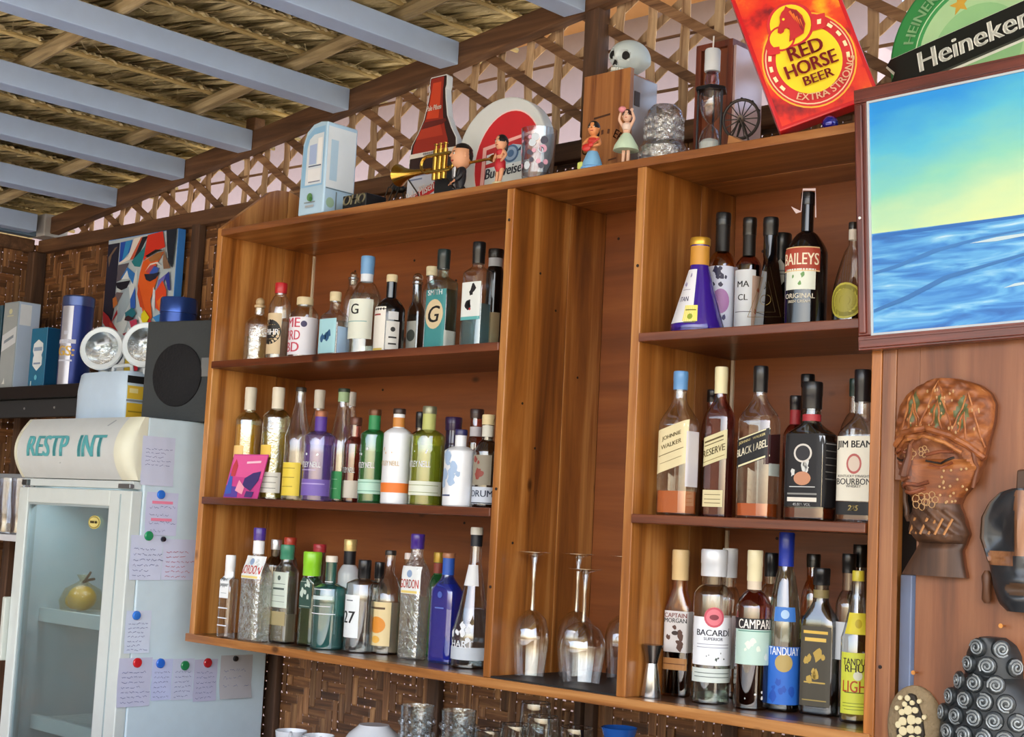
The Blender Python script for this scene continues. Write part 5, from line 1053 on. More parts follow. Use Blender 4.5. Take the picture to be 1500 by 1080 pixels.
for pts, c in (([(.26, 1.655), (.266, 1.655), (.300, 1.735), (.297, 1.735)], '#a9b4b8'), ([(.475, 1.765), (.482, 1.763), (.505, 1.780), (.498, 1.782)], '#9aa4aa')):
    m_ = MB(); m_.add([(u, hp(v) - .001, v) for u, v in pts], [(0, 1, 2, 3)]); m_.build('scratch', paint(c), fr)
MB().box(.01, W-.01, .006, .034, 1.588, 1.610).build('hinge_rail', paint('#c9d2d2', .4), fr, bevel=.002)
MB().box(.02, .05, -.006, .012, 1.589, 1.606).build('hinge', paint('#5a6064', .3, .7), fr, bevel=.002); MB().box(W-.07, W-.01, -.004, .012, 1.589, 1.602).build('hinge', paint('#8a9094', .3, .7), fr, bevel=.002)
# door: a frame around a pane
dz0, dz1 = .22, 1.583; fx0, fx1, fz0, fz1 = .052, .505, .36, 1.538
dr = bpy.data.objects.new('door', None); COL.objects.link(dr); dr.parent = fr
MB().box(0, fx0, 0, .034, dz0, dz1).build('stile', WH2, dr, bevel=.003); MB().box(fx1, W-.003, 0, .034, dz0, dz1).build('stile', WH2, dr, bevel=.003)
MB().box(fx0, fx1, .0002, .0338, dz0, fz0).build('rail', WH2, dr, bevel=.003); MB().box(fx0, fx1, .0002, .0338, fz1, dz1).build('rail', WH2, dr, bevel=.003)
MB().box(fx1 + .055, fx1 + .060, -.0015, .0, dz0 + .01, dz1 - .01).build('groove', paint('#9fb0b4', .5), dr)
MB().box(fx0, fx0 + .006, .004, .03, fz0, fz1).box(fx1 - .006, fx1, .004, .03, fz0, fz1).box(fx0 + .006, fx1 - .006, .004, .03, fz1 - .006, fz1).build('gasket', paint('#9aa7aa', .5), dr)
MB().box(fx0, fx1, .008, .013, fz0, fz1).build('pane', glass('#e6f0f2', '#b4c8cc', gloss=.14, rough=.12), dr)
MB().box(-.020, -.002, -.016, .02, 1.06, 1.25).build('handle', paint('#c6ccc4', .4), dr, bevel=.004)
st = MB().prism(circ(.425, 1.49, .031, 28, .019), .0064, .0074).build('sticker', paint('#c8b45a', .5), dr)
layers(st, 'print', [('#3a3424', circ(.425, 1.49, .028, 24, .016)), ('#d6c87a', circ(.425, 1.49, .026, 24, .0145))], .0064); layers(st, 'small_print', [('#2a2414', [(x, 1.487), (x + .0045, 1.487), (x + .0045, 1.494), (x, 1.494)]) for x in (.406, .412, .418, .424, .434, .440)], .0052)
for z in (.55, .86, 1.18):
    s_ = MB(); s_.box(.034, W-.034, .08, .10, z, z + .040).box(.034, W-.034, FD-.05, FD-.036, z, z + .012)
    for k in range(16): x = .05 + k*.034; s_.box(x, x + .006, .10, FD-.05, z + .028, z + .034)
    s_.build('wire_shelf', paint('#dfe6e4', .4), fr)
MB().box(.045, .07, FD-.06, FD-.034, .4, 1.55).build('shelf_track', paint('#aab6ba', .4), fr); MB().box(W-.075, W-.05, FD-.06, FD-.034, .4, 1.55).build('shelf_track', paint('#aab6ba', .4), fr)
lp = bpy.data.lights.new('added_fridge_fill', 'AREA'); lp.shape = 'RECTANGLE'; lp.size = .4; lp.size_y = .03; lp.energy = .8; lp.color = (.97, .98, 1.0)  # area light added to brighten the dark fridge interior
lo = bpy.data.objects.new('added_fridge_fill', lp); COL.objects.link(lo); lo.parent = fr; lo.location = (W/2, .07, 1.570); lo.rotation_euler = (R(-20), 0, 0)
MB().box(.1, W-.1, .055, .085, 1.576, 1.584).build('added_fill_strip', paint('#e8eef0', .4), fr)  # strip made up to go with the added light
# fruit and a pale carton on the fridge shelf
fruit = thing('fruit_bag', 'yellow fruit in a knotted clear bag on the fridge shelf', 'fruit', (-.575, -.005, .0195), 0)
mb = MB(); mb.ball((0, 0, .038), .046, .042, .038, 20, 12); mb.ball((-.055, .01, .026), .030, .030, .026, 16, 10); mb.build('fruit', paint('#e6b82e', .35, 0, .3), fruit, smooth=True)
MB().lathe([(.062, .002), (.068, .03), (.052, .066), (.018, .085), (.010, .092), (.022, .108)], 18, caps=(False, False)).build('bag', glass('#f6f2e0', '#c8c49a', .4, .06), fruit, smooth=True)
MB().tube([(0, 0, .085), (.02, 0, .10), (.032, .004, .118)], .004, 6).tube([(0, 0, .085), (.022, .006, .094), (.045, .01, .098)], .004, 6).build('leaf_stalk', paint('#3f3a2c', .6), fruit)
pc = thing('carton', 'tall pale carton on the fridge shelf beside the fruit', 'carton', (-.375, .02, .0195)); MB().box(0, .06, 0, .06, 0, .19).build('carton_body', paint('#d5dcdc', .5), pc, bevel=.003); MB().prism([(0, .19), (.06, .19), (.03, .215)], 0, .06).build('carton_top', paint('#c4d0d4', .5), pc)
# notes and magnets on the fridge side
def noteplane(cy, cz, off=.0008): return lambda u, v: (-.117 + off, cy + u, cz + v)
NOTES = [(-.13, -.023, .401, .538, '#c9cfe6', 5, 'topmost note on the fridge side, bluish and crinkled'), (-.104, 0.0, .263, .383, '#c9cdea', 4, 'note with two pink highlighted lines under the upper blue magnet'),
 (-.144, -.041, .139, .262, '#cfd6ee', 6, 'square note under the green magnet in the middle of the fridge side'), (-.039, .072, .14, .254, '#d0d5ee', 6, 'square note with reddish writing under the small black magnet'),
 (-.141, -.06, -.061, .055, '#cfd9ec', 7, 'narrow note alone under the middle blue magnet'), (-.152, -.047, -.206, -.074, '#c3c6de', 7, 'leftmost note of the bottom row under a red magnet'),
 (-.045, .022, -.193, -.08, '#c2caec', 6, 'narrow note of the bottom row under a blue magnet'), (.0235, .0935, -.195, -.081, '#c6cce4', 6, 'narrow note of the bottom row under a green magnet'),
 (.0955, .175, -.203, -.085, '#bfc0dc', 6, 'note of the bottom row under the right red magnet'), (.186, .299, -.2, -.076, '#b7b6bc', 4, 'grey curled note under the shelf unit held by a black magnet')]
for k, (ya, yb, za, zb, c, rows, lb) in enumerate(NOTES):
    cy, cz = (ya+yb)/2, (za+zb)/2; t = thing('note', lb, 'paper note', (-.1168, cy, cz), 0, 'handwritten notes on the fridge')
    mb = MB(); nu, nv = 6, 6; vs = []; rr = random.Random(k)
    for a in range(nv+1):
        for b in range(nu+1):
            u = -(yb-ya)/2 + (yb-ya)*b/nu; v = -(zb-za)/2 + (zb-za)*a/nv
            curl = .010*max(0, (1 - a/nv) - .6)**1.5*(1 + (k == 9)*2) + rr.uniform(0, .0005) + (.003 if k in (0, 9) and b in (2, 4) else 0)
            vs.append((.0004 + curl, u + rr.uniform(-.0012, .0012), v))
    mb.add(vs, [(a*(nu+1)+b, a*(nu+1)+b+1, (a+1)*(nu+1)+b+1, (a+1)*(nu+1)+b) for a in range(nv) for b in range(nu)])
    mb.build('sheet', paint(c, .6), t, smooth=True)
    if k == 1:
        for v in (.028, -.020):
            m_ = MB(); m_.add([(.0022, -.034, v), (.0022, .034, v), (.0022, .034, v + .008), (.0022, -.034, v + .008)], [(0, 1, 2, 3)]); m_.build('highlight', paint('#f08aa8', .6), t)
    ink = paint('#c0607c' if k == 3 else '#6f76a4', .6)
    hz_ = (zb-za)*(.40 if k == 0 else .72); fn = lambda u, v: (.0036, u, v - (.012 if k else -.012)); scribble(t, ink, fn, (yb-ya)*.8, hz_, rows, k+3)
for k, (y, z, c, r, lb) in enumerate(((-.06, .377, '#1f6fd8', .0125, 'upper blue round magnet above the pink-lined note'), (-.09, .261, '#1f8f5c', .0135, 'green round magnet in the middle of the fridge side'), (-.042, .253, '#1a1c2c', .0075, 'small black magnet in the middle of the fridge side'),
     (-.11, .042, '#2a72d0', .0125, 'middle blue round magnet on the lone narrow note'), (-.096, -.087, '#c8242c', .0135, 'left red round magnet of the bottom row'), (-.021, -.091, '#2a68d0', .0135, 'blue round magnet of the bottom row'), (.061, -.1, '#1f7f4c', .0135, 'green round magnet of the bottom row'), (.138, -.095, '#b01c28', .0135, 'right red round magnet of the bottom row'), (.235, -.086, '#17181c', .0085, 'small black magnet on the grey curled note'))):
    t = MB().lathe([(r, 0), (r, .004), (r*.85, .0065), (r*.3, .0072)], 20).build('magnet', paint(c, .25, 0, .4), None, smooth=True, loc=(-.1145, y, z), rot=(0, R(90), 0)); tag(t, lb, 'magnet', 'round magnets on the fridge')

# ---- on top of the fridge
FZ = .5905
em = thing('emergency_light', 'white twin-head emergency light on top of the fridge', 'emergency light', (-.70, -.02, FZ), R(0))
mb = MB(); mb.loft([(0, .142, .05, 8, .145, .055), (.10, .142, .05, 8, .145, .055), (.148, .136, .045, 8, .145, .055), (.155, .130, .040, 7, .145, .055)], 40); mb.build('housing', paint('#c6dcf2', .3, 0, .3), em, smooth=True)
layers(em, 'side_labels', [('#17181a', [(.012, .118), (.088, .118), (.088, .140), (.012, .140)]), ('#e9c33c', [(.014, .070), (.086, .070), (.086, .110), (.014, .110)]), ('#8a8f94', [(.012, .062), (.088, .062), (.088, .068), (.012, .068)]), ('#e2b830', [(.014, .008), (.086, .008), (.086, .058), (.014, .058)]), ('#f2e2a0', [(.02, .088), (.05, .088), (.05, .102), (.02, .102)]), ('#a08420', [(.02, .03), (.08, .03), (.08, .034), (.02, .034)])], 0, fn=lambda u, v, w: (.2875 - w, u, v))
MB().tube([(.14, .05, .150), (.145, .05, .172), (.155, .05, .176), (.235, .05, .176), (.245, .05, .172), (.25, .05, .150)], .006, 10).build('carry_handle', paint('#d0dae2', .35), em, smooth=True)
for x in (.082, .318):
    e = bpy.data.objects.new('lamp_head', None); COL.objects.link(e); e.parent = em; e.location = (x, .045, .232); e.rotation_euler = (R(82), 0, R(38))
    MB().lathe([(.03, -.045), (.055, -.03), (.068, -.006), (.070, .010), (.066, .014), (.052, .012)], 32, caps=(True, False)).build('lamp_shell', paint('#d3dde4', .3, 0, .3), e, smooth=True)
    MB().lathe([(.052, .012), (.046, .004), (.030, -.012), (.010, -.018), (.0, -.018)], 28, caps=(False, False)).build('reflector', paint('#c9ced2', .18, .9), e, smooth=True)
    MB().lathe([(.0, -.018), (.012, -.014), (.016, -.004), (.010, .004), (.0, .006)], 18).build('bulb', glass('#f0f2f2', '#8a9296', gloss=.2), e, smooth=True)
    MB().lathe([(.053, .011), (.053, .013), (.030, .020), (.0, .022)], 28, caps=(False, True)).build('lens', glass('#f2f6f8', '#b0bcc2', .25, .12), e, smooth=True)
    MB().tube([(x, .06, .148), (x, .055, .17)], .014, 10).build('neck', paint('#c9d4dc', .35), em, smooth=True)
spk = thing('speaker', 'black box loudspeaker with round grille on top of the fridge', 'speaker', (-.205, .075, FZ), R(14))
SB = paint('#34393c', .75, 0, 0, .3)
MB().box(-.130, .130, -.06, .09, 0, .295).build('cabinet', SB, spk, bevel=.004)
MB().lathe([(.092, 0), (.092, .004), (.088, .007), (.0, .010)], 40).build('grille', paint('#0d0e14', .85, 0, 0, .6), spk, smooth=True, loc=(.0, -.060, .135), rot=(R(90), 0, 0))
MB().box(.088, .118, -.0625, -.0602, .13, .185).build('corner_badge', paint('#6f7274', .5), spk, bevel=.001)
tb = thing('gift_tube', 'blue metal gift tube standing behind the loudspeaker', 'tube', (-.505, .215, FZ))
MB().lathe([(.056, 0), (.057, .003), (.057, .36)], 32).build('tube_body', paint('#2c4a96', .28, .5), tb, smooth=True); MB().lathe([(.0585, .361), (.0585, .405), (.056, .410), (.05, .411), (.048, .407), (.0, .407)], 32).build('lid', paint('#3c5cae', .25, .6), tb, smooth=True)

# ---- black shelf on the back wall at the left with gift packs and the face canvas
bsf = thing('black_shelf', 'black wall shelf with dark apron behind the fridge', 'shelf', (-1.72, .12, .63))
MB().box(0, 1.02, 0, .265, .062, .105).build('shelf_board', paint('#15161a', .35), bsf, bevel=.003); MB().box(.0, 1.02, .03, .06, 0, .061).build('apron', paint('#2c2f33', .6), bsf, bevel=.002)
for x in (.2, .42, .62): MB().lathe([(.004, 0), (.004, .003), (.001, .004)], 8).build('screw', paint('#c9ccce', .3, .8), bsf, loc=(x, .03, .03), rot=(R(90), 0, 0))
SZ = .7352
def pack(lb, x, y, w, d, h, c, side, rotz=0):
    t = thing('gift_box', lb, 'gift box', (x, y, SZ), R(rotz), 'gift packs on the black shelf'); MB().box(0, w, 0, d, 0, h).build('carton', paint(c, .3, 0, .3), t, bevel=.0015)
    MB().box(w + .0002, w + .0012, .002, d - .002, .002, h - .002).build('side_panel', paint(side, .3), t); return t
pack('dark teal gift box at the left edge of the picture', -1.66, .17, .10, .09, .31, '#2c5468', '#24485a')
p1 = pack('tall silver-grey gift box with slanted white label', -1.535, .165, .105, .085, .315, '#8fa0ac', '#b7cbe6')
layers(p1, 'front_print', [('#a4adb2', [(.004, .004), (.10, .004), (.10, .31), (.004, .31)]), ('#d3dbe4', [(.004, .135), (.102, .165), (.102, .225), (.004, .195)]), ('#8a98a8', [(.02, .164), (.085, .184), (.085, .195), (.02, .175)]), ('#d8d8b0', circ(.052, .28, .012, 12, .010)), ('#c9c9a8', [(.03, .262), (.075, .262), (.075, .266), (.03, .266)]), ('#e6eae8', [(.03, .018), (.05, .018), (.044, .04), (.04, .03)])], 0)
layers(p1, 'side_print', [('#e2e9f2', [(.006, .23), (.05, .23), (.05, .305), (.006, .305)])], 0, fn=lambda u, v, w: (.1064 - w, u, v))
p2 = pack('teal blue gift box with white shield label', -1.295, .15, .105, .085, .205, '#1c6f98', '#14466c')
layers(p2, 'front_print', [('#dfe8ee', [(.022, .075), (.052, .055), (.084, .075), (.084, .10), (.078, .11), (.088, .125), (.084, .15), (.052, .165), (.022, .15), (.018, .125), (.028, .11), (.022, .10)]), ('#8fa4c0', [(.026, .125), (.080, .125), (.080, .138), (.026, .138)]), ('#7f94b4', [(.03, .078), (.076, .078), (.076, .084), (.03, .084)]), ('#6fc0d8', circ(.052, .032, .009, 14)), ('#d0e4ec', [(.02, .0), (.026, .0), (.026, .02), (.02, .02)])], 0)
gt = thing('gift_tube', 'tall blue and silver gift tube with gold printing on the black shelf', 'tube', (-1.085, .20, SZ))
MB().lathe([(.052, 0), (.053, .003), (.053, .275)], 32).build('tube_body', paint('#2a3c82', .3, .5), gt, smooth=True); MB().lathe([(.054, .2752), (.054, .305), (.050, .310), (.0, .310)], 32).build('lid', paint('#54669c', .3, .6), gt, smooth=True)
gfn = lambda ph, cz: (lambda u, v: (.0538*math.sin(ph + u/.0538), -.0538*math.cos(ph + u/.0538), cz + v))
mb = MB(); vs = []
for a in range(9):
    aa = R(-8 + 52*a/8)
    for z in (.004, .272): vs.append((.0534*math.sin(aa), -.0534*math.cos(aa), z))
mb.add(vs, [(2*a, 2*a+2, 2*a+3, 2*a+1) for a in range(8)]); mb.build('silver_band', paint('#b9bccb', .3, .4), gt, smooth=True)
text(gt, 'GLEN', .014, paint('#c9cfe6'), gfn(R(22), .165), 0, .02, maxw=.05) if False else None
m_ = MB()
for zc, hh_, ww in ((.150, .014, .9), (.085, .006, .7), (.18, .012, .2)):
    vs = []; m_ = MB()
    for a in range(9):
        aa = R(20 - 45*ww + 90*ww*a/8)
        for z in (zc - hh_/2, zc + hh_/2): vs.append((.0537*math.sin(aa), -.0537*math.cos(aa), z))
    m_.add(vs, [(2*a, 2*a+2, 2*a+3, 2*a+1) for a in range(8)]); m_.build('printed_band', paint('#c9cfe2'), gt)
text(gt, 'GS:', .034, paint('#d9b04a', .4), gfn(R(22), .118), 0, .04)
# canvas with an abstract face
cv = thing('face_canvas', 'colourful abstract face canvas leaning on the woven wall', 'painting', (-1.185, .355, SZ), 0)
CW, CH = .435, .545
MB().box(0, CW, 0, .03, 0, CH).build('stretcher', paint('#3f8ae0', .5), cv, bevel=.002)
def q(X, Y): return ((X - 65)/505*CW, max(.003, min(CH-.003, CH - (Y - 70)*.000525)))
poly = [('#b9c8d2', [(68, 72), (568, 72), (568, 1100), (68, 1100)]), ('#20223a', [(68, 100), (155, 100), (150, 560), (135, 660), (90, 600), (68, 560)]), ('#7a6454', [(75, 190), (120, 130), (140, 125), (100, 180), (85, 260)]),
 ('#1f4fb8', [(160, 100), (250, 95), (235, 175), (185, 230), (160, 235)]), ('#2f8fd0', [(200, 100), (245, 95), (220, 190), (180, 235)]), ('#ece6e0', [(260, 90), (320, 85), (300, 170), (255, 225), (165, 250), (160, 240), (225, 205)]), ('#c8583a', [(310, 90), (322, 88), (300, 180), (262, 228), (240, 232)]), ('#20222e', [(322, 90), (362, 88), (300, 215), (240, 240), (270, 225)]),
 ('#1f7f8c', [(340, 160), (360, 110), (350, 200), (320, 290), (280, 280), (255, 245)]), ('#d8e0e4', [(160, 420), (260, 400), (300, 300), (310, 420), (240, 600), (260, 660), (230, 740), (160, 690), (170, 600), (190, 480)]), ('#a9bccb', [(190, 440), (250, 410), (270, 520), (215, 640), (180, 650)]),
 ('#5f5a66', [(160, 255), (240, 250), (190, 360), (155, 370)]), ('#2f78c8', [(185, 350), (230, 280), (290, 330), (280, 400), (250, 350)]), ('#e6eef2', [(195, 355), (230, 300), (250, 360)]), ('#16182a', [(150, 375), (260, 372), (240, 420), (200, 432), (165, 410)]), ('#2a5fc0', [(270, 500), (300, 420), (312, 560), (280, 580)]),
 ('#7a6a72', [(165, 440), (215, 450), (170, 530), (140, 500)]), ('#d07a3a', [(140, 480), (165, 470), (180, 520), (150, 550)]), ('#c02a34', [(75, 560), (120, 600), (145, 640), (180, 560), (185, 590), (150, 640), (200, 710), (130, 700), (80, 640)]), ('#e04a34', [(130, 640), (150, 650), (170, 710), (140, 700)]), ('#2a4a90', [(75, 655), (125, 710), (70, 720)]),
 ('#d8341f', [(365, 85), (470, 75), (495, 185), (440, 195), (360, 240), (345, 260)]), ('#e2601f', [(345, 260), (330, 330), (320, 420), (360, 560), (400, 690), (440, 640), (420, 520), (460, 380), (440, 300), (490, 215), (440, 215), (370, 245)]), ('#c8481c', [(325, 400), (365, 520), (385, 580), (350, 560), (322, 470)]), ('#1a1216', [(358, 225), (430, 190), (490, 205), (440, 208), (380, 235)]), ('#a06a3a', [(380, 245), (440, 215), (485, 212), (460, 265), (400, 270)]),
 ('#e8e0dc', [(365, 330), (400, 280), (450, 275), (485, 310), (440, 285), (400, 292)]), ('#b84a5c', [(375, 335), (405, 295), (440, 295), (420, 350)]), ('#3a5fc0', [(400, 345), (430, 300), (465, 320), (450, 365)]), ('#1c2038', [(365, 345), (430, 350), (475, 345), (450, 385), (410, 400), (380, 385)]), ('#17202e', [(500, 75), (570, 72), (560, 330), (530, 290), (510, 180)]), ('#8a6a54', [(490, 190), (515, 260), (548, 330), (500, 330), (490, 280)]),
 ('#2a3a9c', [(480, 400), (540, 350), (558, 480), (540, 470), (520, 400)]), ('#6a6ac0', [(470, 400), (520, 365), (500, 440), (460, 470)]), ('#e04a24', [(455, 470), (500, 405), (530, 470), (540, 600), (500, 610), (465, 580)]), ('#e8762a', [(470, 540), (510, 500), (535, 600), (500, 612)]), ('#d8dce6', [(440, 440), (455, 470), (460, 600), (435, 560)]), ('#3f8fd8', [(450, 640), (540, 610), (545, 680), (480, 675)]), ('#1f6f80', [(250, 590), (300, 560), (330, 600), (310, 630), (260, 640)]), ('#3a1c24', [(255, 620), (275, 610), (320, 635), (285, 650), (250, 640)]),
 ('#e6d820', [(370, 610), (390, 585), (430, 640), (400, 690), (372, 650)]), ('#f0f0ee', [(350, 620), (370, 640), (400, 700), (390, 750)]), ('#b83a5a', [(290, 650), (340, 640), (360, 740), (310, 710)]), ('#c8283a', [(310, 690), (360, 680), (400, 760), (430, 650), (460, 680), (420, 760), (350, 790)]), ('#8a2038', [(245, 730), (290, 720), (310, 740), (345, 735), (360, 780), (300, 780)]), ('#f0eef0', [(285, 690), (300, 715), (315, 705), (325, 700), (300, 728), (278, 722)]), ('#3a2a4a', [(280, 750), (340, 760), (330, 820), (290, 800)]), ('#8a5a4a', [(290, 800), (310, 790), (320, 830), (300, 840)]), ('#3a6a8a', [(290, 860), (340, 830), (330, 900), (280, 900)]), ('#c8b03a', [(285, 900), (320, 890), (325, 1000), (280, 1000)]), ('#c0283a', [(330, 900), (370, 880), (380, 980), (330, 990)]), ('#d8dde0', [(230, 900), (280, 890), (275, 1000), (225, 1000)])]
layers(cv, 'painted_face', [(c, [q(*p) for p in pts]) for c, pts in poly], -.0002, .00025)

# ---- hanging glass rack behind the fridge at the left edge
rk = thing('glass_rack', 'white-edged wall rack with upright glasses left of the fridge', 'rack', (-1.66, .06, .205))
MB().box(0, .70, 0, .18, 0, .022).build('rack_board', paint('#d3d6dc', .5), rk, bevel=.002); MB().box(0, .70, .15, .17, .20, .23).build('back_bar', paint('#9aa0a8', .4), rk, bevel=.002)
for k in range(7):
    t = thing('beer_glass', 'tall clear beer glass standing in the white-edged rack', 'glass', (-1.60 + .092*k, .13, .2275), 0, 'beer glasses in the rack'); t['label'] = ('tall clear beer glass in the white-edged rack, ' + ('first', 'second', 'third', 'fourth', 'fifth', 'sixth', 'seventh')[k] + ' from the left wall')
    MB().lathe([(.030, 0), (.031, .006), (.026, .03), (.034, .10), (.038, .19), (.0365, .19), (.032, .1), (.024, .035)], 24).build('glass_wall', glass('#eef0f4', '#6f7480', gloss=.14), t, smooth=True)

# ================================================================== BELOW THE SHELF: back counter with crockery and glasses
ct = thing('back_counter', 'dark wooden back counter under the shelf unit', 'counter', (-.08, -.16, -1.2))
CT_Z = -.37
MB().box(0, 2.14, 0, .53, .79, .83).build('counter_top', W_SH, ct, bevel=.003); MB().box(.02, .05, .02, .5, 0, .789).build('side_panel', W_OLD, ct); MB().box(2.09, 2.12, .02, .5, 0, .789).build('side_panel', W_OLD, ct); MB().box(.05, 2.09, .04, .06, .0, .789).build('front_panel', W_OLD, ct)
tag_g = 'wine glasses on the back counter'
rims = [(.949, -.148, 'front left'), (1.08, -.105, 'middle'), (1.217, -.118, 'right-hand')]
CER = paint('#d9dde2', .25, 0, .4)
for k, (x, y, zr, lb) in enumerate(((.955, .20, -.149, 'leftmost of the group'), (1.037, .205, -.128, 'second from the left'), (1.115, .21, -.100, 'third from the left at the back'), (1.066, .10, -.155, 'in front of the second'), (1.227, .20, -.110, 'rightmost of the group'), (1.01, .30, -.085, 'at the back left beside the wall'))):
    t = thing('wine_glass', 'upright wine glass on the back counter, ' + lb, 'wine glass', (x, y, CT_Z), 0, tag_g); h = zr - CT_Z
    MB().lathe([(.034, 0), (.034, .0015), (.006, .006), (.004, .03), (.005, h-.13), (.010, h-.118)], 24).build('stem', glass('#e6ecec', '#8d9a9a', gloss=.16), t, smooth=True)
    MB().lathe([(.010, h-.118), (.030, h-.10), (.040, h-.06), (.037, h-.01), (.036, h)], 28, caps=(False, False)).build('bowl', glass('#eef2f2', '#98a2a2', gloss=.12), t, smooth=True)
    MB().tube([(.036*math.cos(R(15*q_)), .036*math.sin(R(15*q_)), h) for q_ in range(24)], .0014, 6, closed=True).build('rim', glass('#e8eeee', '#c0c8c8', gloss=.6), t, smooth=True)
for k, (x, y, n, lb) in enumerate(((.775, .13, 2, 'left'), (.888, .16, 2, 'right'))):
    for q_ in range(n):
        t = thing('cut_tumbler', f'faceted water tumbler, {"lower" if q_ == 0 else "upper"} one of the {lb} stack on the back counter', 'glass', (x, y, CT_Z + .136*q_), 0, 'stacked faceted tumblers')
        MB().lathe([(.035, 0), (.036, .003), (.043, .124), (.0415, .124), (.036, .010)], 20).build('glass_wall', glass('#f2f5f6', '#5a6066', .15, .14), t, smooth=True)
        mb = MB()
        for b in range(10):
            a = 2*math.pi*b/10
            for zz in (.025, .055, .085): r = .0355 + .007*zz/.106; mb.box(-.008, .008, -.0006, .0012, zz-.010, zz+.010) if False else mb.ball((r*math.cos(a), r*math.sin(a), zz), .008, .008, .010, 6, 4)
        mb.build('facets', glass('#f2f5f6', '#5a6066', .15, .14), t)
for k in range(6):
    t = MB().lathe([(.045, 0), (.05, .004), (.095, .020), (.096, .022), (.05, .008)], 36).build('plate', CER, None, smooth=True, loc=(.63 + .003*(k % 2), .12, CT_Z + .020*k + .0005)); tag(t, 'white plate in the stack on the back counter, ' + ('lowest', 'second from the bottom', 'third from the bottom', 'third from the top', 'second from the top', 'just under the upturned bowl')[k], 'plate', 'stacked white plates')
t = MB().lathe([(.078, 0), (.080, .004), (.062, .030), (.040, .048), (.038, .052), (.034, .052)], 36).build('bowl', CER, None, smooth=True, loc=(.63, .12, CT_Z + .144)); tag(t, 'upturned white bowl on top of the plate stack', 'bowl')
for k, (x, y, lb) in enumerate(((.33, .10, 'leftmost'), (.43, .11, 'middle'), (.505, .22, 'rightmost'))):
    t = thing('coffee_cup', f'white coffee cup on the back counter, {lb} of the three', 'cup', (x, y, CT_Z + .0625), R(-40 + 10*k), 'white coffee cups'); MB().lathe([(.026, 0), (.028, .003), (.038, .048), (.042, .082), (.040, .082), (.034, .04), (.020, .006)], 28).build('cup_body', CER, t, smooth=True)
    MB().tube([(.036 + .020*math.sin(R(a)), 0, .050 + .030*math.cos(R(a))) for a in range(-10, 200, 15)], .0045, 8).build('handle', CER, t, smooth=True)
    t2 = thing('coffee_cup', f'white coffee cup under the {lb} one on the back counter', 'cup', (x, y, CT_Z), R(-40 + 10*k), 'white coffee cups'); MB().lathe([(.028, 0), (.030, .003), (.040, .04), (.041, .061), (.039, .061), (.034, .03), (.022, .006)], 28).build('cup_body', CER, t2, smooth=True)
t = thing('cocktail_glass', 'cobalt blue cocktail glass on the back counter under the jigger', 'glass', (1.375, .17, CT_Z))
BLU = glass('#2f7ad8', '#0a2a6a', gloss=.12)
MB().lathe([(.034, 0), (.034, .002), (.006, .008), (.0045, .05), (.0045, .15), (.010, .195)], 24).build('stem', BLU, t, smooth=True); MB().lathe([(.010, .195), (.026, .235), (.041, .280), (.039, .281), (.022, .235)], 28).build('bowl', paint('#1c56a8', .12, 0, .5), t, smooth=True)
mb = MB(); mb.add([(-.0, 0, 0)], []) if False else None

# ================================================================== RIGHT WALL: painting and carvings
pn = thing('framed_painting', 'framed sea painting with a green-blue sky on the plywood wall', 'painting', (2.058, -.030, .690), 0, None, rot=(R(2), R(-1.6), 0))
PW, PH, FWD = .86, .490, .026
FRW = wood('#3f1a12', '#6a2f22', '#87463a', 'x', rough=.3, coat=.3, fine=40, rand=.1, knots=False); FRV = wood('#3f1a12', '#6a2f22', '#87463a', 'z', rough=.3, coat=.3, fine=40, rand=.1, knots=False)
def rail(horizontal, a, b, c, d, inner):
    mb = MB()
    if horizontal: mb.box(a, b, -.002, .024, c, d); mb.box(a+.004, b-.004, -.007, -.002, c+.004, d-.008 if inner > 0 else d-.004); mb.box(a+.012, b-.012, -.004, -.002, c + (.016 if inner > 0 else .002), c + (.023 if inner > 0 else .008))
    else: mb.box(a, b, -.002, .024, c, d); mb.box(a+.004, b-.008, -.007, -.002, c+.004, d-.004)
    return mb
rail(True, 0, PW, 0, FWD, 1).build('frame_rail', FRW, pn, bevel=.002); rail(True, 0, PW, PH-FWD, PH, -1).build('frame_rail', FRW, pn, bevel=.002)
rail(False, 0, FWD, FWD+.0004, PH-FWD-.0004, 1).build('frame_rail', FRV, pn, bevel=.002); rail(False, PW-FWD, PW, FWD+.0004, PH-FWD-.0004, 1).build('frame_rail', FRV, pn, bevel=.002)
MB().box(FWD, FWD+.004, -.001, .012, FWD, PH-FWD).box(FWD+.004, PW-FWD, -.001, .012, FWD, FWD+.004).box(FWD+.004, PW-FWD, -.001, .012, PH-FWD-.004, PH-FWD).build('slip', paint('#b9c4cc', .5), pn)
SEA = bpy.data.materials.new('sea_painting'); SEA.use_nodes = True
_n = SEA.node_tree.nodes; _l = SEA.node_tree.links; _b = _n['Principled BSDF']; _b.inputs['Roughness'].default_value = .35
_tc = _n.new('ShaderNodeTexCoord'); _sx = _n.new('ShaderNodeSeparateXYZ'); _l.new(_tc.outputs['Object'], _sx.inputs[0])
_nz = _n.new('ShaderNodeTexNoise'); _nz.inputs['Scale'].default_value = 5; _nz.inputs['Detail'].default_value = 6
_mp = _n.new('ShaderNodeMapping'); _mp.inputs['Scale'].default_value = (1.2, 1, 3.2); _mp.inputs['Rotation'].default_value = (0, R(-12), 0); _l.new(_tc.outputs['Object'], _mp.inputs[0]); _l.new(_mp.outputs[0], _nz.inputs['Vector'])
_ma = _n.new('ShaderNodeMath'); _ma.operation = 'MULTIPLY_ADD'; _ma.inputs[1].default_value = .14; _l.new(_nz.outputs['Fac'], _ma.inputs[0])
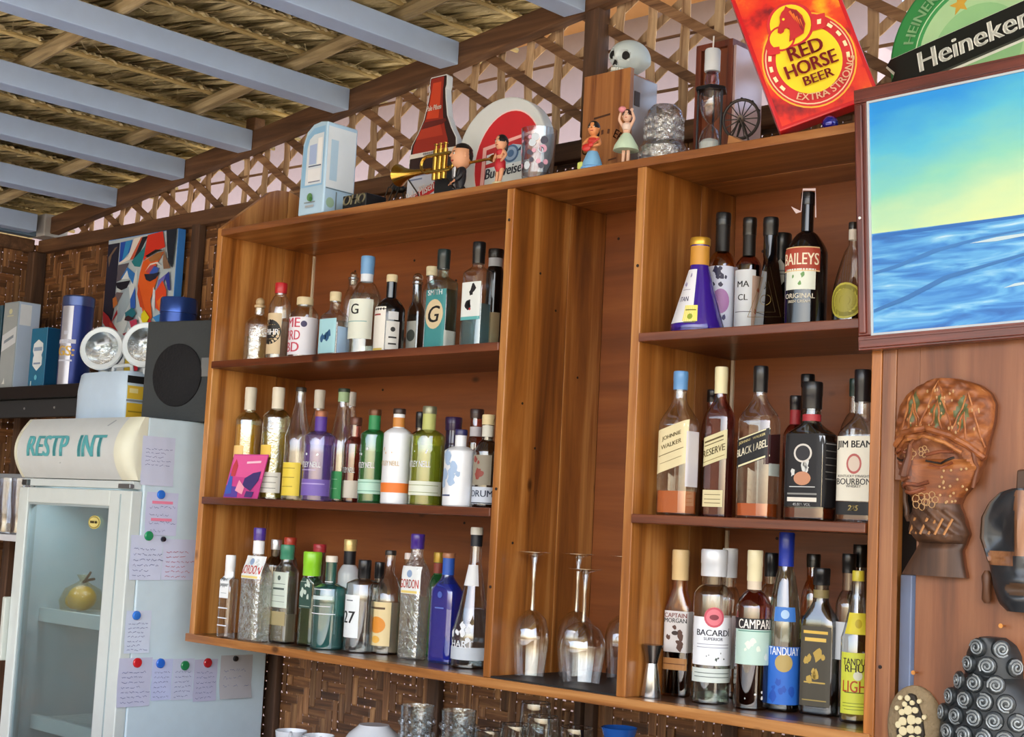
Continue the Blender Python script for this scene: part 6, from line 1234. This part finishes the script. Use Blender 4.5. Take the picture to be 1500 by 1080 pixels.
_mx = _n.new('ShaderNodeMath'); _mx.operation = 'MULTIPLY_ADD'; _mx.inputs[1].default_value = -.16; _l.new(_sx.outputs['X'], _mx.inputs[0]); _l.new(_sx.outputs['Z'], _mx.inputs[2]); _l.new(_mx.outputs[0], _ma.inputs[2])
_sk = _n.new('ShaderNodeValToRGB'); _mr = _n.new('ShaderNodeMapRange'); _mr.inputs['From Min'].default_value = .22; _mr.inputs['From Max'].default_value = .50; _l.new(_ma.outputs[0], _mr.inputs['Value']); _l.new(_mr.outputs[0], _sk.inputs['Fac'])
_e = _sk.color_ramp.elements; _e[0].position = .0; _e[0].color = lin('#d2dfa0'); _e[1].position = 1.0; _e[1].color = lin('#1f8fe0')
for p_, c_ in ((.18, '#c0dcaa'), (.45, '#86cdb8'), (.72, '#52b8d8')): _x = _e.new(p_); _x.color = lin(c_)
_wv = _n.new('ShaderNodeTexNoise'); _wv.inputs['Scale'].default_value = 9; _wv.inputs['Detail'].default_value = 8; _wv.inputs['Distortion'].default_value = 1.2
_mp2 = _n.new('ShaderNodeMapping'); _mp2.inputs['Scale'].default_value = (.8, 1, 5.5); _mp2.inputs['Rotation'].default_value = (0, R(10), 0); _l.new(_tc.outputs['Object'], _mp2.inputs[0]); _l.new(_mp2.outputs[0], _wv.inputs['Vector'])
_se = _n.new('ShaderNodeValToRGB'); _l.new(_wv.outputs['Fac'], _se.inputs['Fac']); _e = _se.color_ramp.elements; _e[0].position = .28; _e[0].color = lin('#1f5fae'); _e[1].position = .78; _e[1].color = lin('#d4e6ee')
for p_, c_ in ((.42, '#3580cc'), (.55, '#58a4dc'), (.66, '#84c0e4')): _x = _e.new(p_); _x.color = lin(c_)
_gt = _n.new('ShaderNodeMath'); _gt.operation = 'GREATER_THAN'; _gt.inputs[1].default_value = .2145; _hz = _n.new('ShaderNodeMath'); _hz.operation = 'MULTIPLY_ADD'; _hz.inputs[1].default_value = .01; _l.new(_sx.outputs['X'], _hz.inputs[0]); _l.new(_sx.outputs['Z'], _hz.inputs[2]); _l.new(_hz.outputs[0], _gt.inputs[0])
_fx = _n.new('ShaderNodeMix'); _fx.data_type = 'RGBA'; _l.new(_gt.outputs[0], _fx.inputs[0]); _l.new(_se.outputs[0], _fx.inputs[6]); _l.new(_sk.outputs[0], _fx.inputs[7]); _l.new(_fx.outputs[2], _b.inputs['Base Color'])
MB().box(FWD, PW-FWD, .002, .008, FWD, PH-FWD).build('canvas', SEA, pn)
layers(pn, 'wave_crests', [('#2a6ab8', [(.032, .205), (.83, .2085), (.83, .2115), (.032, .2115)]), ('#3a78bc', [(.032, .138), (.08, .145), (.16, .165), (.24, .178), (.36, .186), (.36, .189), (.24, .182), (.15, .171), (.08, .152), (.032, .143)]), ('#3672b4', [(.032, .068), (.10, .085), (.18, .115), (.27, .132), (.38, .150), (.38, .155), (.27, .137), (.17, .121), (.10, .094), (.032, .074)]), ('#b9d2dc', [(.22, .173), (.27, .171), (.36, .176), (.34, .179), (.27, .178)]), ('#b9d2dc', [(.28, .088), (.36, .093), (.36, .097), (.30, .094)])], .0019, .0003)
MB().ball((FWD*.45, -.009, .245), .003, .003, .003, 10, 6).build('white_pin', paint('#e9e4e2'), pn, smooth=True)

# heightfield carving: outline polygon + relief function, real thickness
def inside(p, poly):
    x, y = p; c = False; n = len(poly)
    for i in range(n):
        x0, y0 = poly[i]; x1, y1 = poly[(i+1) % n]
        if (y0 > y) != (y1 > y) and x < (x1-x0)*(y-y0)/(y1-y0) + x0: c = not c
    return c
def carve(name, rows, relief, mats, pick, parent, cols=44, back=0.0):
    """rows: (v, u_left, u_right) from the bottom up; relief(s, v, u) = height towards the room (s: -1..1 across)"""
    mb = MB(); n = len(rows); grid = []
    for v, ul, ur in rows:
        for b in range(cols+1):
            s = -1 + 2*b/cols; u = ul + (ur-ul)*(s+1)/2; grid.append((u, -relief(s, v, u), v))
    back_ = [(p[0], back, p[2]) for p in grid]; N = len(grid); C = cols+1
    fs = []; mi = []
    for a in range(n-1):
        for b in range(cols):
            fs.append((a*C+b, a*C+b+1, (a+1)*C+b+1, (a+1)*C+b)); c = grid[a*C+b]; mi.append(pick(c[0], c[2]))
    for a in range(n-1):
        fs.append((a*C, (a+1)*C, N+(a+1)*C, N+a*C)); mi.append(0); fs.append((a*C+cols, N+a*C+cols, N+(a+1)*C+cols, (a+1)*C+cols)); mi.append(0)
    for b in range(cols):
        fs.append((b, N+b, N+b+1, b+1)); mi.append(0); t = (n-1)*C; fs.append((t+b, t+b+1, N+t+b+1, N+t+b)); mi.append(0)
    mb.v = grid + back_; mb.f = fs; mb.mi = mi
    return mb.build(name, mats, parent, smooth=True)
def interp(tab, v):
    for (v0, *a), (v1, *b) in zip(tab, tab[1:]):
        if v0 <= v <= v1: t = (v-v0)/(v1-v0); return [p + (q_-p)*t for p, q_ in zip(a, b)]
    return list(tab[0][1:] if v < tab[0][0] else tab[-1][1:])
G = lambda x, y, sx, sy: math.exp(-(x/sx)**2 - (y/sy)**2)
# carved head plaque
mk = thing('wall_carving', 'reddish carved wooden head plaque with diamond-patterned headdress', 'carving', (2.222, -.001, .288), 0)
tabm = [(0, -.078, .045), (.02, -.066, .040), (.045, -.050, .036), (.055, -.047, .040), (.075, -.062, .048), (.10, -.064, .040), (.125, -.054, .030), (.14, -.060, .036), (.165, -.078, .058), (.20, -.090, .072), (.24, -.097, .082), (.27, -.094, .090), (.30, -.088, .092), (.32, -.074, .082), (.335, -.052, .062), (.345, -.022, .028)]
rowsm = [(v, *interp(tabm, v)) for v in [.345*k/90 for k in range(91)]]
def relm(s, v, u):
    h = .010 + .030*math.sqrt(max(0, 1 - s*s))*(.6 if v < .06 else 1)
    if v > .235: h += .004*(math.sin(u*190) * math.sin(v*190)) * (abs(s) < .95)
    band = v - (.236 - 9.0*(u+.01)**2*.9); h += .008*math.exp(-(band/.007)**2)*(abs(s) < .97)
    h += .012*G(u+.050, v-.170, .013, .034) + .010*G(u+.056, v-.156, .012, .010)            # nose
    h -= .007*G(u+.080, v-.196, .014, .006) + .007*G(u-.005, v-.193, .028, .0045)            # eyes
    h += .005*G(u-.005, v-.204, .034, .005)                                                 # brow
    h += .006*G(u+.050, v-.142, .020, .005) + .005*G(u+.048, v-.130, .017, .005) - .005*G(u+.05, v-.136, .022, .0025)
    h += .006*G(u+.020, v-.085, .03, .012) - .008*G(u+.01, v-.058, .06, .006)               # chin, neck line
    h += .003*G(u-.055, v-.19, .012, .04)                                                    # ear
    if .07 < v < .115: h += .003*math.sin((u*.8 + v)*260)
    return h
MW = [wood('#432214', '#6c3c22', '#8e5834', 'z', rough=.55, coat=.04, fine=30, rand=0, knots=False), wood('#52280f', '#84481f', '#ac6c34', 'x', rough=.55, coat=.04, fine=40, rand=0, knots=False), wood('#2e1c12', '#4a301f', '#664630', 'z', rough=.55, coat=.04, fine=30, rand=0, knots=False), paint('#5a5f3a', .5)]
def pickm(u, v):
    if v > .240 - 8*(u+.01)**2:
        for k, c in enumerate((-.052, .0, .042)):
            if abs(u - c - (v-.29)*.12)/.014 + abs(v - (.292 - .006*k))/.033 < 1: return 3
        return 1
    if v < .125: return 2
    if u > -.045 and .135 < v < .2: return 1
    return 0
carve('carved_face', rowsm, relm, MW, pickm, mk, 56)
GOLD = paint('#b08a5c', .5)
def flower(cx, cz, r, n=5):
    mb = MB()
    for k in range(n):
        a = 2*math.pi*k/n; c = (cx + r*.62*math.cos(a), cz + r*.62*math.sin(a)); pts = [(c[0] + r*.42*math.cos(t*.785), c[1] + r*.42*math.sin(t*.785)) for t in range(8)]
        mb.tube([(u, -relm((u*2 - 0)/.18, v, u) - .0008, v) for u, v in pts], .0009, 5, closed=True)
    mb.build('incised_flower', GOLD, mk)
flower(-.030, .128, .015); flower(-.010, .132, .014); flower(-.052, .212, .012); flower(-.025, .216, .010)
for k in range(20):
    u, v = random.Random(k).uniform(.0, .055), random.Random(k+50).uniform(.125, .188); MB().ball((u, -relm(u/.08, v, u), v), .0026, .0015, .0026, 8, 5).build('stud', GOLD, mk, smooth=True)
for k in range(34):
    u, v = random.Random(k+9).uniform(-.07, .075), random.Random(k+150).uniform(.248, .325); MB().ball((u, -relm(u/.09, v, u), v), .002, .0012, .0034, 6, 4).build('stud', GOLD, mk, smooth=True)

mb = MB()
for k in range(6):
    u = -.055 + .014*k; mb.tube([(u, -relm(u/.06, .075, u) - .0005, .072), (u + .014, -relm((u+.014)/.06, .1, u) - .0005, .100)], .0022, 6)
mb.build('collar_ridges', paint('#b07a48', .45), mk, smooth=True)
def on(pts, lift=0.0):
    out = []
    for u, v in pts:
        l_, r_ = interp(tabm, v); s = max(-.97, min(.97, 2*(u - l_)/(r_ - l_) - 1)); out.append((u, -relm(s, v, u) - lift, v))
    return out
def dens(pts, k=5): return [(a[0] + (b[0]-a[0])*t/k, a[1] + (b[1]-a[1])*t/k) for a, b in zip(pts, pts[1:]) for t in range(k)] + [pts[-1]]
RDG = wood('#6a3418', '#9a5a2c', '#bb7c40', 'x', rough=.55, coat=.04, fine=40, rand=0, knots=False)
MB().tube(on(dens([(-.088, .228), (-.067, .250), (-.022, .257), (.023, .244), (.055, .226), (.078, .205)]), .001), .0062, 8).build('headband', RDG, mk, smooth=True)
MB().tube(on(dens([(-.088, .214), (-.064, .236), (-.022, .243), (.018, .231), (.046, .214)]), .0), .0035, 8).build('headband', RDG, mk, smooth=True)
for z_ in ([(-.074, .248), (-.055, .325), (-.034, .262), (.0, .340), (.027, .252), (.054, .318), (.078, .225)], [(-.060, .254), (-.050, .300), (-.040, .262)], [(.006, .256), (.0, .305), (-.012, .262)], [(.050, .238), (.047, .285), (.036, .250)]):
    MB().tube(on(dens(z_), .0005), .0020, 6).build('ridge', RDG, mk, smooth=True)
EYE = paint('#1c120c', .5); LIP = wood('#4a2212', '#7a3f22', '#975634', 'x', rough=.55, coat=.04, fine=40, rand=0, knots=False)
for a, b in (((-.020, .200), (.032, .206)), ((-.086, .205), (-.058, .203))):
    MB().tube(on(dens([a, ((a[0]+b[0])/2, a[1] - .004), b]), .0), .0022, 6).build('eye_slit', EYE, mk, smooth=True)
    MB().tube(on(dens([(a[0], a[1] + .010), ((a[0]+b[0])/2, a[1] + .016), (b[0], b[1] + .010)]), .001), .0032, 6).build('brow', LIP, mk, smooth=True)
    MB().tube(on(dens([(a[0] + .004, a[1] - .007), ((a[0]+b[0])/2, a[1] - .012), (b[0] - .004, b[1] - .008)]), .0), .0026, 6).build('lower_lid', LIP, mk, smooth=True)
np_ = on(dens([(-.046, .236), (-.054, .200), (-.060, .174)], 4), .002); MB().tube(np_, .006, 8, taper=[.003 + .0085*k/(len(np_)-1) for k in range(len(np_))]).build('nose', MW[0], mk, smooth=True)
MB().tube(on([(-.072, .171), (-.060, .167), (-.046, .170)], .003), .0052, 8, taper=[.003, .006, .003]).build('nostrils', MW[0], mk, smooth=True)
MB().tube(on(dens([(-.066, .153), (-.050, .159), (-.034, .157), (-.014, .163)], 3), .001), .0034, 8).build('upper_lip', LIP, mk, smooth=True); MB().tube(on(dens([(-.064, .147), (-.046, .143), (-.020, .152)], 4), .001), .0038, 8).build('lower_lip', LIP, mk, smooth=True)
MB().tube(on(dens([(-.066, .168), (-.068, .13), (-.062, .095)], 4), .003), .0045, 8, taper=[.0025] + [.0045]*8).build('raised_finger', MW[2], mk, smooth=True)
MB().tube(on(dens([(.060, .225), (.066, .19), (.058, .155)], 4), .001), .004, 8).build('ear_ridge', MW[0], mk, smooth=True)
# dark african-style mask at the right edge
am = thing('carved_mask', 'black and brown carved mask with open oval mouth at the right edge', 'mask', (2.372, -.001, .238), 0)
taba = [(0, -.030, .030), (.012, -.045, .045), (.04, -.056, .056), (.075, -.064, .064), (.12, -.082, .082), (.155, -.080, .080), (.18, -.066, .066), (.198, -.045, .045), (.205, -.020, .020)]
rowsa = [(v, *interp(taba, v)) for v in [.205*k/60 for k in range(61)]]
def rela(s, v, u):
    h = .008 + .032*math.sqrt(max(0, 1 - s*s)); h -= .012*(G(abs(u) - .035, v - .125, .022, .030)); h += .008*G(u, v - .13, .009, .05); h += .006*G(abs(u) - .035, v - .085, .022, .010); h -= .004*G(abs(u) - .035, v - .085, .018, .003)
    h += .010*G(u, v - .035, .036, .026) - .010*G(u, v - .036, .022, .010); h += .006*math.exp(-((abs(s) - .88)/.08)**2)*(v > .08); return h
def picka(u, v):
    hw = interp(taba, v)[1]
    if abs(abs(u) - .035) < .024 and abs(v - .085) < .012: return 1
    if abs(u) < .010 and .09 < v < .2: return 1
    if abs(u) > hw*.86 and v > .10: return 2
    if (u/.024)**2 + ((v-.036)/.011)**2 < 1: return 2
    return 0
carve('mask_face', rowsa, rela, [paint('#23262a', .35, 0, .3), wood('#5a3822', '#8a5c3a', '#a87850', 'z', rough=.45, fine=30, rand=0, knots=False), paint('#4a3422', .5)], picka, am, 44)
MB().prism([(-.012, .19), (.012, .19), (.014, .232), (.006, .238), (-.010, .236)], -.03, -.004).build('top_knob', paint('#4a3222', .5), am, bevel=.003)
for s in (-1, 1): MB().lathe([(.004, 0), (.008, .006), (.007, .03), (.009, .045), (.004, .055)], 12).build('ear_drop', paint('#5a3822', .5), am, smooth=True, loc=(s*.068, -.012, .010))
# curl-covered dark head plaque
bu = thing('spiral_carving', 'dark grey carved head plaque covered in silver spiral curls', 'carving', (2.318, -.001, -.16), 0)
tabb = [(0, -.10, .10), (.10, -.10, .10), (.20, -.092, .092), (.245, -.080, .080), (.275, -.060, .060), (.288, -.047, .047), (.30, -.047, .047), (.325, -.044, .044), (.342, -.034, .034), (.352, -.016, .016)]
rowsb = [(v, *interp(tabb, v)) for v in [.352*k/60 for k in range(61)]]
relb = lambda s, v, u: .010 + (.055 if v < .285 else .045)*math.sqrt(max(0, 1 - s*s))
carve('head', rowsb, relb, [paint('#2c3032', .45, .2)], lambda u, v: 0, bu, 36)
def curl_mesh():
    mb = MB(); mb.lathe([(.0135, 0), (.0125, .004), (.007, .0065), (.0, .007)], 14); return mb
cm = curl_mesh(); cme = bpy.data.meshes.new('curl'); cme.from_pydata(cm.v, [], cm.f); cme.materials.append(paint('#2f3436', .4, .3)); shade(cme)
sm = MB(); sm.tube([((.0022 + .0090*t/22)*math.cos(t*.62), (.0022 + .0090*t/22)*math.sin(t*.62), .0074 - .0030*t/22) for t in range(23)], .0016, 6)
sme = bpy.data.meshes.new('spiral'); sme.from_pydata(sm.v, [], sm.f); sme.materials.append(paint('#8d9496', .4, .4)); shade(sme)
r_i = 0; v = .335
while v > .02:
    ul, ur = interp(tabb, v); off = (r_i % 2)*.0168; u = -.108 + off
    while u < .11:
        s = u/max(abs(ur), 1e-3)
        if abs(s) < .93:
            e = 1e-3; n = Vector((-(relb(min(.99, s + .05), v, u) - relb(max(-.99, s - .05), v, u))/(.1*ur), 0, 0)); nx = -(relb(min(.98, s+.04), v, u) - relb(max(-.98, s-.04), v, u))/(.08*ur)
            o = link('curl', cme, bu, loc=(u, -relb(s, v, u) + .001, v), rot=(R(90), 0, math.atan(nx)*.9)); o.scale = (1.22, 1.22, 1.22); link('spiral', sme, o, rot=(0, 0, random.Random(r_i*31 + int(u*1000)).uniform(0, 6)))
        u += .0335
    v -= .0290; r_i += 1
# stone turtle plaque
ts = thing('turtle_stone', 'oval stone plaque with a cream turtle in raised scales', 'plaque', (2.172, -.001, -.045), 0)
STONE = paint('#8d7a5c', .85, 0, 0, 1.0)
rowst = [(v, -.052*math.sqrt(max(.02, 1 - ((v - .07)/.0705)**2)), .052*math.sqrt(max(.02, 1 - ((v - .07)/.0705)**2))) for v in [.14*k/40 for k in range(41)]]
relt = lambda s, v, u: .006 + .016*math.sqrt(max(0, 1 - s*s))*math.sqrt(max(0.05, 1 - ((v-.07)/.071)**2))
carve('stone', rowst, relt, [STONE], lambda u, v: 0, ts, 30)
MB().prism([(u, v) for u, v in [(-.018, .03), (.016, .03), (.028, .06), (.022, .095), (.008, .125), (-.004, .128), (-.016, .10), (-.026, .06)]], -.0245, -.012).build('turtle_ground', paint('#2a2218', .7), ts, bevel=.003)
rr = random.Random(2)
for (u, v, r) in ((-.004, .119, .005), (.005, .112, .0045), (-.009, .108, .0045), (-.002, .098, .0075), (.011, .100, .0055), (-.014, .094, .0055), (.004, .083, .0085), (-.012, .079, .0075), (.017, .083, .006), (-.021, .072, .0055), (.003, .066, .0075), (.017, .067, .007), (-.011, .062, .0075), (.006, .050, .007), (-.005, .046, .006), (.019, .052, .005), (-.018, .050, .005), (.002, .036, .005), (.012, .038, .005), (-.010, .036, .005), (.028, .09, .004), (-.024, .10, .004), (-.018, .118, .004), (.018, .116, .004)):
    r *= 1.12; pts = [(u + r*rr.uniform(.85, 1.08)*math.cos(2*math.pi*k/8), v + r*rr.uniform(.85, 1.08)*math.sin(2*math.pi*k/8)) for k in range(8)]
    MB().prism(pts, -.0272, -.02).build('scale', paint('#d6c9a0', .6), ts, bevel=.001)
